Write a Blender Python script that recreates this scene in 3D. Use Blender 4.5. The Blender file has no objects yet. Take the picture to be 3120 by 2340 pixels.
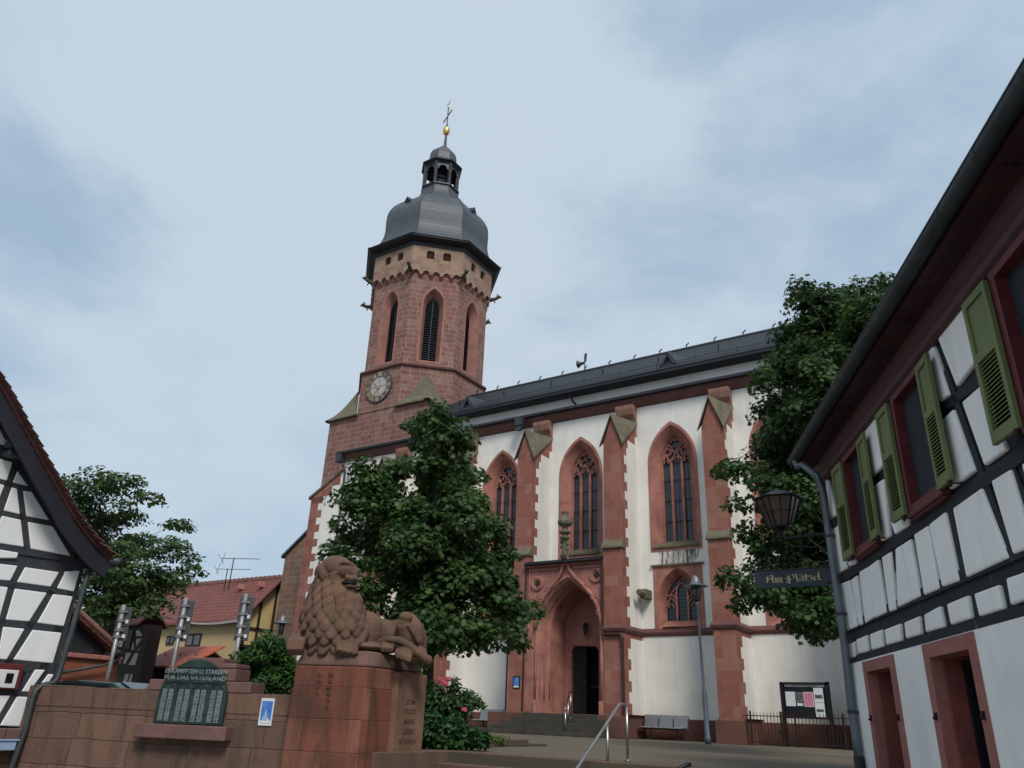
import bpy, bmesh, math, random
import numpy as np
from mathutils import Vector, Matrix
from mathutils.geometry import tessellate_polygon
random.seed(7); RNG = np.random.default_rng(11)
R = math.radians
sc = bpy.context.scene
# ------------------------------------------------------------------ camera
FPX, PCX, PCY = 2333., 1560., 1170.
PITCH, ROLL, AZ, ZC = R(23.6), R(2.33), R(33.7), 0.5
FWH = Vector((-math.sin(AZ), math.cos(AZ), 0)); RTH = Vector((math.cos(AZ), math.sin(AZ), 0)); UPZ = Vector((0, 0, 1))
FW = FWH*math.cos(PITCH)+UPZ*math.sin(PITCH); CU = -FWH*math.sin(PITCH)+UPZ*math.cos(PITCH)
IR = RTH*math.cos(ROLL)+CU*math.sin(ROLL); IU = -RTH*math.sin(ROLL)+CU*math.cos(ROLL)
CAM = Vector((0, 0, ZC))
cd = bpy.data.cameras.new('camera'); cam = bpy.data.objects.new('camera', cd); sc.collection.objects.link(cam)
m = Matrix((IR, IU, -FW)).transposed().to_4x4(); m.translation = CAM; cam.matrix_world = m
cd.sensor_width = 36; cd.lens = FPX/3120*36; cd.clip_start = .05; cd.clip_end = 2000; sc.camera = cam
# ------------------------------------------------------------------ sky, sun, exposure
SUN_EL, SUN_AZ = R(47), R(-42)      # azimuth measured from +X
sunv = Vector((math.cos(SUN_EL)*math.cos(SUN_AZ), math.cos(SUN_EL)*math.sin(SUN_AZ), math.sin(SUN_EL)))
w = bpy.data.worlds.new('World'); sc.world = w; w.use_nodes = True; nt = w.node_tree; N = nt.nodes; L = nt.links; N.clear()
out = N.new('ShaderNodeOutputWorld'); bg = N.new('ShaderNodeBackground'); sky = N.new('ShaderNodeTexSky'); sky.sky_type = 'NISHITA'
sky.sun_disc = False; sky.sun_elevation = SUN_EL; sky.sun_rotation = math.atan2(sunv.x, sunv.y); sky.dust_density = 2.5; sky.ozone_density = 1.5
bg.inputs['Strength'].default_value = .1
tc = N.new('ShaderNodeTexCoord'); mp = N.new('ShaderNodeMapping'); mp.inputs['Scale'].default_value = (1, 1, 1.7); mp.inputs['Location'].default_value = (3.1, .7, .35)
L.new(tc.outputs['Generated'], mp.inputs[0])
def nz(scale, detail, rough, dist=0, off=0):
    n = N.new('ShaderNodeTexNoise'); n.inputs['Scale'].default_value = scale; n.inputs['Detail'].default_value = detail
    n.inputs['Roughness'].default_value = rough; n.inputs['Distortion'].default_value = dist; L.new(mp.outputs[0], n.inputs[0]); return n
n1 = nz(2.1, 6, .5, .45); n2 = nz(5.5, 5, .55, .3); n3 = nz(1.3, 3, .5, .2)
ad = N.new('ShaderNodeMath'); ad.operation = 'MULTIPLY_ADD'; ad.inputs[1].default_value = .28; L.new(n2.outputs[0], ad.inputs[0]); L.new(n1.outputs[0], ad.inputs[2])
cr = N.new('ShaderNodeMapRange'); cr.inputs[1].default_value = .46; cr.inputs[2].default_value = .70; cr.inputs[3].default_value = .45; cr.inputs[4].default_value = .97; cr.interpolation_type = 'SMOOTHSTEP'
L.new(ad.outputs[0], cr.inputs[0])
cloud = N.new('ShaderNodeMix'); cloud.data_type = 'RGBA'; L.new(n3.outputs[0], cloud.inputs[0])
CS = 5.65
cloud.inputs[6].default_value = (.86*CS, 1.12*CS, 1.33*CS, 1); cloud.inputs[7].default_value = (1.12*CS, 1.22*CS, 1.36*CS, 1)
tint = N.new('ShaderNodeMix'); tint.data_type = 'RGBA'; tint.inputs[0].default_value = .62; tint.inputs[7].default_value = (2.35, 4.3, 6.5, 1); L.new(sky.outputs[0], tint.inputs[6])
mx = N.new('ShaderNodeMix'); mx.data_type = 'RGBA'; L.new(cr.outputs[0], mx.inputs[0]); L.new(tint.outputs[2], mx.inputs[6]); L.new(cloud.outputs[2], mx.inputs[7])
L.new(mx.outputs[2], bg.inputs[0]); L.new(bg.outputs[0], out.inputs[0])
sd = bpy.data.lights.new('sun', 'SUN'); sd.energy = 2.7; sd.angle = R(18); sd.color = (1, .93, .84)
so = bpy.data.objects.new('sun', sd); sc.collection.objects.link(so); so.rotation_euler = (-sunv).to_track_quat('-Z', 'Y').to_euler()
sc.view_settings.view_transform = 'Standard'; sc.view_settings.look = 'None'; sc.view_settings.exposure = 0; sc.view_settings.gamma = 1
sc.render.engine = 'CYCLES'; sc.cycles.max_bounces = 5; sc.cycles.diffuse_bounces = 3
# ------------------------------------------------------------------ pixel -> real plane (measuring aid: everything lands on its own real surface)
KT = 800/2212
TL = dict(T1=(900, 700), T2=(1400, 1100), T3=(1400, 1700), T4=(1900, 1700), T5=(850, 1300), T6=(700, 1650), U1=(0, 1100), U2=(0, 1740), U3=(2320, 1140), U4=(2320, 1740), U5=(2620, 640), U6=(1200, 2040))
def ray(t, x, y):
    if t == 'OV': X, Y = x*3120/2212, y*3120/2212
    else: o = TL[t]; X, Y = o[0]+x*KT, o[1]+y*KT
    return FW+IR*((X-PCX)/FPX)+IU*((PCY-Y)/FPX)
def hit(t, x, y, n, c):
    d = ray(t, x, y); n = Vector(n); return CAM+d*((c-n.dot(CAM))/n.dot(d))
def hitD(t, x, y, D): return hit(t, x, y, FWH, D)
# ------------------------------------------------------------------ objects
COL = sc.collection
def tag(o, label=None, cat=None, group=None, kind=None):
    if label: o['label'] = label
    if cat: o['category'] = cat
    if group: o['group'] = group
    if kind: o['kind'] = kind
    return o
def empty(name, loc, label, cat, group=None):
    o = bpy.data.objects.new(name, None); COL.objects.link(o); o.location = loc; o.empty_display_size = .2
    return tag(o, label, cat, group)
class Fr:       # local frame: u along the wall, z up, w outward
    def __init__(s, o, u, n): s.o = Vector(o); s.u = Vector(u).normalized(); s.n = Vector(n).normalized()
    def P(s, u, z, w=0): return s.o+s.u*u+s.n*w+UPZ*z
    def uz(s, t, x, y, w=0):
        p = hit(t, x, y, s.n, s.n.dot(s.o)+w)-s.o; return (p.dot(s.u), p.z)
WF = Fr((0, 0, 0), (1, 0, 0), (0, -1, 0))
class MB:
    def __init__(s): s.v = []; s.f = []; s.m = []; s.cm = 0
    def face(s, pts, m=None):
        i = len(s.v); s.v += [tuple(p) for p in pts]; s.f.append(tuple(range(i, i+len(pts)))); s.m.append(s.cm if m is None else m)
    def box(s, x0, x1, y0, y1, z0, z1):
        s.prism([Vector((x0, y0, z0)), Vector((x1, y0, z0)), Vector((x1, y1, z0)), Vector((x0, y1, z0))], Vector((0, 0, z1-z0)))
    def fbox(s, F, u0, u1, z0, z1, w0, w1):
        s.prism([F.P(u0, z0, w0), F.P(u1, z0, w0), F.P(u1, z1, w0), F.P(u0, z1, w0)], F.n*(w1-w0))
    def prism(s, poly, ext, caps=True):
        poly = [Vector(p) for p in poly]; n = len(poly); i = len(s.v); ext = Vector(ext)
        nn = Vector((0, 0, 0))
        for k in range(n): nn += poly[k].cross(poly[(k+1) % n])
        if nn.dot(ext) > 0: poly = poly[::-1]
        s.v += [tuple(p) for p in poly]+[tuple(p+ext) for p in poly]
        for k in range(n):
            a, b = i+k, i+(k+1) % n; s.f.append((b, a, a+n, b+n)); s.m.append(s.cm)
        if caps:
            s.f.append(tuple(range(i, i+n))); s.f.append(tuple(range(i+2*n-1, i+n-1, -1))); s.m += [s.cm, s.cm]
    def loft(s, rings, close=True, caps=False):
        n = len(rings[0]); i = len(s.v)
        for r in rings: s.v += [tuple(p) for p in r]
        for a in range(len(rings)-1):
            for k in range(n if close else n-1):
                p, q = i+a*n+k, i+a*n+(k+1) % n; s.f.append((p, q, q+n, p+n)); s.m.append(s.cm)
        if caps:
            s.f.append(tuple(range(i+n-1, i-1, -1))); s.f.append(tuple(range(i+(len(rings)-1)*n, i+len(rings)*n))); s.m += [s.cm, s.cm]
    def tube(s, pts, r, n=8, caps=True, closed=False):
        pts = [Vector(p) for p in pts]; rs = r if isinstance(r, (list, tuple)) else [r]*len(pts); rings = []; prev = None
        for k, p in enumerate(pts):
            a = pts[k-1] if (k > 0 or closed) else p; b = pts[(k+1) % len(pts)] if (k < len(pts)-1 or closed) else p
            t = (b-a).normalized()
            if t.length < .5: t = Vector((0, 0, 1))
            x = prev if prev is not None else (Vector((0, 0, 1)) if abs(t.z) < .9 else Vector((1, 0, 0)))
            x = (x-t*x.dot(t)).normalized(); prev = x; y = t.cross(x)
            rings.append([p+(x*math.cos(2*math.pi*j/n)+y*math.sin(2*math.pi*j/n))*rs[k] for j in range(n)])
        if closed: rings.append(rings[0]); caps = False
        s.loft(rings, True, caps)
    def bar(s, a, b, wd, th, upv=None):
        a = Vector(a); b = Vector(b); t = (b-a).normalized(); up = Vector(upv) if upv is not None else UPZ
        if abs(t.dot(up)) > .98: up = Vector((0, 1, 0))
        x = t.cross(up).normalized(); y = x.cross(t)
        s.prism([a+x*wd/2+y*th/2, a-x*wd/2+y*th/2, a-x*wd/2-y*th/2, a+x*wd/2-y*th/2], b-a)
    def lathe(s, c, prof, n=16, ang0=0, apo=False):
        k = 1/math.cos(math.pi/n) if apo else 1
        s.loft([[Vector((c[0]+r*k*math.cos(ang0+2*math.pi*j/n), c[1]+r*k*math.sin(ang0+2*math.pi*j/n), z)) for j in range(n)] for r, z in prof], True, True)
    def ball(s, c, rx, ry=None, rz=None, n=12, rot=None):
        ry = rx if ry is None else ry; rz = rx if rz is None else rz; rings = []
        for a in range(1, n//2+3):
            th = math.pi*(a-.5)/(n//2+2)
            rg = []
            for j in range(n):
                ph = 2*math.pi*j/n; v = Vector((rx*math.sin(th)*math.cos(ph), ry*math.sin(th)*math.sin(ph), -rz*math.cos(th)))
                if rot is not None: v = rot @ v
                rg.append(Vector(c)+v)
            rings.append(rg)
        s.loft(rings, True, True)
    def plate(s, F, outer, holes, w):      # flat face with holes
        loops = [[Vector((u, z, 0)) for u, z in outer]]+[[Vector((u, z, 0)) for u, z in h] for h in holes]
        flat = [p for l in loops for p in l]
        for t in tessellate_polygon(loops):
            a, b, c = [flat[i] for i in t]
            pts = [F.P(p.x, p.y, w) for p in (a, b, c)]
            nn = (pts[1]-pts[0]).cross(pts[2]-pts[0])
            if nn.dot(F.n) < 0: pts = pts[::-1]
            s.face(pts)
    def strip(s, F, ol1, w1, ol2, w2, closed=True):   # band between two outlines with equal counts
        n = len(ol1)
        for k in range(n if closed else n-1):
            a, b = ol1[k], ol1[(k+1) % n]; c, d = ol2[(k+1) % n], ol2[k]
            s.face([F.P(a[0], a[1], w1), F.P(d[0], d[1], w2), F.P(c[0], c[1], w2), F.P(b[0], b[1], w1)])
    def build(s, name, mat, parent=None, smooth=False, bevel=0):
        me = bpy.data.meshes.new(name); me.from_pydata(s.v, [], s.f)
        for mm in (mat if isinstance(mat, (list, tuple)) else [mat]): me.materials.append(mm)
        me.polygons.foreach_set('material_index', s.m)
        uv = me.uv_layers.new(name='UVMap'); co = s.v; data = []
        for p in me.polygons:
            n = p.normal
            if abs(n.z) < .75:
                tx, ty = -n.y, n.x; l = math.hypot(tx, ty) or 1; tx /= l; ty /= l
                if abs(tx) < abs(ty):
                    if ty < 0: tx, ty = -tx, -ty
                elif tx < 0: tx, ty = -tx, -ty
                k = 1/max(.35, math.sqrt(max(.01, 1-n.z*n.z)))
                for vi in p.vertices: v = co[vi]; data += [v[0]*tx+v[1]*ty, v[2]*k]
            else:
                for vi in p.vertices: v = co[vi]; data += [v[0], v[1]]
        uv.data.foreach_set('uv', data)
        if smooth: me.polygons.foreach_set('use_smooth', [True]*len(me.polygons))
        me.update(); o = bpy.data.objects.new(name, me); COL.objects.link(o)
        if parent is not None:
            o.parent = parent
            # geometry is in world space: cancel the parent's transform
            o.matrix_parent_inverse = pl_world(parent)
        if bevel:
            b = o.modifiers.new('bevel', 'BEVEL'); b.width = bevel; b.segments = 2; b.limit_method = 'ANGLE'; b.angle_limit = R(40)
        return o
def pl_world(p):
    mt = Matrix()
    while p is not None:
        mt = (p.matrix_parent_inverse @ Matrix.LocRotScale(p.location, p.rotation_euler, p.scale)) @ mt; p = p.parent
    return mt.inverted()
# ------------------------------------------------------------------ materials
def newmat(name):
    mt = bpy.data.materials.new(name); mt.use_nodes = True; return mt, mt.node_tree.nodes, mt.node_tree.links, mt.node_tree.nodes['Principled BSDF']
def rgba(c): return (c[0], c[1], c[2], 1)
def setup_noise(N, L, src, scale, detail=5, rough=.6, dist=0):
    n = N.new('ShaderNodeTexNoise'); n.inputs['Scale'].default_value = scale; n.inputs['Detail'].default_value = detail
    n.inputs['Roughness'].default_value = rough; n.inputs['Distortion'].default_value = dist; L.new(src, n.inputs['Vector']); return n.outputs[0]
def ramp(N, L, src, a, b, lo=0., hi=1.):
    r = N.new('ShaderNodeMapRange'); r.inputs[1].default_value = a; r.inputs[2].default_value = b; r.inputs[3].default_value = lo; r.inputs[4].default_value = hi; L.new(src, r.inputs[0]); return r.outputs[0]
def mixc(N, L, fac, a, b, mode='MIX'):
    x = N.new('ShaderNodeMix'); x.data_type = 'RGBA'; x.blend_type = mode
    for inp, v in ((0, fac), (6, a), (7, b)):
        if isinstance(v, (int, float)): x.inputs[inp].default_value = v
        elif isinstance(v, tuple): x.inputs[inp].default_value = rgba(v)
        else: L.new(v, x.inputs[inp])
    return x.outputs[2]
def pos(N): return N.new('ShaderNodeNewGeometry').outputs['Position']
def scaled(N, L, src, s):
    mp = N.new('ShaderNodeMapping'); mp.inputs['Scale'].default_value = s; L.new(src, mp.inputs[0]); return mp.outputs[0]
def bump(N, L, P, h, st=.3, d=.02):
    b = N.new('ShaderNodeBump'); b.inputs['Strength'].default_value = st; b.inputs['Distance'].default_value = d; L.new(h, b.inputs['Height']); L.new(b.outputs[0], P.inputs['Normal'])
def plain(name, c, rough=.6, metal=0, var=.18, scale=3., bs=.15, c2=None, spec=.4):
    mt, N, L, P = newmat(name); p = pos(N)
    a = setup_noise(N, L, p, scale, 6, .65, .3); b = setup_noise(N, L, p, scale*9, 4, .6)
    d = c2 or tuple(x*(1-var) for x in c); hi = tuple(min(1, x*(1+var*.6)) for x in c)
    col = mixc(N, L, ramp(N, L, a, .38, .66), hi, d); col = mixc(N, L, ramp(N, L, b, .35, .8, 0, .35), col, tuple(x*.75 for x in c))
    L.new(col, P.inputs['Base Color']); P.inputs['Roughness'].default_value = rough; P.inputs['Metallic'].default_value = metal; P.inputs['Specular IOR Level'].default_value = spec
    bump(N, L, P, b, bs, .01); return mt
def mnode(N, L, op, a, b=None, c=None):
    n = N.new('ShaderNodeMath'); n.operation = op
    for k, v in enumerate((a, b, c)):
        if v is None: continue
        if isinstance(v, (int, float)): n.inputs[k].default_value = v
        else: L.new(v, n.inputs[k])
    return n.outputs[0]
def ashlar(name, c1, c2, mortar, bw, bh, ms=.012, rough=.9, stain=(.05, .045, .04), sa=.5, mstr=.8, bst=.5, streak=.6, c3=None, wob=.012, mfac=1.):
    mt, N, L, P = newmat(name); uvn = N.new('ShaderNodeTexCoord').outputs['UV']; p = pos(N)
    wn = N.new('ShaderNodeTexNoise'); wn.inputs['Scale'].default_value = 2.3; wn.inputs['Detail'].default_value = 3; L.new(uvn, wn.inputs[0])
    vm = N.new('ShaderNodeVectorMath'); vm.operation = 'MULTIPLY_ADD'; vm.inputs[1].default_value = (wob*2, wob*2, 0); L.new(wn.outputs['Color'], vm.inputs[0]); L.new(uvn, vm.inputs[2])
    sp = N.new('ShaderNodeSeparateXYZ'); L.new(vm.outputs[0], sp.inputs[0]); m_ = lambda *a: mnode(N, L, *a)
    vr = m_('DIVIDE', sp.outputs[1], bh); row = m_('FLOOR', vr); fv = m_('FRACT', vr)
    wr = N.new('ShaderNodeTexWhiteNoise'); wr.noise_dimensions = '1D'; L.new(row, wr.inputs['W']); h = wr.outputs['Value']
    uu = m_('MULTIPLY_ADD', m_('DIVIDE', sp.outputs[0], bw), m_('MULTIPLY_ADD', h, .55, .72), m_('MULTIPLY', h, 37.)); col_i = m_('FLOOR', uu); fu = m_('FRACT', uu)
    cv = N.new('ShaderNodeCombineXYZ'); L.new(col_i, cv.inputs[0]); L.new(row, cv.inputs[1]); cn = N.new('ShaderNodeTexWhiteNoise'); cn.noise_dimensions = '2D'; L.new(cv.outputs[0], cn.inputs['Vector'])
    hc = N.new('ShaderNodeSeparateColor'); L.new(cn.outputs['Color'], hc.inputs[0])
    du = m_('MULTIPLY', m_('MINIMUM', fu, m_('SUBTRACT', 1., fu)), bw); dv = m_('MULTIPLY', m_('MINIMUM', fv, m_('SUBTRACT', 1., fv)), bh); d = m_('MINIMUM', du, dv)
    fac = ramp(N, L, d, ms*.4, ms*1.3, 1., 0.)
    col = mixc(N, L, hc.outputs[0], c1, c2)
    if c3: col = mixc(N, L, ramp(N, L, hc.outputs[1], .62, .72, 0, .8), col, c3)
    col = mixc(N, L, ramp(N, L, hc.outputs[2], 0, 1, 0, .35), col, tuple(x*.6 for x in c2))
    g = setup_noise(N, L, p, 1.1, 4, .6, .5); col = mixc(N, L, ramp(N, L, g, .3, .75, 0, .4), col, tuple(x*.6 for x in c1))
    f = setup_noise(N, L, p, 22, 5, .7); col = mixc(N, L, ramp(N, L, f, .3, .8, 0, .4), col, tuple(x*.55 for x in c2))
    col = mixc(N, L, m_('MULTIPLY', fac, mfac), col, mortar)
    st = setup_noise(N, L, scaled(N, L, p, (2.2, 2.2, .35)), 1.6, 5, .65, .4)
    col = mixc(N, L, ramp(N, L, st, .5, .72, 0, sa*streak), col, stain)
    sb = setup_noise(N, L, p, .8, 5, .7, .8); col = mixc(N, L, ramp(N, L, sb, .52, .75, 0, sa), col, stain)
    L.new(col, P.inputs['Base Color']); P.inputs['Roughness'].default_value = rough; P.inputs['Specular IOR Level'].default_value = .2
    bump(N, L, P, m_('MULTIPLY_ADD', fac, -mstr, f), bst, .015); return mt
def plaster(name, c, dirt=(.30, .29, .26), amt=.35, rough=.92, sc=.7):
    mt, N, L, P = newmat(name); p = pos(N)
    a = setup_noise(N, L, p, sc, 6, .62, .4); s = setup_noise(N, L, scaled(N, L, p, (1.6, 1.6, .18)), 1.5, 6, .7, .3); f = setup_noise(N, L, p, 45, 3, .6)
    col = mixc(N, L, ramp(N, L, a, .42, .75, 0, amt*.8), c, dirt); col = mixc(N, L, ramp(N, L, s, .52, .74, 0, amt), col, dirt)
    L.new(col, P.inputs['Base Color']); P.inputs['Roughness'].default_value = rough; P.inputs['Specular IOR Level'].default_value = .2; bump(N, L, P, f, .25, .006); return mt
def slate(name, c, bw=.28, bh=.16, rough=.5, spec=.5):
    mt, N, L, P = newmat(name); uvn = N.new('ShaderNodeTexCoord').outputs['UV']
    br = N.new('ShaderNodeTexBrick'); br.inputs['Scale'].default_value = 1; br.inputs['Brick Width'].default_value = bw; br.inputs['Row Height'].default_value = bh; br.inputs['Mortar Size'].default_value = .012; br.inputs['Mortar Smooth'].default_value = .6
    br.inputs['Color1'].default_value = rgba(c); br.inputs['Color2'].default_value = rgba(tuple(x*1.35 for x in c)); br.inputs['Mortar'].default_value = rgba(tuple(x*.35 for x in c)); L.new(uvn, br.inputs[0])
    g = setup_noise(N, L, pos(N), 1.5, 5, .65); col = mixc(N, L, ramp(N, L, g, .35, .7, 0, .5), br.outputs['Color'], tuple(x*.7 for x in c))
    L.new(col, P.inputs['Base Color']); P.inputs['Roughness'].default_value = rough; P.inputs['Specular IOR Level'].default_value = spec
    iv = N.new('ShaderNodeMath'); iv.operation = 'SUBTRACT'; iv.inputs[0].default_value = 1; L.new(br.outputs['Fac'], iv.inputs[1]); bump(N, L, P, iv.outputs[0], .6, .012); return mt
def tiles(name, c1, c2, bw=.24, bh=.3):
    mt, N, L, P = newmat(name); uvn = N.new('ShaderNodeTexCoord').outputs['UV']
    br = N.new('ShaderNodeTexBrick'); br.inputs['Scale'].default_value = 1; br.inputs['Brick Width'].default_value = bw; br.inputs['Row Height'].default_value = bh; br.inputs['Mortar Size'].default_value = .02; br.inputs['Mortar Smooth'].default_value = .9
    br.offset = .5; br.inputs['Color1'].default_value = rgba(c1); br.inputs['Color2'].default_value = rgba(c2); br.inputs['Mortar'].default_value = rgba(tuple(x*.3 for x in c1)); L.new(uvn, br.inputs[0])
    sep = N.new('ShaderNodeSeparateXYZ'); L.new(uvn, sep.inputs[0]); md = N.new('ShaderNodeMath'); md.operation = 'FRACT'; dv = N.new('ShaderNodeMath'); dv.operation = 'DIVIDE'; dv.inputs[1].default_value = bh
    L.new(sep.outputs[1], dv.inputs[0]); L.new(dv.outputs[0], md.inputs[0])
    g = setup_noise(N, L, pos(N), .9, 5, .7); col = mixc(N, L, ramp(N, L, g, .4, .7, 0, .5), br.outputs['Color'], tuple(x*.5 for x in c1))
    L.new(col, P.inputs['Base Color']); P.inputs['Roughness'].default_value = .8
    ad = N.new('ShaderNodeMath'); ad.operation = 'MULTIPLY_ADD'; ad.inputs[1].default_value = -.6; L.new(br.outputs['Fac'], ad.inputs[0])
    iv = N.new('ShaderNodeMath'); iv.operation = 'SUBTRACT'; iv.inputs[0].default_value = 1; L.new(md.outputs[0], iv.inputs[1]); L.new(iv.outputs[0], ad.inputs[2]); bump(N, L, P, ad.outputs[0], .8, .05); return mt
def leafmat(name, c, hi, dk):
    mt, N, L, P = newmat(name); g = N.new('ShaderNodeNewGeometry')
    n = setup_noise(N, L, g.outputs['Position'], 1.1, 3, .6)
    col = mixc(N, L, g.outputs['Random Per Island'], dk, c); col = mixc(N, L, ramp(N, L, n, .45, .68, 0, .75), col, hi)
    L.new(col, P.inputs['Base Color']); P.inputs['Roughness'].default_value = .55; P.inputs['Specular IOR Level'].default_value = .3
    P.inputs['Transmission Weight'].default_value = 0
    tr = N.new('ShaderNodeBsdfTranslucent'); L.new(mixc(N, L, .5, col, hi), tr.inputs[0]); ms = N.new('ShaderNodeMixShader'); ms.inputs[0].default_value = .3
    o = N['Material Output']; L.new(P.outputs[0], ms.inputs[1]); L.new(tr.outputs[0], ms.inputs[2]); L.new(ms.outputs[0], o.inputs[0]); return mt
def timber(name, c, pale, amt=.4):
    mt, N, L, P = newmat(name); p = pos(N)
    a = setup_noise(N, L, scaled(N, L, p, (4, 4, 1.2)), 3, 6, .75, .5); b = setup_noise(N, L, p, 30, 4, .7)
    col = mixc(N, L, ramp(N, L, b, .35, .7), c, tuple(x*.55 for x in c)); col = mixc(N, L, ramp(N, L, a, .62, .68, 0, amt), col, pale)
    L.new(col, P.inputs['Base Color']); P.inputs['Roughness'].default_value = .8; bump(N, L, P, b, .6, .01); return mt
def metal(name, c, rough=.35, m=1., var=.2): return plain(name, c, rough, m, var, 4, .08, spec=.5)
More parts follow.
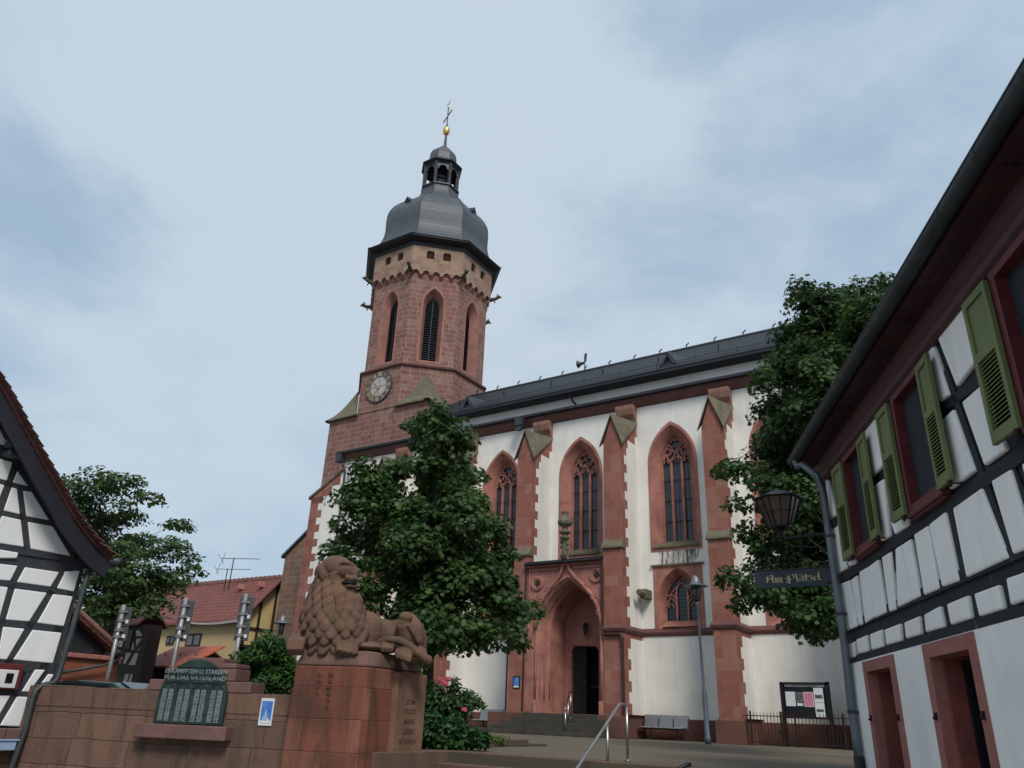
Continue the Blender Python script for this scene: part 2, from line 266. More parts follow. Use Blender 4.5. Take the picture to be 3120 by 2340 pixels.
M = dict(
 plaster=plaster('church_plaster', (.74, .73, .69), amt=.3),
 plaster_r=plaster('house_plaster', (.93, .92, .88), (.42, .44, .45), .3),
 plaster_l=plaster('gable_plaster', (.78, .80, .80), (.55, .56, .56), .3),
 yellow=plaster('yellow_plaster', (.56, .43, .20), (.40, .30, .15), .3),
 beige=plaster('beige_plaster', (.48, .37, .20), (.36, .27, .16), .3),
 red=ashlar('red_sandstone', (.34, .145, .11), (.27, .105, .083), (.31, .155, .125), .55, .39, .006, sa=.35, stain=(.10, .065, .05), mstr=.25, bst=.3, c3=(.36, .195, .155)),
 redp=plain('red_stone_trim', (.345, .155, .122), .85, 0, .28, 1.6, .3, c2=(.23, .095, .078)),
 gutst=plain('pale_drain_stone', (.20, .18, .14), .9, 0, .2, 3, .2),
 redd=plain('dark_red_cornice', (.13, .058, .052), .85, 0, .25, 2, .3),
 tower=ashlar('tower_stone', (.285, .145, .118), (.205, .105, .092), (.37, .245, .21), .5, .33, .014, sa=.5, stain=(.10, .065, .055), mstr=.4, bst=.45, c3=(.30, .20, .165), wob=.05),
 towert=ashlar('tower_top_stone', (.36, .255, .185), (.29, .165, .135), (.33, .25, .20), .62, .36, .01, sa=.3, stain=(.14, .10, .08), mstr=.4, bst=.4, c3=(.40, .31, .22)),
 towers=plain('tower_trim', (.30, .14, .115), .88, 0, .3, 1.4, .35, c2=(.22, .11, .09)),
 garg=plain('weathered_gargoyle', (.085, .065, .055), .9, 0, .3, 3, .3),
 corb=plain('corbel_stone', (.24, .125, .095), .9, 0, .35, 2.2, .4, c2=(.15, .085, .065)),
 plinth=ashlar('plinth_stone', (.20, .085, .065), (.14, .075, .06), (.12, .07, .06), .7, .38, .012, sa=.6, stain=(.06, .05, .04)),
 cap=plain('mossy_cap_stone', (.13, .115, .08), .95, 0, .35, 2.5, .5, c2=(.09, .09, .055)),
 brown=ashlar('buttress_stone', (.27, .14, .10), (.20, .13, .095), (.34, .24, .19), .55, .33, .012, sa=.5, stain=(.09, .075, .06), c3=(.24, .20, .15), wob=.05),
 memw=ashlar('memorial_wall_stone', (.20, .115, .088), (.135, .088, .070), (.075, .055, .045), .80, .36, .008, sa=.85, stain=(.055, .048, .036), streak=1., bst=.8, c3=(.26, .155, .11), wob=.03, mfac=.6),
 ped=ashlar('pedestal_stone', (.235, .085, .058), (.19, .072, .05), (.11, .05, .038), 1.1, .42, .006, sa=.95, stain=(.055, .036, .027), streak=1.15, bst=.6, c3=(.27, .125, .09), wob=.02, mfac=.8),
 pedt=plain('weathered_top_course', (.135, .078, .058), .92, 0, .35, 1.8, .5, c2=(.07, .05, .038)), pila=plain('tan_pilaster', (.19, .105, .068), .92, 0, .3, 1.5, .5, c2=(.105, .065, .045)),
 block=plain('smooth_step_block', (.15, .083, .075), .85, 0, .2, 3, .25),
 lion=plain('carved_lion_stone', (.125, .070, .046), .92, 0, .4, 2.6, .9, c2=(.062, .043, .033)),
 slate=slate('slate', (.022, .027, .036), rough=.65, spec=.2), slated=slate('dome_slate', (.060, .073, .090), .22, .13, .5, .45),
 lead=plain('dark_lead', (.045, .052, .062), .5, .3, .25, 3), black=plain('black_eave', (.012, .013, .018), .55, 0, .2, 3),
 zinc=plain('zinc', (.16, .185, .205), .45, .5, .25, 3, .05), zincd=plain('weathered_gutter', (.055, .065, .070), .55, .4, .3, 3, .08), pipebr=plain('brown_pipe', (.045, .022, .018), .5, .2, .2, 3),
 steel=metal('brushed_steel', (.42, .41, .38), .32), iron=plain('rusty_iron', (.035, .018, .015), .7, .3, .3, 6), darkm=plain('black_metal', (.012, .014, .017), .5, .3, .2, 5),
 gold=metal('gold_leaf', (.75, .50, .16), .35), golddull=plain('gold_paint', (.50, .43, .25), .6, .1, .2, 8),
 timber=timber('black_timber', (.018, .021, .026), (.24, .25, .26), .55), timberl=timber('grey_timber', (.042, .048, .056), (.10, .105, .11), .3), timberf=timber('dark_timber', (.025, .018, .016), (.06, .05, .05), .2),
 redwood=plain('dark_red_paint', (.115, .020, .025), .5, 0, .25, 4, .15), barge=plain('barge_shade', (.014, .014, .020), .6, 0, .3, 3, .15), soffit=plain('soffit_boards', (.050, .018, .021), .65, 0, .35, 3, .2), cornl=plain('cornice_paint', (.080, .034, .036), .6, 0, .2, 4, .15),  # barge: near-black navy holds the shadow under the roof overhang
 green=plain('green_shutter_paint', (.145, .172, .060), .55, 0, .22, 3, .15, c2=(.125, .155, .06)),
 frame_r=plain('pink_sandstone_frame', (.35, .145, .12), .88, 0, .2, 2.2, .35), reveal=plain('red_reveal', (.24, .065, .055), .8, 0, .2, 3, .2),
 white=plain('white_paint', (.70, .70, .68), .5, 0, .08, 3, .05), paper=plain('paper', (.62, .65, .66), .8, 0, .1, 5, .02), pink=plain('pink_paper', (.55, .20, .27), .8, 0, .25, 5, .02), photo=plain('dark_photo', (.04, .03, .035), .7, 0, .6, 12, .02, c2=(.22, .2, .2)),
 blue=plain('blue_print', (.03, .12, .42), .45, 0, .4, 7, .02, c2=(.12, .28, .60)), bluelt=plain('pale_blue_print', (.32, .42, .62), .5, 0, .2, 7, .02),
 bronze=plain('green_bronze', (.030, .058, .052), .5, .35, .3, 5, .3, c2=(.018, .036, .034)), bronzel=plain('worn_bronze', (.20, .25, .25), .6, .1, .25, 6, .2),
 tile=tiles('red_roof_tiles', (.21, .066, .052), (.155, .052, .044), .3, .32), tileo=tiles('orange_roof_tiles', (.30, .085, .05), (.20, .07, .05), .25, .26), tiler=plain('verge_tile', (.21, .095, .082), .8, 0, .35, 5, .2, c2=(.13, .078, .07)),
 glass=None, bark=plain('bark', (.055, .048, .038), .95, 0, .35, 8, .8), signm=plain('sign_panel', (.028, .040, .052), .5, .2, .2, 4, .05),
 backm=plain('grey_sign_back', (.085, .095, .105), .5, .4, .15, 4, .03), pole=plain('galvanised_pole', (.30, .30, .31), .45, .5, .2, 5, .05), lamppole=plain('lamp_pole', (.115, .14, .165), .45, .4, .15, 5, .05),
 pave=None, stepm=None, dial=plain('clock_dial', (.40, .36, .37), .7, 0, .1, 3, .02), ring=plain('clock_ring', (.095, .082, .080), .6, 0, .2, 3, .02),
 seat=plain('perforated_seat', (.24, .25, .27), .45, .4, .1, 5, .05), louvre=plain('louvre_slats', (.03, .033, .04), .6, 0, .2, 5, .1), door=timber('church_door', (.012, .010, .009), (.02, .015, .012), .1),
 amber=plain('amber_glass', (.07, .038, .024), .25, 0, .4, 7, .02, spec=.6), rose=plain('rose_petals', (.50, .10, .13), .6, 0, .2, 8, .02), roof_lt=plain('grey_flat', (.14, .13, .11), .9, 0, .3, 3), carp=plain('car_paint', (.02, .045, .035), .25, .2, .1, 3, .01, spec=.8),
 tuft=plain('brown_paint_wood', (.055, .028, .022), .6, 0, .2, 5), cable=plain('cable', (.45, .45, .44), .6, 0, .1, 5), dirt=plain('bed_soil', (.06, .045, .03), .95, 0, .3, 4, .4),
)
def glassmat(name, c, rough=.18, spec=.6):
    mt, N, L, P = newmat(name); n = setup_noise(N, L, pos(N), 3.5, 3, .5); L.new(mixc(N, L, ramp(N, L, n, .35, .7), c, tuple(x*.6 for x in c)), P.inputs['Base Color'])
    P.inputs['Roughness'].default_value = rough; P.inputs['Specular IOR Level'].default_value = spec; bump(N, L, P, n, .08, .02); return mt
M['glass'] = glassmat('church_glass', (.045, .055, .066), .32); M['glassd'] = glassmat('dark_glass', (.012, .015, .018), .12); M['glassw'] = glassmat('curtained_glass', (.10, .115, .12), .15)
def paving(name, c1, c2, moss, bw, bh):
    mt, N, L, P = newmat(name); p = pos(N)
    br = N.new('ShaderNodeTexBrick'); br.inputs['Scale'].default_value = 1; br.inputs['Brick Width'].default_value = bw; br.inputs['Row Height'].default_value = bh; br.inputs['Mortar Size'].default_value = .006; br.inputs['Color1'].default_value = rgba(c1); br.inputs['Color2'].default_value = rgba(c2); br.inputs['Mortar'].default_value = rgba(tuple(x*.5 for x in c1)); L.new(p, br.inputs[0])
    a = setup_noise(N, L, p, .55, 6, .65, .6); f = setup_noise(N, L, p, 30, 4, .7)
    col = mixc(N, L, ramp(N, L, a, .45, .68, 0, .7), br.outputs['Color'], moss); col = mixc(N, L, ramp(N, L, f, .3, .8, 0, .5), col, tuple(x*.6 for x in c1))
    L.new(col, P.inputs['Base Color']); P.inputs['Roughness'].default_value = .9; bump(N, L, P, f, .4, .01); return mt
M['pave'] = paving('terrace_paving', (.135, .112, .080), (.11, .093, .068), (.085, .080, .036), .4, .2); M['asph'] = paving('street_paving', (.30, .29, .27), (.26, .25, .235), (.20, .19, .16), .2, .1)
M['stepm'] = plain('step_stone', (.115, .068, .052), .92, 0, .3, 2.5, .4, c2=(.075, .06, .042)); M['stepd'] = plain('dark_step_stone', (.055, .048, .040), .92, 0, .3, 2.5, .4, c2=(.035, .036, .026))
M['grass'] = leafmat('ground_cover', (.10, .16, .03), (.17, .22, .05), (.04, .08, .015))
M['leafc'] = leafmat('maple_leaves', (.048, .100, .026), (.085, .160, .040), (.020, .050, .016))
M['leafr'] = leafmat('hornbeam_leaves', (.038, .080, .024), (.070, .140, .032), (.015, .038, .013))
M['leafl'] = leafmat('locust_leaves', (.045, .095, .026), (.095, .150, .040), (.016, .045, .014))
M['leafb'] = leafmat('shrub_leaves', (.055, .140, .030), (.095, .200, .045), (.015, .050, .012))
M['leafd'] = leafmat('rose_leaves', (.030, .075, .022), (.055, .12, .03), (.010, .030, .010))
# ================================================================== ground
b = MB(); b.box(-400, 400, -300, 500, -1.75, -1.15); tag(b.build('street', M['asph']), kind='structure')
b = MB(); b.prism([Vector(p) for p in ((-120, 7.3, -1.2), (-13.7, 7.3, -1.2), (-9.3, 8.45, -1.2), (-8.15, 9.0, -1.2), (-8.05, 10.60, -1.2), (60, 10.60, -1.2), (60, 200, -1.2), (-120, 200, -1.2))], (0, 0, 1.194)); tag(b.build('terrace', M['pave']), kind='structure')
st = MB()
st.box(-7.98, -1.2, 10.62, 11.05, -.30, .004)
for k in range(6):
    z = -.155-.16*k; st.box(-7.98+.08*(k > 0)*0, -1.2, 10.62-.34*(k+1), 10.62-.34*k+.02, z-.16, z)
tag(st.build('front_steps', M['stepm'], bevel=.012), kind='structure')
b = MB(); b.box(-8.45, -7.99, 8.9, 10.05, -1.2, .003); b.box(-8.45, -7.99, 10.056, 11.06, -1.2, .004)
tag(b.build('step_cheek', M['stepm'], bevel=.015), kind='structure')
# ================================================================== church
CH = empty('church', (-14, 30, 0), 'white plastered church with red sandstone buttresses and pointed windows beside its octagonal stone tower', 'church')
FC = Fr((0, 29.8, 0), (1, 0, 0), (0, -1, 0))
def arch(cx, hw, z0, zs, za, n=9):
    h = za-zs; r = (hw*hw+h*h)/(2*hw); pts = [(cx-hw, z0), (cx-hw, (z0+zs)/2)]
    c1 = cx-hw+r; a_end = math.atan2(h, -(r-hw))  # centre right of left spring
    for k in range(n+1):
        a = math.pi+(a_end-math.pi)*k/n if a_end > 0 else 0
        pts.append((c1+r*math.cos(a), zs+r*math.sin(a)))
    left = pts; right = [(2*cx-x, z) for x, z in left[::-1]][1:]
    return left+right
def arcs(F, cx, cz, r, a0, a1, w, n=12): return [F.P(cx+r*math.cos(R(a0+(a1-a0)*k/n)), cz+r*math.sin(R(a0+(a1-a0)*k/n)), w) for k in range(n+1)]
BX = [-26.55, -22.2, -17.85, -13.5, -9.15, -4.8, -.45]      # buttress centres
WX = [-24.45, -20.25, -15.92, -11.5, -7.1, -2.75, 1.5]        # window centres
X0, X1 = -31.0, 4.0
big = lambda c: arch(c, 1.10, 7.05, 10.85, 12.66)
def smallrect(c): return [(c-1.04, 3.98), (c-1.04, 6.42), (c+1.04, 6.42), (c+1.04, 3.98)]
wins = WX; smalls = [c for c in WX if abs(c+15.92) > .1]
wall = MB(); F = FC
wall.plate(F, [(X0, 0), (X0, 13.62), (X1, 13.62), (X1, 0)], [big(c)[::-1] for c in wins]+[smallrect(c) for c in smalls]+[[(-17.3, .6), (-17.3, 6.4), (-14.0, 6.4), (-14.0, .6)]], 0)
wall.fbox(F, X0, X0+.05, 0, 13.62, -3.0, -.003); wall.fbox(F, X1-.05, X1, 0, 13.62, -12, -.003)
wall.fbox(F, X0+.06, X1-.06, 0, 13.62, -1.15, -1.05)
wall.build('aisle_wall', M['plaster'], CH)
up = MB(); up.fbox(F, -27.3, X1, 13.6, 15.4, -1.3, -1.0); up.build('clerestory_wall', M['plaster'], CH)
pl = MB(); 
pl.fbox(F, X0-.08, -17.5, 0, .72, 0, .09); pl.fbox(F, -13.9, X1, 0, .72, 0, .09); pl.build('plinth', M['plinth'], CH, bevel=.02)
# string course
sp = MB()
def stringrun(u0, u1, w):
    pr = [(w, 3.70), (w+.06, 3.73), (w+.10, 3.82), (w+.10, 3.86), (w, 4.0)]
    sp.loft([[F.P(u0, z, ww) for ww, z in pr], [F.P(u1, z, ww) for ww, z in pr]], True, True)
bx = [X0-.1]+[v for c in BX if c < X1 for v in (c-.4, c+.4)]+[X1]
for i in range(0, len(bx)-1, 2):
    if bx[i] > -17.5 and bx[i+1] < -13.8: continue
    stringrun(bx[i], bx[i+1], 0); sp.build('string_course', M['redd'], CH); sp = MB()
# upper cornice, lean-to roof and gutters
co = MB()
prc = [(0, 13.56), (.10, 13.60), (.22, 13.78), (.26, 13.92), (.26, 13.98), (0, 13.98)]
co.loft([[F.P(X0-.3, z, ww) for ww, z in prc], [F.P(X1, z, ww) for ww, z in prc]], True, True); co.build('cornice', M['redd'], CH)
ro = MB()
ro.prism([F.P(X0-.45, 13.99, .30), F.P(X0-.45, 14.10, .42), F.P(X0-.45, 14.56, -1.0), F.P(X0-.45, 14.45, -1.0)], Vector((X1-X0+.45, 0, 0)))
ro.prism([F.P(X0-.45, 14.45, -1.0), F.P(X0-.45, 14.56, -1.0), F.P(X0-.45, 15.4, -2.4), F.P(X0-.45, 15.3, -2.4)], Vector((3.6, 0, 0)))
ar = ro.build('aisle_roof', M['slate'], CH)
g = MB(); g.fbox(F, X0-.45, X1, 13.985, 14.08, .30, .46); g.fbox(F, X0-.45, X1, 14.05, 14.085, .45, .475); g.build('gutter', M['lead'], ar)
RY, RZ = 36.15, 19.25; EZ = 15.36
nr = MB()
for s_ in (1, -1):
    e0 = Vector((-27.55, RY-s_*5.98, EZ)); r0 = Vector((-27.55, RY, RZ)); th = Vector((0, 0, -.14))
    nr.prism([e0, r0, r0+th, e0+th], Vector((X1+27.55, 0, 0)))
nroof = nr.build('nave_roof', M['slate'], CH)
g = MB(); g.fbox(F, -27.6, X1, 15.20, 15.36, -.52, -.34); g.fbox(F, -27.6, X1, 15.36, 15.385, -.50, -.32); g.fbox(F, -27.6, X1, 15.18, 15.21, -1.0, -.4); g.build('gutter', M['black'], nroof)
sg = MB(); k = -27.4; sl = (RZ-EZ)/5.98
i = 0
while k < X1-.1:
    yb = RY-5.98+.25; zb = EZ+.25*sl
    if i % 14 == 0: sg.bar((k, yb, zb), (k, yb-.02, zb+.32), .04, .04)
    else: sg.bar((k, yb, zb+.06), (k, yb-.02, zb+.26), .014, .014)
    k += .135; i += 1
for zz in (.09, .26): sg.bar((-27.4, RY-5.73, EZ+.25*sl+zz), (X1, RY-5.73, EZ+.25*sl+zz), .02, .02)
sg.build('snow_guard', M['lead'], nroof)
hk = MB(); k = -26.8
while k < X1:
    hk.bar((k, RY, RZ-.02), (k+.05, RY, RZ+.22), .05, .04); hk.bar((k, RY, RZ+.2), (k+.2, RY-.05, RZ+.30), .05, .04); k += 1.55
for q in range(9):
    xx = -25.6+q*3.1; hk.bar((xx, RY-3.2, RZ-3.2*sl), (xx+.03, RY-3.25, RZ-3.2*sl+.28), .06, .06)
hk.build('roof_hooks', M['darkm'], nroof)
rg = MB(); rg.box(-27.5, X1, RY-.14, RY+.14, RZ-.06, RZ+.035); rg.build('ridge', M['lead'], nroof)
for dx in (-23.7, -12.0, -1.5):      # little triangular dormers
    y0 = RY-5.0; z0 = EZ+.98*sl; d = MB()
    A, B_, T_ = Vector((dx-.36, y0, z0)), Vector((dx+.36, y0, z0)), Vector((dx, y0, z0+.62)); bk = Vector((dx, y0+1.15, z0+.66))
    d.prism([A+Vector((-.1, 0, -.02)), T_+Vector((0, 0, .1)), bk+Vector((0, .1, .1)), Vector((dx-.55, y0+1.1, z0+.66))], Vector((0, 0, .05)))
    d.prism([B_+Vector((.1, 0, -.02)), T_+Vector((0, 0, .1)), bk+Vector((0, .1, .1)), Vector((dx+.55, y0+1.1, z0+.66))], Vector((0, 0, .05)))
    for a_, b_ in ((A, T_), (T_, B_), (A, B_)): d.bar(a_, b_, .05, .1)
    o = d.build('dormer', M['lead'], nroof)
    d = MB(); d.prism([A+Vector((.06, .08, .03)), B_+Vector((-.06, .08, .03)), T_+Vector((0, .08, -.08))], (0, .06, 0)); d.build('opening', M['darkm'], nroof)
# downpipes
dp = MB()
dp.tube([F.P(-16.75, 15.25, -.42), F.P(-16.75, 14.9, -.7), F.P(-16.68, 14.75, -.9), F.P(-16.66, 14.5, -.93), F.P(-19.6, 14.12, .30)], .055); dp.build('downpipe', M['lead'], CH)
dp = MB(); dp.tube([F.P(-19.0, 13.6, .5), F.P(-19.0, 13.3, .45)], .06); dp.fbox(F, -19.2, -18.8, 13.55, 13.95, .40, .66); dp.prism([F.P(-19.2, 13.55, .4), F.P(-18.8, 13.55, .4), F.P(-18.9, 13.3, .46), F.P(-19.1, 13.3, .46)], F.n*.2); dp.build('downpipe_hopper', M['lead'], CH)
dp = MB(); dp.tube([F.P(-31.25, 13.9, .38), F.P(-31.1, 13.5, .3), F.P(-30.92, 13.0, .1), F.P(-30.90, 8, .09), F.P(-30.9, 0, .09)], .06); dp.fbox(F, -31.4, -31.0, 13.5, 13.95, .12, .5); dp.build('downpipe', M['lead'], CH)
dp = MB(); dp.tube([F.P(-17.52, 6.5, 1.86), F.P(-17.52, .6, 1.86)], .04); dp.build('downpipe', M['pipebr'], CH)
dp = MB(); dp.tube([F.P(-13.95, 6.6, 1.95), F.P(-13.92, 6.4, 1.9), F.P(-13.93, 3.75, 1.9), F.P(-13.9, 3.62, 1.93), F.P(-13.15, 3.60, 1.93), F.P(-13.08, 3.5, 1.93), F.P(-13.06, .7, 1.93)], .055); dp.build('downpipe', M['pipebr'], CH)
dp = MB(); dp.tube([F.P(-18.33, 3.6, 1.83), F.P(-18.33, .78, 1.83), F.P(-18.5, .5, 1.95)], .04); dp.build('downpipe', M['pipebr'], CH)
# ---- buttresses
def buttress(cx, port=False):
    a = .4; wl, wu = 1.85, 1.72; zl = 6.98
    bt = MB(); f2 = []
    bt.fbox(F, cx-a, cx+a, .7, zl, .002, wl); bt.fbox(F, cx-a, cx+a, zl, 11.42, .002, wu)
    A_, Bl, Br, Cl, Cr, Dd = F.P(cx, 12.62, wu), F.P(cx-a, 11.42, wu), F.P(cx+a, 11.42, wu), F.P(cx-a, 12.72, .002), F.P(cx+a, 12.72, .002), F.P(cx, 12.72, .002)
    bt.face([Bl, Br, A_]); bt.face([Br, Cr, A_]); bt.face([Cr, Dd, A_]); bt.face([Bl, A_, Cl]); bt.face([Cl, A_, Dd]); bt.face([Br, F.P(cx+a, 11.42, .002), Cr]); bt.face([Bl, Cl, F.P(cx-a, 11.42, .002)])
    o = bt.build('buttress', M['red'], CH, bevel=.012)
    pb = MB(); pb.fbox(F, cx-a-.1, cx+a+.12, 0, .72, .0, wl+.12); pb.prism([F.P(cx-a-.1, .72, .002), F.P(cx-a-.1, .72, wl+.12), F.P(cx-a, .8, wl+.0), F.P(cx-a, .8, .002)], F.u*(2*a+.21)); pb.build('base', M['plinth'], o)
    # plaster field on each flank, leaving toothed quoins at the front edge
    for s_ in (1, -1):
        q = MB(); z = .8; k = 0
        while z < 12.5:
            z2 = min(z+.39, 12.6)
            if not (3.68 < (z+z2)/2 < 4.02) and not (port and s_ == port and z < 6.6):
                top = wu if z2 <= 11.42 else wu*(12.72-z2)/1.3; lo = min(wl, top)-(.34 if k % 2 else .58)
                if lo > .12: q.fbox(F, cx+s_*a-(0 if s_ > 0 else .008), cx+s_*a+(.008 if s_ > 0 else 0), z, z2, 0, lo)
            z = z2; k += 1
        q.build('plaster_flank', M['plaster'], o)
    # string wrap
    sw = MB(); pr = [(0, 3.70), (.06, 3.73), (.10, 3.82), (.10, 3.86), (0, 4.0)]
    rings = []
    for (u, w, du, dw) in ((cx-a, 0, -1, 0), (cx-a, wl, -1, 1), (cx+a, wl, 1, 1), (cx+a, 0, 1, 0)):
        rings.append([F.P(u+du*e, z, w+dw*e) for e, z in pr])
    sw.loft(rings, True, True); sw.build('string_course', M['redd'], o)
    # weathered set-off
    so_ = MB(); so_.prism([F.P(cx-a-.05, zl-.06, wu-.2), F.P(cx-a-.05, zl-.06, wl+.09), F.P(cx-a-.05, zl+.02, wl+.09), F.P(cx-a-.05, zl+.30, wu+.0), F.P(cx-a-.05, zl+.30, wu-.2)], F.u*(2*a+.1)); so_.build('set_off', M['cap'], o, bevel=.01)
    # gablet roof
    gb = MB(); dz = Vector((0, 0, .09))
    for s_ in (1, -1):
        A_, B2, C2, D2 = F.P(cx, 12.66, wu+.11), F.P(cx+s_*(a+.14), 11.26, wu+.11), F.P(cx+s_*(a+.05), 12.74, 0), F.P(cx, 12.74, 0)
        gb.prism([A_, B2, C2], dz) ; gb.prism([A_, C2, D2], dz*.98)
    gb.build('gablet_roof', M['cap'], o)
    cb = MB(); pr = [(0, 12.72), (.12, 12.80), (.20, 13.0), (.34, 13.18), (.42, 13.45), (.42, 13.62), (0, 13.62)]
    cb.loft([[F.P(cx-.43, z, w) for w, z in pr], [F.P(cx+.43, z, w) for w, z in pr]], True, True); cb.build('corbel', M['corb'], o)
for c in BX:
    if c < X1: buttress(c, -1 if abs(c+13.5) < .1 else (1 if abs(c+17.85) < .1 else False))
# ---- windows
def trace_rot(F, cx, cz, r, w, mb, t):      # whirling circles in a ring
    mb.tube(arcs(F, cx, cz, r, 0, 360, w, 20)[:-1], t, 6, closed=True)
    for k in range(4):
        a = R(45+90*k+20); q = r*.52; mb.tube(arcs(F, cx+q*math.cos(a), cz+q*math.sin(a), r*.40, 0, 300, w, 14), t*.8, 6)
def big_window(cx, kind):
    o1 = big(cx); o2 = arch(cx, 1.00, 7.13, 10.85, 12.5); o3 = arch(cx, .70, 7.50, 10.85, 12.12)
    s = MB(); s.strip(FC, o1, .03, o2, .03); s.strip(FC, o1, -.02, o1, .03); s.strip(FC, o2, .03, o3, -.42); s.strip(FC, o3, -.42, o3, -.75)
    wn = s.build('window', M['redp'], CH, smooth=False)
    sl = MB(); sl.prism([FC.P(cx-.97, 7.16, .07), FC.P(cx-.97, 7.24, .07), FC.P(cx-.97, 7.50, -.40), FC.P(cx-.97, 7.10, -.40)], FC.u*1.94); sl.build('sill', M['cap'], wn)
    t = MB(); w = -.52; r_ = .045
    for u in (-.235, .235): t.fbox(FC, cx+u-.045, cx+u+.045, 7.5, 10.95, w-.06, w+.06)
    for u in (-.66, .66): t.fbox(FC, cx+u-.04, cx+u+.04, 7.5, 10.9, w-.05, w+.05)
    for k, u in enumerate((-.47, 0, .47)):        # ogee lights
        zb = 10.95+(.12 if u == 0 else 0)
        t.tube(arcs(FC, cx+u+.0, zb-.05, .21, 180, 60, w, 8)+[FC.P(cx+u, zb+.42, w)], r_, 6); t.tube(arcs(FC, cx+u, zb-.05, .21, 0, 120, w, 8)+[FC.P(cx+u, zb+.42, w)], r_, 6)
        t.tube(arcs(FC, cx+u, zb+.0, .10, 200, -20, w, 8), .03, 6)
    if kind == 0:
        for k in range(3):
            a = R(90+120*k+60); q = .17; t.tube(arcs(FC, cx+q*math.cos(a), 11.72+q*math.sin(a), .17, math.degrees(a)-125, math.degrees(a)+125, w, 12), r_, 6)
        for u in (-.40, .40):
            t.tube(arcs(FC, cx+u, 11.42, .17, 0, 360, w, 14)[:-1], r_*.9, 6, closed=True)
            for k in range(3): a = R(90+120*k); t.tube([FC.P(cx+u+.17*math.cos(a), 11.42+.17*math.sin(a), w), FC.P(cx+u+.07*math.cos(a), 11.42+.07*math.sin(a), w)], .025, 5)
    else:
        trace_rot(FC, cx+.02, 11.68, .37, w, t, r_)
        for s_ in (1, -1): t.tube(arcs(FC, cx+s_*.52, 11.22, .13, 90, 90-s_*250, w, 10), r_*.9, 6); t.tube([FC.P(cx+s_*.52, 11.35, w), FC.P(cx+s_*.44, 11.6, w), FC.P(cx+s_*.34, 11.85, w)], r_, 6)
    t.tube([FC.P(u, z, w) for u, z in arch(cx, .67, 7.5, 10.85, 12.06)], .05, 6)
    # spandrel stone between the tracery bars
    t.build('tracery', M['redp'], wn)
    gl = MB(); gl.plate(FC, arch(cx, .70, 7.5, 10.85, 12.12)[::-1], [], -.60); gl.build('glass', M['glass'], wn)
    br = MB()
    for z in (8.35, 9.25, 10.15, 10.9): br.tube([FC.P(cx-.66, z, -.54), FC.P(cx+.66, z, -.54)], .016, 5)
    for u in (-.47, 0, .47): br.tube([FC.P(cx+u, 7.5, -.585), FC.P(cx+u, 10.95, -.585)], .006, 4)
    br.build('iron_bars', M['darkm'], wn)
for i, c in enumerate(wins): big_window(c, 1 if abs(c+15.92) < .1 else 0)
def small_window(c):
    o1 = smallrect(c); s = MB()
    ia = arch(c, .86, 4.0, 5.05, 6.34); s.plate(FC, o1, [ia[::-1]], .025); s.strip(FC, o1[::-1], .025, o1[::-1], -.02)
    ib = arch(c, .70, 4.28, 5.0, 6.08); s.strip(FC, ia, .025, ib, -.32); s.strip(FC, ib, -.32, ib, -.6)
    wn = s.build('window', M['redp'], CH)
    sm = MB(); sm.fbox(FC, c-1.12, c+1.12, 6.42, 6.49, 0, .10); sm.build('drip_mould', M['cap'], wn)
    sl = MB(); sl.prism([FC.P(c-.7, 4.05, .10), FC.P(c-.7, 4.30, -.3), FC.P(c-.7, 4.0, -.3)], FC.u*1.4); sl.build('sill', M['redp'], wn)
    t = MB(); w = -.40
    for u in (-.24, .24): t.fbox(FC, c+u-.035, c+u+.035, 4.28, 5.45, w-.05, w+.05)
    t.tube([FC.P(u, z, w) for u, z in arch(c, .24, 5.3, 5.42, 5.78, 6)[2:-2]], .035, 6)
    t.tube(arcs(FC, c, 5.86, .085, 0, 360, w, 12)[:-1], .03, 6, closed=True)
    for s_ in (1, -1):
        t.tube([FC.P(u, z, w) for u, z in arch(c+s_*.47, .22, 4.8, 4.85, 5.2, 6)[2:-2]], .032, 6); t.tube(arcs(FC, c+s_*.47, 4.87, .10, 200, -20, w, 8), .026, 5)
        t.tube([FC.P(c+s_*.24, 5.15, w), FC.P(c+s_*.40, 5.32, w), FC.P(c+s_*.62, 5.30, w)], .035, 6); t.tube([FC.P(c+s_*.62, 4.9, w), FC.P(c+s_*.45, 5.4, w), FC.P(c+s_*.10, 5.75, w)], .03, 6)
    t.tube([FC.P(u, z, w) for u, z in ib], .04, 6); t.build('tracery', M['redp'], wn)
    gl = MB(); gl.plate(FC, ib[::-1], [], -.46); gl.build('glass', M['glassd'], wn)
    ld = MB()
    for k in range(11): ld.tube([FC.P(c-.68, 4.4+k*.15, -.44), FC.P(c+.68, 4.4+k*.15, -.44)], .006, 4)
    ld.build('iron_bars', M['lead'], wn)
for c in smalls: small_window(c)
# dark run-off stain under the window sill right of the portal is a wear patch of the plaster
mt, N_, L_, P_ = newmat('stained_plaster'); n_ = setup_noise(N_, L_, scaled(N_, L_, pos(N_), (7, 7, 1.2)), 1.6, 5, .7)
L_.new(mixc(N_, L_, ramp(N_, L_, n_, .42, .58), (.60, .58, .53), (.10, .095, .08)), P_.inputs['Base Color']); P_.inputs['Roughness'].default_value = .95
s = MB(); s.plate(FC, [(-12.25, 6.50), (-12.2, 6.8), (-12.3, 7.03), (-10.5, 7.03), (-10.6, 6.75), (-10.8, 6.49)], [], .004); s.build('stain', mt, CH)
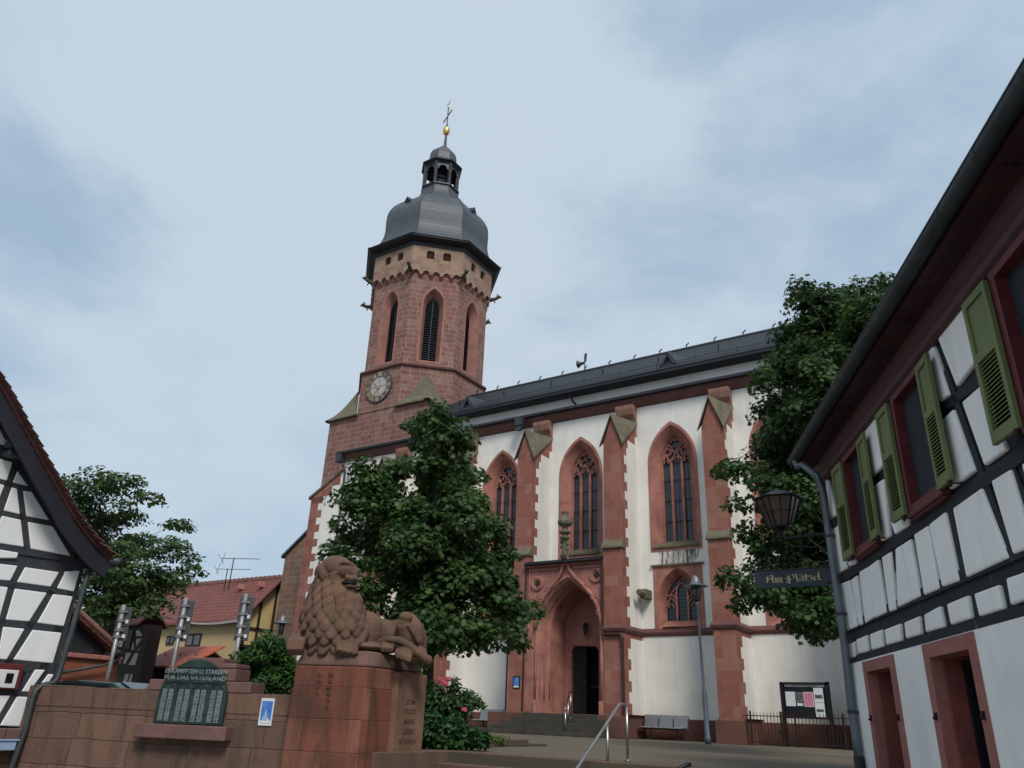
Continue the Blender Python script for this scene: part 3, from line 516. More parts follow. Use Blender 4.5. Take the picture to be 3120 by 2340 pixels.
# water spout
s = MB(); s.fbox(FC, -12.93, -12.63, 5.12, 5.48, .0, .55); s.lathe((0, 0), [(.001, 0)], 3) if False else None
s.loft([[FC.P(-12.78+r*math.cos(R(60*k)), 5.30+r*math.sin(R(60*k)), w) for k in range(6)] for w, r in ((.5, .16), (.72, .10), (.85, .15), (1.0, .12))], True, True); s.build('water_spout', M['cap'], CH, bevel=.02)
# ---- portal
PX = -15.68
FP = Fr((0, 29.8, 0), (1, 0, 0), (0, -1, 0))
p = MB(); oa = arch(-15.5, 1.42, .72, 3.85, 5.84, 10)
p.plate(FP, [(-17.44, .70), (-17.44, 6.46), (-13.9, 6.46), (-13.9, .70)], [oa[::-1]], 1.80)
seq = [(1.80, 1.42, 5.84, -15.5), (1.72, 1.36, 5.77, -15.5), (1.66, 1.36, 5.77, -15.5), (1.52, 1.30, 5.70, -15.5), (1.30, 1.28, 5.68, -15.5), (1.16, 1.22, 5.60, -15.5), (.7, 1.19, 5.56, -15.5), (.2, 1.10, 5.44, -15.5), (.06, 1.10, 5.44, -15.5)]
for a_, b_ in zip(seq[:-1], seq[1:]):
    p.strip(FP, arch(a_[3], a_[1], .72, 3.85, a_[2], 10), a_[0], arch(b_[3], b_[1], .72, 3.85, b_[2], 10), b_[0], closed=False)
p.fbox(FP, -17.44, -13.9, 6.40, 6.46, 0, 1.79)
po = p.build('portal', M['redp'], CH)
bw = MB(); dA, dB, dz0, dz1 = -16.28, -15.02, .78, 3.38
bw.plate(FP, [(-16.9, .7), (-16.9, 5.6), (-14.2, 5.6), (-14.2, .7)], [[(dA, dz0), (dA, 3.2), (dA+.16, dz1), (dB-.16, dz1), (dB, 3.2), (dB, dz0)]], .08)
bw.strip(FP, [(dA, dz0), (dA, 3.2), (dA+.16, dz1), (dB-.16, dz1), (dB, 3.2), (dB, dz0)], .08, [(dA, dz0), (dA, 3.2), (dA+.16, dz1), (dB-.16, dz1), (dB, 3.2), (dB, dz0)], -.4, closed=False); bw.build('portal_back_wall', M['redp'], po)
d = MB(); d.fbox(FP, dA, -15.66, dz0, dz1, -.12, -.06)
for k in range(5): d.fbox(FP, dA+.01+k*.122, dA+.11+k*.122, dz0+.02, dz1-.03, -.06, -.052)
d.fbox(FP, dA, dB, dz0, dz1, -.9, -.85); dd = d.build('door', M['door'], po)
d = MB(); d.tube([FP.P(-15.74, 1.9, -.05), FP.P(-15.74, 2.05, -.03)], .015, 6); d.build('handle', M['zinc'], dd)
rl = MB(); rl.fbox(FP, -15.64, -15.05, 1.80, 1.86, -.5, -.42); rl.build('inner_rail', M['louvre'], po)
mo = MB()      # mouldings of the arch
for dw, dh, zz, w, t in ((1.47, 3.85, 5.93, 1.82, .045), (1.375, 3.85, 5.79, 1.69, .032), (1.30, 3.85, 5.70, 1.42, .038), (1.23, 3.85, 5.61, 1.12, .035)):
    cxx = -15.5; pts = arch(cxx, dw, 1.2, dh, zz, 10); mo.tube([FP.P(u, z, w) for u, z in pts], t, 8)
for u, w in ((-16.95, 1.84), (-16.86, 1.66), (-16.78, 1.42), (-16.72, 1.12), (-14.05, 1.84)):
    mb_ = MB(); mb_.fbox(FP, u-.075, u+.075, .72, 1.22, w-.09, w+.06); mb_.build('shaft_base', M['redp'], po, bevel=.015)
og = [(-17.0, 3.9), (-16.98, 4.25), (-16.86, 4.7), (-16.62, 5.15), (-16.28, 5.55), (-15.98, 5.85), (-15.80, 6.15), (-15.70, 6.5), (-15.66, 6.75)]
og2 = [(-14.0, 3.9), (-14.03, 4.25), (-14.16, 4.7), (-14.42, 5.15), (-14.80, 5.55), (-15.16, 5.85), (-15.40, 6.15), (-15.55, 6.5), (-15.62, 6.75)]
for o_ in (og, og2): mo.tube([FP.P(u, z, 1.86) for u, z in o_], [.08]*7+[.10, .12], 8)
for u, z in ((-16.72, 5.05), (-16.40, 5.48), (-14.34, 5.06), (-14.70, 5.50), (-16.93, 4.5), (-14.1, 4.45)):
    for k in range(5): mo.ball(FP.P(u+.09*math.cos(k*1.3), z+.09*math.sin(k*1.3), 1.88), .055, n=6)
mo.build('arch_moulding', M['redp'], po, smooth=True)
for u, z in ((-16.98, 5.72), (-14.22, 5.90)):
    q = MB(); q.tube(arcs(FP, u, z, .26, 0, 360, 1.83, 20)[:-1], .04, 6, closed=True); q.tube(arcs(FP, u, z, .19, 0, 360, 1.825, 20)[:-1], .03, 6, closed=True)
    ro_ = q.build('roundel', M['redp'], po)
    q = MB()
    for k in range(4): q.loft([[FP.P(u+.075*math.cos(R(90*k))+.06*math.cos(R(45*j)), z+.075*math.sin(R(90*k))+.06*math.sin(R(45*j)), w) for j in range(8)] for w in (1.79, 1.812+.001*k)], True, True)
    q.build('quatrefoil', M['darkm'], ro_)
pn = MB()
for u0, u1, z0, z1 in ((-17.36, -15.95, 6.22, 6.30), (-15.3, -13.98, 6.22, 6.30), (-17.40, -17.32, 3.9, 6.3), (-14.0, -13.93, 3.9, 6.3)): pn.fbox(FP, u0, u1, z0, z1, 1.795, 1.85)
pn.fbox(FP, -17.46, -13.88, 6.38, 6.47, 1.79, 1.92); pn.build('panel_frame', M['redp'], po, bevel=.01)
rf = MB(); rf.prism([FP.P(-17.5, 6.50, 2.02), FP.P(-17.5, 6.60, 2.02), FP.P(-17.5, 7.0, .0), FP.P(-17.5, 6.86, .0)], FP.u*3.62); rr_ = rf.build('portal_roof', M['slate'], po)
gt = MB(); gt.tube([FP.P(-17.52, 6.50, 2.04), FP.P(-13.9, 6.50, 2.04)], .05, 8); gt.build('gutter', M['black'], rr_)
fi = MB(); cxy = (PX+.05, 29.8-1.92)
fi.lathe(cxy, [(.13, 6.62), (.12, 6.9), (.10, 7.25), (.105, 7.42), (.20, 7.47), (.22, 7.53), (.13, 7.60), (.13, 7.66), (.24, 7.70), (.25, 7.76), (.12, 7.84), (.125, 7.98), (.24, 8.02), (.30, 8.10), (.30, 8.20), (.25, 8.32), (.14, 8.40), (.13, 8.52), (.17, 8.58), (.17, 8.62), (.02, 8.64)], 14)
for k in range(8): fi.ball((cxy[0]+.25*math.cos(k*.785), cxy[1]+.25*math.sin(k*.785), 8.19), .075, n=6)
for k, s_ in enumerate((1, -1, 1, -1)): fi.ball((cxy[0]+s_*.15, cxy[1]-.02, 7.05+.10*k), .07, .05, .09, n=7)
fi.build('finial', M['cap'], po, smooth=True)
# church steps
cs = MB()
for k in range(5):
    z1 = .75-.15*k; w1 = 1.98+.27*(k+1); cs.fbox(FP, -17.25-.33*k, -13.75+.10*k, z1-.15, z1, 1.98+.27*k-(.6 if k == 0 else .02), w1)
cs.fbox(FP, -17.43, -13.91, .3, .72, .0, 2.0); cs.build('portal_steps', M['stepd'], CH, bevel=.012)
s = MB(); s.fbox(FP, -18.7, -17.6, 0, .74, 1.9, 2.55); s.build('step_cheek', M['plinth'], CH, bevel=.02); s = MB(); s.fbox(FP, -14.0, -12.95, 0, .72, 1.9, 2.3); s.build('step_cheek', M['plinth'], CH, bevel=.02)
# ---- west pier with sloping cap
s = MB(); Y_ = 0; s.prism([FC.P(-33.42, 0, -.004), FC.P(-30.98, 0, -.004), FC.P(-30.98, 13.0, -.004), FC.P(-31.3, 12.95, -.004), FC.P(-33.42, 11.75, -.004)], -FC.n*1.0); pr_ = s.build('corner_pier', M['plaster'], CH)
q = MB(); z = .7; k = 0
while z < 11.6:
    z2 = min(z+.41, 11.75); q.fbox(FC, -33.44, -33.44+(.62 if k % 2 else .95), z, z2, -.98, .012); z = z2; k += 1
q.prism([FC.P(-33.44, 11.75, .012), FC.P(-31.3, 12.97, .012), FC.P(-31.3, 12.3, .012), FC.P(-31.9, 12.3, .012), FC.P(-31.9, 11.75, .012), FC.P(-32.5, 11.75, .012), FC.P(-32.5, 11.4, .012), FC.P(-33.44, 11.4, .012)], -FC.n*.2); q.build('quoins', M['red'], pr_)
q = MB(); q.prism([FC.P(-33.62, 11.66, .08), FC.P(-31.2, 13.02, .08), FC.P(-31.2, 13.16, .08), FC.P(-33.62, 11.80, .08)], -FC.n*1.2); q.build('cap_stone', M['cap'], pr_)
# ================================================================== tower
TC = (-31.40, 36.15); A0, A1, A2 = 4.0, 3.85, 4.08
TW = MB(); TW.box(TC[0]-A0, TC[0]+A0, TC[1]-A0, TC[1]+A0, 0, 17.65)
TW.lathe(TC, [(A0, 17.6), (A0, 20.42)], 8, R(22.5), True)
tower = TW.build('tower', M['tower'], CH)
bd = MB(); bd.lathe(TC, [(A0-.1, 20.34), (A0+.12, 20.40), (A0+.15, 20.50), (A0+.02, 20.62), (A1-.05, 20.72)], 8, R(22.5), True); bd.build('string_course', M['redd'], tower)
faces = [Fr((TC[0]+math.cos(R(45*k))*A1, TC[1]+math.sin(R(45*k))*A1, 0), (-math.sin(R(45*k)), math.cos(R(45*k)), 0), (math.cos(R(45*k)), math.sin(R(45*k)), 0)) for k in range(8)]
fw_ = A1*math.tan(R(22.5))
oc = MB()
for Ff in faces:
    sr = MB()
    hole = arch(0, .66, 20.95, 25.05, 26.22, 8); inn = arch(0, .45, 21.1, 24.9, 25.75, 8)
    oc.plate(Ff, [(-fw_, 20.4), (-fw_, 29.2), (fw_, 29.2), (fw_, 20.4)], [hole[::-1]], 0)
    sr.strip(Ff, arch(0, .80, 20.80, 25.05, 26.45, 8), .018, hole, .018); sr.strip(Ff, arch(0, .80, 20.80, 25.05, 26.45, 8), -.01, arch(0, .80, 20.80, 25.05, 26.45, 8), .018)
    sr.strip(Ff, hole, .018, inn, -.55); sr.strip(Ff, inn, -.55, inn, -.8); sr.build('opening_surround', M['towers'], tower)
oc.build('belfry_stage', M['tower'], tower)
for Ff in faces:
    lv = MB(); z = 21.12
    while z < 25.7:
        h = 25.75-24.9; hw = .45 if z < 24.9 else .45*math.sqrt(max(.02, 1-((z-24.9)/.86)**1.7))
        lv.prism([Ff.P(-hw, z, -.52), Ff.P(-hw, z+.03, -.50), Ff.P(-hw, z+.16, -.66), Ff.P(-hw, z+.13, -.68)], Ff.u*2*hw); z += .165
    lv.plate(Ff, inn[::-1], [], -.72); lv.fbox(Ff, -.02, .02, 21.1, 25.6, -.56, -.50); lv.build('louvre', M['louvre'], tower)
# corbel table and top storey
ft = MB(); fw2 = A2*math.tan(R(22.5)); cbm = MB()
for k in range(8):
    Ff = Fr((TC[0]+math.cos(R(45*k))*A2, TC[1]+math.sin(R(45*k))*A2, 0), (-math.sin(R(45*k)), math.cos(R(45*k)), 0), (math.cos(R(45*k)), math.sin(R(45*k)), 0))
    ol = [(-fw2, 29.25), (-fw2, 27.05)]; n5 = 5; sp_ = 2*fw2/n5
    for j in range(n5):
        c_ = -fw2+sp_*(j+.5); r_ = sp_*.36; ol += [(c_-r_, 27.05)]+[(c_-r_*math.cos(math.pi*i_/8), 27.05+r_*1.25*math.sin(math.pi*i_/8)) for i_ in range(1, 8)]+[(c_+r_, 27.05)]
        cbm.prism([Ff.P(c_-sp_/2-.09, 26.86, -.23), Ff.P(c_-sp_/2-.09, 27.06, .02), Ff.P(c_-sp_/2-.09, 27.06, -.23)], Ff.u*.18)
    ol += [(fw2, 27.05), (fw2, 29.25)]
    wn_ = [[(u-.26, 28.30), (u-.26, 28.80), (u-.16, 28.92), (u+.16, 28.92), (u+.26, 28.80), (u+.26, 28.30)] for u in (-.50, .60)]
    ft.plate(Ff, ol[::-1], wn_, 0)
    for i_ in range(1, len(ol)-2): a_, b_ = ol[i_], ol[i_+1]; ft.face([Ff.P(a_[0], a_[1], 0), Ff.P(a_[0], a_[1], -.24), Ff.P(b_[0], b_[1], -.24), Ff.P(b_[0], b_[1], 0)])
    for h_ in wn_: ft.strip(Ff, h_, 0, h_, -.35)
    for u in (-.50, .60):
        lv = MB()
        for q_ in range(6): lv.prism([Ff.P(u-.26, 28.32+q_*.1, -.15), Ff.P(u-.26, 28.35+q_*.1, -.14), Ff.P(u-.26, 28.42+q_*.1, -.24), Ff.P(u-.26, 28.39+q_*.1, -.25)], Ff.u*.52)
        lv.fbox(Ff, u-.26, u+.26, 28.30, 28.92, -.36, -.30)
        if k in (4, 5, 6, 7, 0): lv.build('small_louvre', M['tuft'], tower)
ft.build('top_storey', M['towert'], tower); cbm.build('corbel_table', M['towers'], tower)
lm = MB(); lm.lathe(TC, [(A1+.02, 27.0), (A1+.03, 27.5), (A1+.02, 29)], 8, R(22.5), True); lm.build('frieze_back', M['towers'], tower)
# gargoyles at the octagon corners
for k in range(8):
    a = R(22.5+45*k); Rr = A2/math.cos(R(22.5)); dx, dy = math.cos(a), math.sin(a); g = MB(); P3 = lambda r, z: Vector((TC[0]+dx*r, TC[1]+dy*r, z))
    g.tube([P3(Rr-.45, 27.20), P3(Rr+.0, 27.20), P3(Rr+.38, 27.28), P3(Rr+.52, 27.36)], [.17, .15, .11, .12], 7); g.ball(P3(Rr+.55, 27.40), .14, n=8); g.bar(P3(Rr+.58, 27.38), P3(Rr+.76, 27.36), .11, .08)
    for s_ in (1, -1): g.bar(P3(Rr+.2, 27.25)+Vector((-dy, dx, 0))*.12*s_, P3(Rr+.3, 27.02)+Vector((-dy, dx, 0))*.16*s_, .06, .06); g.bar(P3(Rr+.50, 27.45)+Vector((-dy, dx, 0))*.08*s_, P3(Rr+.46, 27.6)+Vector((-dy, dx, 0))*.1*s_, .05, .05)
    g.build('gargoyle', M['garg'], tower, smooth=True)
# corner broaches
def broach(sx, sy):
    b_ = MB(); c = Vector((TC[0]+sx*(A0+.22), TC[1]+sy*(A0+.22), 17.62)); k1 = A0*math.tan(R(22.5))-.15
    v1 = Vector((TC[0]+sx*(A0+.22), TC[1]+sy*k1, 17.66)); v2 = Vector((TC[0]+sx*k1, TC[1]+sy*(A0+.22), 17.66)); ap = Vector((TC[0]+sx*A0*.707+sx*.05, TC[1]+sy*A0*.707+sy*.05, 20.05))
    def curve(p, n=6): return [p.lerp(ap, t/n)-Vector((0, 0, .42*math.sin(math.pi*t/n)))*(1-.35*t/n) for t in range(n+1)]
    c0, c1, c2 = curve(c), curve(v1), curve(v2)
    w1_ = [p for p in c1]; w1_[0:] = [Vector((p.x-(sx*.0), p.y, p.z)) for p in c1]
    for k in range(6): b_.face([c0[k], c1[k], c1[k+1], c0[k+1]]); b_.face([c2[k], c0[k], c0[k+1], c2[k+1]])
    b_.prism([c, v1, v1+Vector((-sx*.3, 0, 0)), c+Vector((-sx*.3, 0, 0))], (0, 0, -.1)); b_.prism([c, v2, v2+Vector((0, -sy*.3, 0)), c+Vector((0, -sy*.3, 0))], (0, 0, -.102))
    b_.build('broach', M['cap'], tower)
for sx in (1, -1):
    for sy in (1, -1): broach(sx, sy)
# west buttress of the tower
s = MB(); s.prism([Vector((-37.8, 32.25, 0)), Vector((-35.38, 32.25, 0)), Vector((-35.38, 32.25, 11.0)), Vector((-37.8, 32.25, 9.2))], (0, 1.3, 0)); s.prism([Vector((-35.39, 32.25, 0)), Vector((-33.4, 32.25, 0)), Vector((-33.4, 32.25, 9)), Vector((-35.39, 32.25, 9))], (0, -1.2, 0)) if False else None
sb_ = s.build('tower_buttress', M['brown'], tower)
s = MB(); s.prism([Vector((-38.0, 32.1, 9.05)), Vector((-35.38, 32.1, 11.0)), Vector((-35.38, 32.1, 11.14)), Vector((-38.0, 32.1, 9.22))], (0, 1.6, 0)); s.build('cap_stone', M['slated'], tower)
# clock
FT = Fr((TC[0], TC[1]-A0, 0), (1, 0, 0), (0, -1, 0)); cz = 19.22
def disc(mb, F, cu, cz_, r0, r1, w0, w1, n=40):
    o0 = [(cu+r0*math.cos(2*math.pi*k/n), cz_+r0*math.sin(2*math.pi*k/n)) for k in range(n)]; o1 = [(cu+r1*math.cos(2*math.pi*k/n), cz_+r1*math.sin(2*math.pi*k/n)) for k in range(n)]
    if r1 > 0: mb.strip(F, o0, w1, o1, w1)
    else: mb.plate(F, o0, [], w1)
    mb.strip(F, o0, w0, o0, w1)
c_ = MB(); disc(c_, FT, 0, cz, 1.04, .66, 0, .09); clk = c_.build('clock', M['ring'], tower)
c_ = MB(); disc(c_, FT, 0, cz, .67, 0, 0, .075); c_.build('dial', M['dial'], clk)
c_ = MB(); c_.tube(arcs(FT, 0, cz, 1.05, 0, 360, .06, 40)[:-1], .025, 6, closed=True)
for a in (0, 90, 180, 270): c_.bar(FT.P(.05*math.cos(R(a)), cz+.05*math.sin(R(a)), .082), FT.P(.66*math.cos(R(a)), cz+.66*math.sin(R(a)), .082), .02, .01, FT.n)
c_.build('rim', M['darkm'], clk)
c_ = MB(); num = ['XII', 'I', 'II', 'III', 'IV', 'V', 'VI', 'VII', 'VIII', 'IX', 'X', 'XI']
for h in range(12):
    a = R(90-30*h); rad = Vector((math.cos(a), math.sin(a))); tn = Vector((math.sin(a), -math.cos(a))); s_ = num[h]; wds = {'I': .045, 'V': .13, 'X': .13}; tot = sum(wds[q]+.03 for q in s_)-.03; x = -tot/2
    def stroke(x0, r0, x1, r1, wd):
        p0 = rad*r0+tn*x0; p1 = rad*r1+tn*x1; c_.bar(FT.P(p0.x, cz+p0.y, .098), FT.P(p1.x, cz+p1.y, .098), wd, .012, FT.n)
    for q in s_:
        if q == 'I': stroke(x+.0225, .71, x+.0225, .99, .035)
        elif q == 'V': stroke(x, .99, x+.065, .71, .035); stroke(x+.13, .99, x+.065, .71, .02)
        else: stroke(x, .99, x+.13, .71, .035); stroke(x+.13, .99, x, .71, .02)
        x += wds[q]+.03
c_.build('numerals', M['golddull'], clk)
def hand(ang, ln, wd, w):
    a = R(ang); d_ = Vector((math.cos(a), math.sin(a))); t_ = Vector((-d_.y, d_.x)); P2 = lambda r, s_: FT.P((d_*r+t_*s_).x, cz+(d_*r+t_*s_).y, w)
    c_.prism([P2(-.16, .03), P2(-.16, -.03), P2(ln*.75, -wd), P2(ln, 0), P2(ln*.75, wd)], FT.n*.02)
c_ = MB(); hand(90+43, .58, .05, .125); hand(-108-14, .92, .035, .15); disc(c_, FT, 0, cz, .06, 0, .1, .18, 12); c_.build('hands', M['golddull'], clk)
# ---- tower roof
def octprof(prof, mt, name, parent): o_ = MB(); o_.lathe(TC, prof, 8, R(22.5), True); return o_.build(name, mt, parent)
ev = MB(); ev.lathe(TC, [(A2-.2, 29.15), (A2+.05, 29.22), (A2+.08, 29.46), (4.48, 29.56), (4.62, 29.66), (4.62, 29.78), (4.4, 29.85)], 8, R(22.5), True); dome = None
prof = [(4.68, 29.76), (4.40, 29.93), (4.15, 30.12), (3.92, 30.42), (3.76, 30.8), (3.66, 31.2), (3.62, 31.6), (3.63, 32.1), (3.63, 32.6), (3.58, 33.1), (3.42, 33.55), (3.18, 33.98), (2.86, 34.38), (2.48, 34.74), (2.06, 35.08), (1.76, 35.36), (1.54, 35.66), (1.40, 35.98), (1.32, 36.35), (1.30, 36.62)]
def smoothprof(P, n=4):
    o = []
    for i in range(len(P)-1):
        p0, p1_, p2_, p3_ = P[max(0, i-1)], P[i], P[i+1], P[min(len(P)-1, i+2)]
        for k in range(n):
            t = k/n; o.append(tuple(.5*(2*p1_[j]+(p2_[j]-p0[j])*t+(2*p0[j]-5*p1_[j]+4*p2_[j]-p3_[j])*t*t+(3*p1_[j]-p0[j]-3*p2_[j]+p3_[j])*t**3) for j in (0, 1)))
    return o+[P[-1]]
prof = smoothprof(prof, 3); dome = octprof(prof, M['slated'], 'tower_dome', CH); ev.build('eaves', M['black'], dome)
rb = MB()
for k in range(8):
    a = R(22.5+45*k); c8 = 1/math.cos(R(22.5)); rb.tube([Vector((TC[0]+r*c8*math.cos(a), TC[1]+r*c8*math.sin(a), z)) for r, z in prof], .045, 5)
rb.build('hip_ridges', M['lead'], dome, smooth=True)
for k in (6, 0, 4):
    Fd = Fr((TC[0], TC[1], 0), (-math.sin(R(45*k)), math.cos(R(45*k)), 0), (math.cos(R(45*k)), math.sin(R(45*k)), 0)); d = MB()
    A_, B_, T_ = Fd.P(-.24, 33.75, 3.42), Fd.P(.24, 33.75, 3.42), Fd.P(0, 34.2, 3.40); bk = Fd.P(0, 34.4, 2.7)
    d.face([A_, T_, bk]); d.face([T_, B_, bk]); d.bar(A_, T_, .05, .07); d.bar(B_, T_, .05, .07); o = d.build('vent_dormer', M['zincd'], dome)
    d = MB(); d.face([A_, B_, T_]); d.build('opening', M['darkm'], o)
lan = MB(); lan.lathe(TC, [(1.30, 36.62), (1.40, 36.66), (1.40, 36.76), (1.18, 36.80)], 8, R(22.5), True)
for k in range(8):
    a = R(22.5+45*k); Rr = 1.22/math.cos(R(22.5)); c = Vector((TC[0]+Rr*math.cos(a), TC[1]+Rr*math.sin(a), 0)); lan.bar(c+Vector((0, 0, 36.7)), c+Vector((0, 0, 38.75)), .20, .20, (math.cos(a), math.sin(a), 0))
    Ff = Fr((TC[0]+math.cos(R(45*k))*1.24, TC[1]+math.sin(R(45*k))*1.24, 0), (-math.sin(R(45*k)), math.cos(R(45*k)), 0), (math.cos(R(45*k)), math.sin(R(45*k)), 0)); f3 = .5
    lan.plate(Ff, [(-f3, 38.75), (-f3, 38.1)]+[(-.33*math.cos(math.pi*i_/8), 38.1+.38*math.sin(math.pi*i_/8)) for i_ in range(9)]+[(f3, 38.1), (f3, 38.75)], [], 0)
    lan.tube([Ff.P(-.33*math.cos(math.pi*i_/8), 38.1+.38*math.sin(math.pi*i_/8), 0) for i_ in range(9)], .04, 6)
lant = lan.build('lantern', M['lead'], dome)
s = MB()
for k in range(8):
    Ff = Fr((TC[0]+math.cos(R(45*k))*.8, TC[1]+math.sin(R(45*k))*.8, 0), (-math.sin(R(45*k)), math.cos(R(45*k)), 0), (math.cos(R(45*k)), math.sin(R(45*k)), 0))
    for z in (37.4, 37.75, 38.1, 38.4): s.bar(Ff.P(-.4, z, 0), Ff.P(.4, z, 0), .06, .03)
s.lathe(TC, [(.5, 37.2), (.52, 38.7)], 8, R(22.5)); s.build('bell_frame', M['black'], lant)
ce = MB(); ce.lathe(TC, [(1.0, 38.62), (1.28, 38.66), (1.34, 38.78), (1.48, 38.84), (1.50, 38.94), (1.2, 39.06)], 8, R(22.5), True); ce.build('eaves', M['black'], lant)
octprof(smoothprof([(1.46, 38.95), (1.22, 39.08), (1.09, 39.28), (1.04, 39.55), (1.02, 39.85), (.96, 40.15), (.84, 40.42), (.64, 40.66), (.40, 40.86), (.24, 41.02), (.17, 41.2), (.13, 41.25)]), M['slated'], 'cap', lant)
TX = (TC[0]+.06, TC[1]+.05)
s = MB(); s.lathe(TX, [(.15, 41.1), (.17, 41.18), (.12, 41.3), (.08, 42.45), (.07, 42.5)], 10); s.build('spire_rod', M['lead'], lant)
s = MB(); s.lathe(TX, [(.02, 42.38), (.14, 42.43), (.24, 42.56), (.29, 42.78), (.26, 43.0), (.16, 43.16), (.04, 43.22)], 16); s.build('ball', M['gold'], lant, smooth=True)
# cross: turned toward the nave, outlined iron bars
Fx = Fr((TX[0], TX[1], 0), (.88, -.47, 0), (-.47, -.88, 0)); s = MB(); s.tube([Fx.P(0, 43.15, 0), Fx.P(0, 43.5, 0)], .05, 6)
cr_ = [(-.06, 43.3), (-.06, 44.30), (-.62, 44.30), (-.70, 44.38), (-.82, 44.38), (-.86, 44.36)]
def armp(cx, cz, ang, ln):
    a = R(ang); d_ = Vector((math.cos(a), math.sin(a))); t_ = Vector((-d_.y, d_.x))
    L1 = [d_*.05+t_*.06, d_*(ln-.22)+t_*.06, d_*(ln-.16)+t_*.12, d_*(ln-.06)+t_*.10, d_*ln, d_*(ln-.06)-t_*.10, d_*(ln-.16)-t_*.12, d_*(ln-.22)-t_*.06, d_*.05-t_*.06]
    s.tube([Fx.P(cx+p.x, cz+p.y, 0) for p in L1], .024, 5)
armp(0, 44.32, 90, .95); armp(0, 44.32, 0, .82); armp(0, 44.32, 180, .82); armp(0, 44.32, 270, 1.0); s.build('cross', M['lead'], lant)
s = MB(); s.tube([Fx.P(0, 45.2, 0), Fx.P(0, 45.5, 0)], .02, 5)
ck = [(-.30, 45.62), (-.22, 45.80), (-.12, 45.72), (-.02, 45.66), (.10, 45.66), (.18, 45.78), (.30, 45.86), (.28, 45.70), (.16, 45.54), (.02, 45.46), (-.10, 45.48), (-.16, 45.60)]
s.prism([Fx.P(u, z, -.015) for u, z in ck], Fx.n*.03); s.build('weathercock', M['gold'], lant)
# siren on the ridge
rt_ = empty('roof_siren', (-19.05, RY, RZ), 'small horn siren on a pole standing on the slate nave roof ridge', 'siren')
s = MB(); s.tube([(-19.05, RY, RZ), (-19.05, RY, RZ+1.1)], .04, 6); s.build('pole', M['zinc'], rt_)
s = MB(); s.loft([[Vector((x_, RY+r_*math.cos(R(36*k)), RZ+.55+r_*math.sin(R(36*k)))) for k in range(10)] for x_, r_ in ((-19.1, .08), (-19.3, .10), (-19.5, .24))], True, True); s.tube([(-19.05, RY, RZ+.55), (-19.2, RY, RZ+.55)], .05, 6); s.build('horn', M['zincd'], rt_)
s = MB(); s.bar((-19.0, RY, RZ+.6), (-18.95, RY, RZ+1.15), .10, .06); s.build('panel', M['zincd'], rt_)
# ================================================================== memorial wall
P0 = Vector((-9.10, 8.25, 0)); P1 = Vector((-8.01, 8.60, 0)); P2_ = Vector((-8.13, 10.0, 0))
WD = Vector((-.93, -.37, 0)).normalized(); FWL = Fr(P0-WD*.3+Vector((-.37, .93, 0)).normalized()*.22, -WD, (WD.y*-1*-1, 0, 0))
FWL = Fr(P0+Vector((-.37, .93, 0)).normalized()*.22, WD, (.37, -.93, 0))     # u grows to the left, w toward the street
MW = empty('memorial_wall', FWL.P(2, -1.15), 'low weathered red sandstone wall between the lion pedestal and the timbered gable, carrying the green bronze plaque', 'wall')
def U(t, x, y, w=0): return FWL.uz(t, x, y, w)
uR, zT = U('U2', 1300, 1020); uE, zE = U('U2', 300, 1005)
b = MB(); LEN = 6.3; ZW = .71
b.prism([FWL.P(-.3, -1.2, 0), FWL.P(-.3, -1.2, -.45), FWL.P(LEN, -1.2, -.45), FWL.P(LEN, -1.2, 0)], (0, 0, 1.2+ZW-.02)); b.build('masonry', M['memw'], MW, bevel=.01)
c = MB(); u = -.25
while u < LEN-.1:
    u2 = min(u+random.uniform(.55, .95), LEN); c.fbox(FWL, u+.004, u2-.004, ZW-.30, ZW+random.uniform(-.012, .012), -.47, .012); u = u2
c.build('coping', M['memw'], MW, bevel=.015)
def blk(name, pts, w0, w1, mt=M['block']):
    us = [U('U2', x, y) for x, y in pts]; u0 = min(p[0] for p in us); u1 = max(p[0] for p in us); z0 = min(p[1] for p in us); z1 = max(p[1] for p in us)
    q = MB(); q.fbox(FWL, u0, u1, z0, z1, w0, w1); q.build(name, mt, MW, bevel=.012); return u0, u1, z0, z1
pr = U('U2', 1900, 1180); pl_ = U('U2', 1310, 1270); ptop = U('U2', 1650, 745)
uc = (U('U2', 1925, 1050)[0]+U('U2', 1350, 1060)[0])/2; hwp = abs(U('U2', 1350, 1060)[0]-U('U2', 1925, 1050)[0])/2; zb = U('U2', 1600, 1290)[1]; zt = ptop[1]
zs = zt-hwp*.98
print('plaque', uc, hwp, zb, zt, zs, 'wallend', uE, zT, zE)
for xl, xr, yt_, yb_, dep in ((1242, 2107, 922, 1015, .02), (1402, 1978, 816, 918, .02), (1560, 1868, 728, 815, .015), (1860, 1984, 778, 818, .01)):
    a_, c_ = U('U2', xl, yb_, .02), U('U2', xr, yb_, .02); zt_, zb_ = U('U2', (xl+xr)/2, yt_, .02)[1], U('U2', (xl+xr)/2, yb_+3, .02)[1]
    q = MB(); q.fbox(FWL, min(a_[0], c_[0]), max(a_[0], c_[0]), zb_+.006, zt_, -.42, dep); q.build('stepped_block', M['block'], MW, bevel=.012)
q = MB(); q.fbox(FWL, uc-hwp-.17, uc+hwp+.2, zb-.20, zb-.01, -.05, .20); q.build('shelf', M['block'], MW, bevel=.015)
ol = [(uc-hwp, zb), (uc-hwp, zs)]+[(uc-hwp*math.cos(math.pi*k/20), zs+(zt-zs)*math.sin(math.pi*k/20)) for k in range(1, 20)]+[(uc+hwp, zs), (uc+hwp, zb)]
q = MB(); q.prism([FWL.P(u, z, .0) for u, z in ol], FWL.n*.06); pq = q.build('plaque', M['bronze'], MW, bevel=.006)
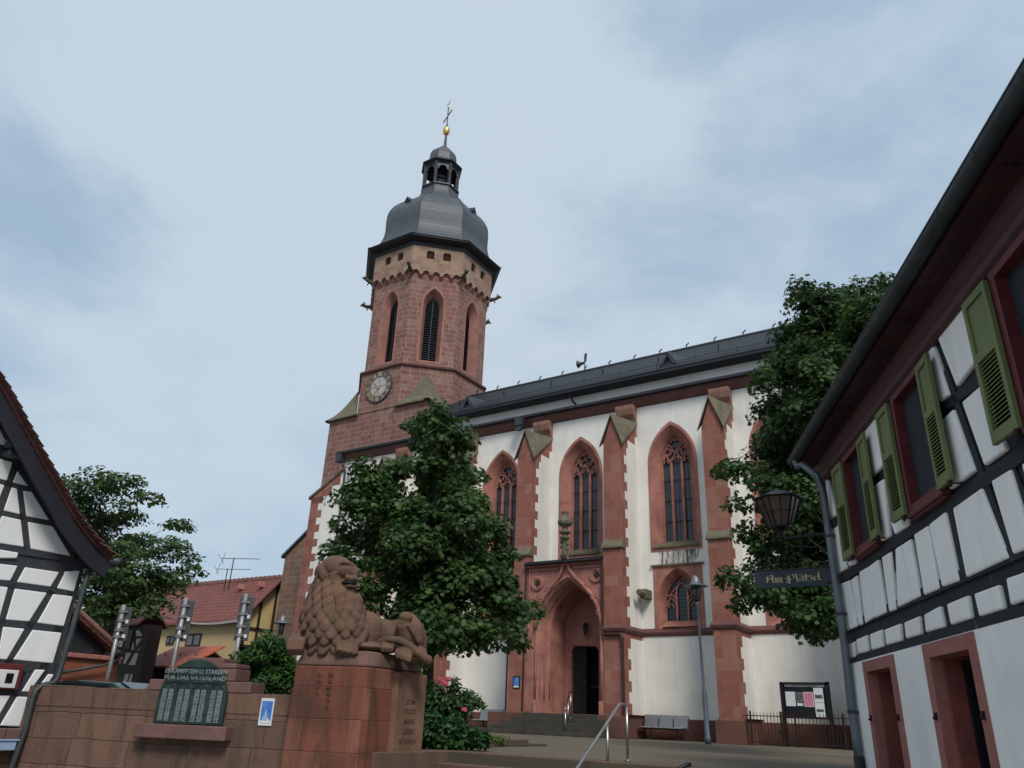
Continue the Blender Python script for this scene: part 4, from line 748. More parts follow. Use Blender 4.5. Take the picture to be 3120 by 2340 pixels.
def text_mesh(s, size, F, u, z, w, mt, name, parent, flip=False, ex=.008, align='CENTER', sx=1.0, slant=0, ang=0):
    cu = bpy.data.curves.new(name, 'FONT'); cu.body = s; cu.size = size; cu.extrude = ex; cu.align_x = align; cu.offset = size*.012
    o = bpy.data.objects.new(name, cu); COL.objects.link(o); dg = bpy.context.evaluated_depsgraph_get(); me = bpy.data.meshes.new_from_object(o.evaluated_get(dg)); bpy.data.objects.remove(o)
    uv_ = (-F.u) if flip else F.u; X_ = uv_*math.cos(ang)+UPZ*math.sin(ang); Z_ = UPZ*math.cos(ang)-uv_*math.sin(ang)
    mt4 = Matrix((X_*sx, Z_, F.n)).transposed().to_4x4(); mt4.translation = F.P(u, z, w); me.transform(mt4); me.materials.clear(); me.materials.append(mt)
    o = bpy.data.objects.new(name, me); COL.objects.link(o); o.parent = parent
    if parent is not None: o.matrix_parent_inverse = pl_world(parent)
    return o
Ht = zt-zb
text_mesh('ES KÄMPFTEN U. STARBEN', .100*Ht, FWL, uc, zt-.225*Ht, .06, M['bronzel'], 'inscription', pq, flip=True, sx=.98)
text_mesh('FÜR DAS VATERLAND', .100*Ht, FWL, uc, zt-.325*Ht, .06, M['bronzel'], 'inscription', pq, flip=True, sx=1.16)
q = MB()
for f_ in (.12, .245, .355): z_ = zt-f_*Ht; hw_ = math.sqrt(max(.05, 1-(max(0, z_-zs)/(zt-zs))**2))*hwp*.97; q.fbox(FWL, uc-hw_, uc+hw_, z_-.010, z_+.010, .05, .078)
hz = zt-.50*Ht
for k in range(4):
    cxk = uc+hwp*(-.72+.48*k); q.tube([FWL.P(cxk+hwp*.2*math.cos(math.pi*j/10), hz+hwp*.2*math.sin(math.pi*j/10), .06) for j in range(11)], .014, 5)
    if k < 3: q.tube([FWL.P(cxk+hwp*.24+hwp*.07*math.cos(math.pi*j/5), hz+hwp*.15+hwp*.07*math.sin(math.pi*j/5), .06) for j in range(10)], .01, 5, closed=True)
q.build('relief', M['bronze'], pq)
q = MB(); hz2 = hz+.01
for k in range(4):
    for sd_ in (-.095, .095):
        z_ = hz2
        while z_ > zb+.03:
            x0 = uc+hwp*(-.72+.48*k+sd_); half = hwp*.080*random.uniform(.72, 1.); n_ = random.randint(1, 2); sp0 = x0-half
            if n_ == 1: q.fbox(FWL, sp0, x0+half, z_, z_+.0125, .058, .068)
            else: c0 = x0+random.uniform(-.3, .3)*half; q.fbox(FWL, sp0, c0-.006, z_, z_+.0125, .058, .068); q.fbox(FWL, c0+.006, x0+half, z_, z_+.0125, .058, .068)
            z_ -= .0185
q.build('name_columns', M['bronzel'], pq)
# poster on the wall
pa = [FWL.uz('T6', x, y, .03) for x, y in ((270, 1318), (378, 1322), (345, 1550), (230, 1548))]; u0 = (pa[0][0]+pa[3][0])/2; u1 = (pa[1][0]+pa[2][0])/2; z1, z0 = pa[0][1], pa[3][1]
pe = empty('poster', FWL.P((u0+u1)/2, z0, .03), 'blue and white poster in a clear sleeve on the stone wall beside the pedestal', 'poster')
q = MB(); q.fbox(FWL, min(u0, u1), max(u0, u1), z0, z1, .008, .02); q.build('sleeve', M['paper'], pe)
ua, ub = max(u0, u1), min(u0, u1); W_ = ua-ub; H_ = z1-z0
q = MB(); q.fbox(FWL, ub+W_*.10, ua-W_*.10, z0+H_*.18, z1-H_*.10, .02, .023); q.build('print', M['blue'], pe)
q = MB(); q.prism([FWL.P(ua-W_*.2, z0+H_*.18, .023), FWL.P(ub+W_*.2, z0+H_*.18, .023), FWL.P(ub+W_*.4, z0+H_*.36, .023), FWL.P(ub+W_*.52, z0+H_*.62, .023), FWL.P(ub+W_*.6, z0+H_*.4, .023)], FWL.n*.002); q.build('picture', M['bluelt'], pe)
q = MB(); q.fbox(FWL, ub+W_*.12, ua-W_*.12, z0+H_*.10, z0+H_*.18, .02, .025); q.fbox(FWL, ub+W_*.2, ub+W_*.35, z0+H_*.18, z0+H_*.23, .023, .026); q.build('caption_strip', M['white'], pe)
# ================================================================== pedestal and lion
PE = empty('lion_pedestal', (-8.6, 9, -1.15), 'tall red sandstone pedestal with carved inscription and dark water streaks under the stone lion', 'pedestal')
back = Vector((-1.15, .25, 0)); P3 = P2_+Vector((-1.0, .1, 0)); P4 = P0+Vector((-.25, 1.1, 0))
zc = hit('T6', 900, 1048, Vector((-(P1-P0).y, (P1-P0).x, 0)), Vector((-(P1-P0).y, (P1-P0).x, 0)).dot(P0)).z; ztop = hit('T6', 750, 915, Vector((-(P1-P0).y, (P1-P0).x, 0)), Vector((-(P1-P0).y, (P1-P0).x, 0)).dot(P0+Vector((0, .1, 0)))).z
print('pedestal z', zc, ztop)
Pm = P1+(P0-P1)*.16; Pn = P1+(P2_-P1)*.12
ring = [P0, Pm, P1+Vector((-.03, .025, 0)), Pn, P2_, P3, P4]; cen = sum(ring, Vector())/len(ring)
b = MB(); zz = [-1.2, zc]
rr = lambda z, s_=1.: [Vector((cen.x+(p.x-cen.x)*s_, cen.y+(p.y-cen.y)*s_, z)) for p in ring]
b.loft([rr(-1.2, 1.035), rr(-.9, 1.02), rr(zc, .985)], True, True); b.build('shaft', M['ped'], PE, bevel=.02)
b = MB(); b.loft([rr(zc+.006, .985), rr(zc+.05, .975), rr(ztop, .90)], True, True); b.build('top_course', M['pedt'], PE, bevel=.02)
dS = (P2_-P1).normalized(); nS = Vector((dS.y, -dS.x, 0)); FS = Fr(P1, dS, nS); LS = (P2_-P1).length
b = MB(); b.prism([FS.P(LS*.46, -1.2, -.05), FS.P(LS+.04, -1.2, -.05), FS.P(LS+.03, -1.2, .075), FS.P(LS*.46+.03, -1.2, .075)], (0, 0, 1.2+zc-.03)); b.build('pilaster', M['pila'], PE, bevel=.015)
incm = plain('incised_letters', (.075, .038, .029), .95, 0, .3, 5)
for i_, s_ in enumerate(('ZUM', 'TROST', 'MARK', 'LEBEN', 'SÖHNEN')):
    text_mesh(s_, .105, FS, LS*.74, zc-.46-.135*i_, .076, incm, 'inscription', PE, ex=.003, sx=1.0)
dF = (P1-P0).normalized(); FFp = Fr(P0, dF, Vector((dF.y, -dF.x, 0)))
for i_, (a_, b_) in enumerate((('ZU', 'DA'), ('HE', 'IN'), ('ST', 'AN'), ('TI', 'VK'), ('', 'TS'), ('', 'IR'))):
    for xx, s_ in ((.42, a_), (.60, b_)):
        if s_: text_mesh(s_, .062, FFp, xx, zc-.14-.085*i_, .0145, M['ped'] if False else incm, 'inscription', PE, ex=.002)
# lion ---------------------------------------------------------------
DL = 12.1
def LP(x, y, dd=0): return hitD('T6', x, y, DL+dd)
SL = (LP(1000, 700)-LP(900, 700)).length/100
rotc = Matrix((RTH, FWH, UPZ)).transposed()
lb = MB()
def E(x, y, dd, rx, rd, rz, tilt=0, n=20, yaw=0, pitch=0):
    rt__ = rotc @ Matrix.Rotation(yaw, 3, 'Z') @ Matrix.Rotation(R(pitch), 3, 'X') @ Matrix.Rotation(R(tilt), 3, 'Y'); lb.ball(LP(x, y, dd), rx*SL, rd*SL, rz*SL, n, rt__)
def T(pts, rs, n=12): lb.tube([LP(*p) for p in pts], [r*SL for r in rs], n)
# mane and chest as one tapering mass
MR = [(195, 880, 112, 95), (250, 872, 125, 110), (310, 868, 138, 125), (380, 872, 170, 145), (450, 880, 204, 165), (530, 878, 232, 185), (620, 872, 250, 200), (710, 868, 262, 210), (800, 864, 262, 210), (870, 852, 238, 195), (925, 845, 215, 180)]
lb.loft([[LP(cx_+hw_*math.cos(R(15*k)), yy, .05+.0*hw_+dp_*SL*math.sin(R(15*k))) for k in range(24)] for yy, cx_, hw_, dp_ in MR], True, True)
# head
E(905, 225, .02, 142, 125, 108, 10); E(985, 245, -.06, 92, 92, 82, 10); E(1036, 272, -.05, 58, 70, 50, 18); E(1076, 250, -.05, 24, 36, 26); E(1000, 408, -.03, 72, 66, 36, 8); E(945, 350, .04, 62, 50, 70)
T([(925, 190, -.17), (965, 172, -.22), (1005, 180, -.20), (1040, 205, -.14)], [13, 20, 19, 12], 8); T([(960, 225, -.205), (985, 232, -.215), (1010, 228, -.20)], [8, 11, 7], 8)
T([(1030, 205, -.10), (1060, 235, -.10), (1088, 252, -.07)], [22, 20, 16], 8)
T([(975, 300, -.20), (1030, 312, -.19), (1075, 312, -.10)], [22, 26, 18], 8)
# torso, loin, haunches
E(1110, 770, .30, 215, 165, 190); E(1270, 800, .42, 235, 150, 150, 4); E(1430, 790, .50, 175, 150, 135); E(1560, 840, .50, 108, 150, 170, -8)
T([(1478, 640, .10), (1462, 700, .12), (1490, 790, .22), (1560, 880, .33)], [48, 66, 96, 95], 16); E(1482, 640, .10, 58, 60, 48); E(1545, 750, .26, 88, 95, 160, -26); E(1600, 890, .40, 60, 110, 120, -10)
T([(1500, 700, .02), (1545, 760, .06), (1590, 850, .12)], [16, 24, 18], 8)
T([(1610, 950, .25), (1560, 980, .08), (1500, 955, -.02)], [70, 62, 50]); E(1480, 935, -.04, 78, 76, 50, 14)
for k in range(4): T([(1420+30*k, 915+12*k, -.12), (1412+31*k, 950+12*k, -.24), (1424+30*k, 985+10*k, -.24)], [24, 27, 17], 10)
E(1330, 895, .02, 64, 74, 50)
for k in range(3): T([(1295+34*k, 862+6*k, -.10), (1285+36*k, 900+4*k, -.17), (1296+34*k, 930, -.15)], [22, 25, 16], 10)
T([(1228, 880, .02), (1262, 842, -.06), (1335, 820, -.11), (1430, 832, -.12), (1510, 875, -.10), (1580, 935, -.05), (1640, 985, .02), (1672, 1002, .08)], [16, 22, 27, 30, 32, 34, 37, 40], 12); E(1668, 1002, .08, 40, 45, 44)
# forelegs and paws with separate toes
T([(1100, 690, .06), (1110, 780, -.02), (1075, 845, -.13), (1030, 868, -.20)], [72, 66, 58, 50]); E(1012, 865, -.20, 66, 60, 44, 20)
for k in range(4): T([(942+44*k, 838+3*k, -.24), (918+46*k, 870+8*k, -.37), (922+44*k, 912+11*k, -.42), (938+38*k, 955+8*k, -.36)], [24, 30, 27, 13], 10)
T([(650, 745, .1), (610, 795, .0), (575, 830, -.08)], [72, 64, 52]); E(560, 838, -.12, 56, 60, 50)
for k in range(4): T([(515+34*k, 815+2*k, -.16), (500+36*k, 850, -.27), (500+33*k, 905, -.31), (512+28*k, 955, -.25)], [22, 27, 24, 12], 10)
E(1160, 895, .15, 330, 190, 42); E(800, 935, .20, 190, 165, 26)
# lips
for yy, r_ in ((330, 15), (374, 17)): T([(922, yy+16, .04), (945, yy+2, -.13), (1010, yy-4, -.185), (1066, yy+2, -.11), (1084, yy+8, .0)], [r_*.7, r_, r_, r_, r_*.7], 8)
# mane locks: overlapping petals, lower edge standing out
def prof_at(y_):
    for a_, b_ in zip(MR[:-1], MR[1:]):
        if a_[0] <= y_ <= b_[0]: f = (y_-a_[0])/(b_[0]-a_[0]); return tuple(a_[k]+(b_[k]-a_[k])*f for k in (1, 2, 3))
    return MR[-1][1:]
row = 0; y_ = 235
while y_ < 905:
    cx_, hw_, dp_ = prof_at(min(y_, 920)); arc = math.pi*hw_*.92; n_ = max(3, round(arc/92)); 
    for k in range(n_+1):
        th = -math.pi/2*1.08+(k+(.5 if row % 2 else 0))/n_*math.pi*1.08
        if th > 1.7: continue
        x_ = cx_+hw_*math.sin(th); d_ = .05-dp_*SL*math.cos(th)
        if y_ < 440 and th > (-.55 if y_ < 330 else .12 if y_ < 400 else .5): continue
        s_ = random.uniform(.9, 1.12); E(x_+random.uniform(-7, 7), y_+random.uniform(-7, 7), d_, 49*s_, 25, 62*s_, random.uniform(-16, 16), 14, th, -20)
    y_ += 66; row += 1
for x_, y2_, r_, t_ in ((800, 190, 34, 30), (770, 235, 34, 10), (845, 165, 32, 50), (885, 150, 30, 70), (925, 148, 26, 80), (790, 285, 32, -10), (835, 215, 30, 30)): E(x_, y2_, -.07-.001*(y2_-150)*.5, r_, 26, r_*1.5, t_, 12)
for k in range(4): T([(905, 262+24*k, -.17), (860, 272+24*k, -.20), (820, 292+22*k, -.15)], [9, 13, 7], 6)
raw = lb.build('raw', M['lion'])
rm = raw.modifiers.new('r', 'REMESH'); rm.mode = 'VOXEL'; rm.voxel_size = .0105
smo = raw.modifiers.new('s', 'SMOOTH'); smo.factor = .5; smo.iterations = 1
dg = bpy.context.evaluated_depsgraph_get(); me = bpy.data.meshes.new_from_object(raw.evaluated_get(dg)); bpy.data.objects.remove(raw)
# shade between the open jaws is put in as a near-black ball below
LI = empty('lion_statue', LP(1000, 960, .3), 'carved sandstone lion resting with draped paws on the tall pedestal, head turned right', 'statue')
me.name = 'body'; lo = bpy.data.objects.new('body', me); COL.objects.link(lo); lo.parent = LI; lo.matrix_parent_inverse = pl_world(LI); me.materials.clear(); me.materials.append(M['lion'])
me.polygons.foreach_set('use_smooth', [True]*len(me.polygons)); print('lion faces', len(me.polygons))
q = MB(); q.ball(LP(1006, 352, -.125), 70*SL, 62*SL, 17*SL, 12, rotc); q.build('mouth_shade', M['darkm'], LI, smooth=True)
# ================================================================== left timber-framed house
LD = Vector((math.sin(R(-4.6)), math.cos(R(-4.6)), 0)); LC = hitD('U2', 640, 300, 13.35); FL = Fr((LC.x, LC.y, 0), LD, (LD.y, -LD.x, 0))
HL = empty('timber_gable_house', FL.P(-4, -1.15), 'white half-timbered house gable with steep red tiled roof edge at the left of the square', 'house')
def LU(t, x, y, w=0): return FL.uz(t, x, y, w)
eave = LU('U1', 965, 1650, .0); apx = LU('U1', 0, 150); print('left eave', eave, apx, LU('U2', 640, 300), LU('U2', 0, 1310))
slope = (apx[1]-eave[1])/(apx[0]-eave[0])
ucn = LU('U2', 655, 250)[0]; zbase = LU('U2', 100, 1318)[1]
ur, zr = -4.2, eave[1]-slope*(4.2+eave[0])
gp = [(-9, zbase), (-9, eave[1]), (-4.2, zr), (ucn+.02, eave[1]+slope*(ucn-eave[0])-.12), (ucn+.02, zbase)]
b = MB(); b.prism([FL.P(u, z, -.10) for u, z in gp], -FL.n*.3); b.build('timber_frame', M['timberl'], HL)
b = MB(); b.fbox(FL, -9, ucn-.05, -1.2, zbase-.02, -5, -.06); b.build('ground_wall', M['memw'], HL)
b = MB(); u = -5.
while u < ucn: b.fbox(FL, u, min(u+1.1, ucn)-.01, zbase-.20, zbase-.01, -.2, .05); u += 1.1
b.build('base_course', M['block'], HL, bevel=.02)
b = MB(); b.fbox(FL, -9, ucn, zbase, eave[1]-.2, -6.0, -.38); b.build('side_wall', M['plaster_l'], HL)
# infill panels, measured corner by corner
PLN = []
def pan(t, *pts): PLN.append([LU(t, x, y) for x, y in pts])
pan('U1', (0, 480), (30, 462), (128, 655), (170, 735), (190, 735), (110, 620), (0, 690)) if False else pan('U1', (0, 470), (32, 462), (185, 738), (0, 688))
pan('U1', (-20, 810), (5, 812), (130, 848), (80, 1005), (0, 985)); pan('U1', (170, 922), (262, 1050), (130, 1020)) 
pan('U1', (-10, 1025), (62, 1042), (0, 1200)); pan('U1', (122, 1060), (166, 1070), (192, 1290), (55, 1258)); pan('U1', (218, 1088), (290, 1098), (440, 1338), (245, 1305))
pan('U1', (40, 1300), (198, 1335), (225, 1565), (0, 1530), (0, 1400)); pan('U1', (258, 1352), (468, 1388), (618, 1640), (282, 1580))
pan('U1', (-10, 1580), (178, 1612), (165, 1659), (-30, 1659)); pan('U1', (0, 1210), (0, 1390), (-60, 1500), (-60, 1350)) if False else None
pan('U2', (-40, -70), (172, -45), (110, 80), (-40, 70)); pan('U2', (235, -35), (522, 8), (448, 132), (168, 92)); pan('U2', (575, 0), (695, -5), (645, 172), (503, 145))
pan('U2', (-60, 118), (92, 135), (18, 398), (-60, 390)); pan('U2', (148, 146), (420, 182), (268, 425), (72, 410)); pan('U2', (472, 193), (636, 212), (560, 465), (338, 436))
pan('U2', (50, 468), (232, 486), (78, 748), (0, 740)); pan('U2', (298, 494), (543, 520), (468, 778), (135, 748))
pan('U2', (320, 830), (405, 833), (272, 1018), (205, 1018)); pan('U2', (432, 868), (478, 872), (400, 1000), (330, 1000)) ; pan('U2', (-60, 1048), (112, 1050), (0, 1245), (-60, 1310)); pan('U2', (168, 1058), (262, 1062), (190, 1312), (22, 1305))
b = MB()
for p in PLN:
    ar_ = sum(p[k][0]*p[(k+1) % len(p)][1]-p[(k+1) % len(p)][0]*p[k][1] for k in range(len(p)))
    if ar_ < 0: p = p[::-1]
    b.prism([FL.P(u, z, -.12) for u, z in p], FL.n*.055)
b.build('plaster_infill', M['plaster_l'], HL, bevel=.015)
def Lbeam(mb, t, x1, y1, x2, y2, wd, w=-.07, th=.09):
    a, c = LU(t, x1, y1), LU(t, x2, y2); mb.bar(FL.P(a[0], a[1], w), FL.P(c[0], c[1], w), th, wd, FL.P(0, 0).cross(UPZ) if False else None)
b = MB()
def Lb(t, x1, y1, x2, y2, wd):
    a, c = LU(t, x1, y1), LU(t, x2, y2); A = FL.P(a[0], a[1], -.10); B = FL.P(c[0], c[1], -.10); d_ = (B-A).normalized(); s_ = d_.cross(FL.n).normalized()*wd/2
    b.prism([A+s_, A-s_, B-s_, B+s_], FL.n*.022)
for a_ in (('U1', 0, 735, 215, 800, .17), ('U1', -30, 1000, 280, 1075, .12), ('U1', -30, 1258, 460, 1362, .13), ('U1', -60, 1545, 690, 1659, .17), ('U2', -60, 95, 645, 190, .14), ('U2', -60, 425, 555, 495, .15), ('U2', -60, 775, 490, 820, .20), ('U2', 190, 1038, 275, 1040, .1),
           ('U1', 165, 860, -20, 1340, .15), ('U1', 192, 1080, 252, 1590, .13), ('U2', 210, -60, 130, 75, .15), ('U2', 130, 90, -20, 640, .15), ('U2', 545, 0, 475, 150, .15), ('U2', 468, 160, 262, 480, .15), ('U2', 262, 480, 90, 790, .17),
           ('U2', 700, -40, 215, 1330, .17), ('U2', 300, 840, 170, 1050, .12), ('U2', 410, 840, 340, 1010, .12), ('U2', 140, 1040, 0, 1300, .14), ('U1', 150, 820, 720, 1659, .24)): Lb(*a_)
b.build('beams', M['timberl'], HL, bevel=.012)
# roof with overhanging verge tiles
rv = MB(); E_ = Vector((0, 0)); n_t = 60
vg = [LU('U1', x, y, .32) for x, y in ((965, 1650), (880, 1585), (800, 1500), (715, 1395), (640, 1290), (560, 1150), (500, 1040), (440, 935), (370, 815), (300, 680), (220, 540), (130, 370), (60, 245), (0, 150))]
vg = [(u, z) for u, z in vg]; dlast = ((vg[-1][0]-vg[-3][0]), (vg[-1][1]-vg[-3][1])); lz = math.hypot(*dlast); vg.append((vg[-1][0]+dlast[0]/lz*2.5, vg[-1][1]+dlast[1]/lz*2.5))
rf = MB()
for k in range(len(vg)-1):
    a, c = vg[k], vg[k+1]; rf.prism([FL.P(a[0], a[1]-.02, .22), FL.P(c[0], c[1]-.02, .22), FL.P(c[0], c[1]-.16, .22), FL.P(a[0], a[1]-.16, .22)], -FL.n*7)
rfo = rf.build('roof', M['tile'], HL)
so2 = MB()
for k in range(len(vg)-1):
    a, c = vg[k], vg[k+1]; nx, nz_ = (c[1]-a[1]), -(c[0]-a[0]); l_ = math.hypot(nx, nz_); nx, nz_ = -nx/l_*-.32, -abs(nz_/l_)*.32
    so2.prism([FL.P(a[0]+.0, a[1]-.10, .285), FL.P(c[0], c[1]-.10, .285), FL.P(c[0]-.08, c[1]-.36, .285), FL.P(a[0]-.08, a[1]-.36, .285)], -FL.n*.05)
    so2.prism([FL.P(a[0]-.06, a[1]-.17, .27), FL.P(c[0]-.06, c[1]-.17, .27), FL.P(c[0]-.06, c[1]-.20, .27), FL.P(a[0]-.06, a[1]-.20, .27)], -FL.n*.5)
so2.build('barge_board', M['barge'], rfo)  # board and underside coloured as the shaded band below the verge
so3 = MB()
for k in range(len(vg)-1):
    a, c = vg[k], vg[k+1]; so3.prism([FL.P(a[0], a[1]-.03, .292), FL.P(c[0], c[1]-.03, .292), FL.P(c[0]-.01, c[1]-.07, .292), FL.P(a[0]-.01, a[1]-.07, .292)], FL.n*.02)
so3.build('verge_strip', M['soffit'], rfo)
tb = MB(); tot = []; 
for k in range(len(vg)-1):
    L_ = math.hypot(vg[k+1][0]-vg[k][0], vg[k+1][1]-vg[k][1]); tot.append(L_)
S = sum(tot); s_ = 0; step = .175
def along(s):
    for k in range(len(tot)):
        if s <= tot[k] or k == len(tot)-1: f = s/tot[k]; return (vg[k][0]+(vg[k+1][0]-vg[k][0])*f, vg[k][1]+(vg[k+1][1]-vg[k][1])*f, (vg[k+1][0]-vg[k][0])/tot[k], (vg[k+1][1]-vg[k][1])/tot[k])
        s -= tot[k]
while s_ < S-.2:
    u, z, du, dz = along(s_); nx, nz_ = (dz, -du) if -du > 0 else (-dz, du)
    for off in (0, -.17, -.34, -.51):
        tb.loft([[FL.P(u+du*(q1)+nx*(.0+.035*(1-q1/.24)+.03*math.cos(a_)), z+dz*q1+nz_*(.035*(1-q1/.24)+.03*math.cos(a_)), .30+off+.085*math.sin(a_)+.02) for a_ in (-1.45, -.9, -.4, 0, .4, .9, 1.45)] for q1 in (0, .24)], False)
        tb.prism([FL.P(u+nx*(.035+.03*math.cos(a_)), z+nz_*(.035+.03*math.cos(a_)), .30+off+.085*math.sin(a_)+.02) for a_ in (-1.45, -.9, -.4, 0, .4, .9, 1.45)], FL.P(du*.02, dz*.02)-FL.P(0, 0))
    s_ += step
tb.build('verge_tiles', M['tiler'], rfo)
# window with dark red frame
wz = [LU('U2', x, y) for x, y in ((-60, 780), (225, 790), (195, 1005), (-60, 1005))]; u1, u0, z1, z0 = wz[1][0]-.02, wz[0][0]-.2, wz[1][1], wz[2][1]
q = MB(); q.fbox(FL, u0, u1, z0, z1, -.1, .0); wf = q.build('window', M['redwood'], HL, bevel=.012)
ia = [LU('U2', x, y) for x, y in ((-40, 828), (160, 838), (130, 1000), (-40, 1000))]; q = MB(); q.fbox(FL, u0+.2, ia[1][0], ia[2][1]+.02, ia[1][1], -.02, .015); q.build('sash', M['white'], wf, bevel=.008)
ig = [LU('U2', x, y) for x, y in ((45, 858), (115, 862), (100, 945), (30, 945))]; q = MB(); q.fbox(FL, ig[3][0], ig[1][0], ig[2][1], ig[0][1], .01, .022); q.build('pane', M['glassd'], wf)
# floodlight
f0 = LU('U1', 95, 690); q = MB(); q.fbox(FL, f0[0]-.11, f0[0]+.12, f0[1]-.12, f0[1]+.16, .02, .22); q.fbox(FL, f0[0]-.07, f0[0]+.16, f0[1]-.24, f0[1]-.14, -.05, .16); fl = q.build('floodlight', M['backm'], None, bevel=.02); tag(fl, 'grey box floodlight mounted on the tie beam of the white timbered gable', 'floodlight')
# gutter and downpipe
dpp = [LU('U1', 965, 1659, .1), LU('U2', 740, 10, .1), LU('U2', 705, 120, .1), LU('U2', 600, 500, .1), LU('U2', 510, 800, .1), LU('U2', 480, 905, .1), LU('U2', 440, 945, .1), LU('U2', 350, 965, .1), LU('U2', 300, 1000, .1), LU('U2', 268, 1070, .1), LU('U2', 205, 1340, .1), LU('U2', 90, 1659, .1)]
q = MB(); pts = [FL.P(u, z, .12) for u, z in dpp]; pts[0] = FL.P(dpp[0][0]-.05, dpp[0][1]+.0, -.1); pts.append(pts[-1]-Vector((0, 0, .6))); q.tube(pts, .045, 8); q.build('downpipe', M['zincd'], HL, smooth=True)
q = MB(); q.tube([FL.P(eave[0]-.02, eave[1]-.10, .2), FL.P(eave[0]-.02, eave[1]-.10, -1.0)], .07, 8); q.build('gutter', M['zincd'], HL, smooth=True)
bxp = [LU('U2', x, y, .1) for x, y in ((0, 1430), (140, 1430), (110, 1510), (0, 1515))]; q = MB(); q.fbox(FL, bxp[0][0]-.5, bxp[1][0], bxp[2][1], bxp[1][1], .0, .12); q.fbox(FL, bxp[0][0]-.5, bxp[1][0]+.04, bxp[1][1], bxp[1][1]+.02, -.02, .14)
tag(q.build('mailbox', M['bluelt'], None, bevel=.01), 'pale box fixed low on the stone base of the left timbered house', 'mailbox')
# ================================================================== behind the memorial wall
AX = Fr((-17.0, 0, 0), (0, 1, 0), (1, 0, 0)); A_ = lambda x, y, w=0: AX.uz('U2', x, y, w)
AN = empty('lean_to_shed', (-18, 9.5, 0), 'dark lean-to with a sloping red tiled edge behind the left timbered house', 'shed')
e1, e2 = A_(640, 375), A_(955, 660); q = MB(); q.prism([AX.P(e1[0]-1.2, 0, -.1), AX.P(e2[0]-.12, 0, -.1), AX.P(e2[0]-.12, e2[1]-.05, -.1), AX.P(e1[0], e1[1]-.05, -.1), AX.P(e1[0]-1.2, e1[1]+.8, -.1)], -AX.n*4); q.build('wall', M['timber'], AN)
q = MB(); d_ = (e2[0]-e1[0], e2[1]-e1[1]); a0 = (e1[0]-d_[0]*1.4, e1[1]-d_[1]*1.4); q.prism([AX.P(a0[0], a0[1], .15), AX.P(e2[0], e2[1], .15), AX.P(e2[0], e2[1]-.06, .15), AX.P(a0[0], a0[1]-.06, .15)], -AX.n*4.2); arf = q.build('roof', M['tile'], AN)
q = MB()
for k in range(26):
    f = k/18-.45; u, z = e1[0]+d_[0]*f, e1[1]+d_[1]*f
    if f > 1: break
    for off in (0, -.2): q.tube([AX.P(u+.05, z+.03, .13+off), AX.P(u-.03, z+.05, .13+off)], .07, 7)
q.build('verge_tiles', M['tiler'], arf)
q = MB(); g0, g1 = A_(985, 690, .1), A_(520, 855, .1); q.tube([AX.P(e2[0]+.03, e2[1]-.03, .2), AX.P(e2[0]+.04, g0[1]-.1, .18), AX.P(g0[0]-.02, g0[1]-.17, .16), AX.P(g0[0]-.25, g0[1]-.27, .14), AX.P(g1[0], g1[1], .12)], .03, 7); q.build('downpipe', M['zincd'], AN, smooth=True)
q = MB(); q.ball(AX.P(e2[0]+.02, e2[1]-.1, .12), .12, .12, .1, 8); q.build('hopper', M['black'], AN)
h0, h1 = A_(575, 700), A_(965, 728); YW = empty('yard_wall', (-17.2, 9.8, 0), 'red block yard wall with a projecting coping below the dark lean-to', 'wall')
q = MB(); q.prism([AX.P(h0[0]-2, 0, .0), AX.P(h1[0]+.12, 0, .0), AX.P(h1[0]+.12, h1[1]-.05, .0), AX.P(h0[0]-2, h0[1]-.05, .0)], -AX.n*.25); q.build('blocks', ashlar('yard_blocks', (.34, .12, .075), (.27, .095, .06), (.2, .09, .07), .5, .25, .008, sa=.3), YW)
q = MB(); u = h0[0]-2
while u < h1[0]: q.fbox(AX, u, min(u+.3, h1[0]+.16)-.006, h0[1]-.06, h0[1]+.035, -.3, .07); u += .3
q.build('coping', M['frame_r'], YW, bevel=.02)
# road sign backs on poles
def sign_post(xb, yb, xt, yt, pans, label):
    base = hitD('U2', xb, yb, 17); top = hitD('U2', xt, yt, 17); top.x, top.y = base.x, base.y
    S_ = empty('road_sign', (base.x, base.y, 0), label, 'road sign', 'road signs seen from behind along the street')
    q = MB(); q.tube([(base.x, base.y, -.02), (base.x, base.y, top.z+.05)], .045, 10); q.build('post', M['pole'], S_, smooth=True)
    pans = [(hitD('U2', xt, b2, 17).z, hitD('U2', xt, a2, 17).z) for a2, b2 in pans]
    for k, (za, zb_) in enumerate(pans):
        c = Vector((base.x, base.y, 0))+FWH*.08+RTH*(.07); q = MB(); Fp = Fr(c, RTH, -FWH); q.fbox(Fp, -.20, .10, za, zb_, -.012, .012); q.build('panel', M['backm'], S_, bevel=.01)
        q = MB()
        for z in (za+(zb_-za)*.28, za+(zb_-za)*.75): q.fbox(Fp, -.16, .02, z-.02, z+.02, .01, .05); q.tube([(base.x, base.y, z-.03), (base.x, base.y, z+.03)], .062, 10)
        q.build('clamp', M['pole'], S_)
        q = MB(); q.fbox(Fp, .01, .07, za+.06, za+.13, .012, .03); q.build('sticker', M['white'], S_)
sign_post(880, 1000, 1045, 305, ((300, 462), (468, 588)), 'leftmost of three road signs seen from behind, in front of the small timbered house')
sign_post(1450, 820, 1570, 245, ((240, 442), (448, 592)), 'middle of the three road signs seen from behind, in front of the low red roof')
sign_post(1985, 720, 2068, 210, ((208, 420), (426, 586)), 'rightmost of the three road signs seen from behind, beside the leafy bush')
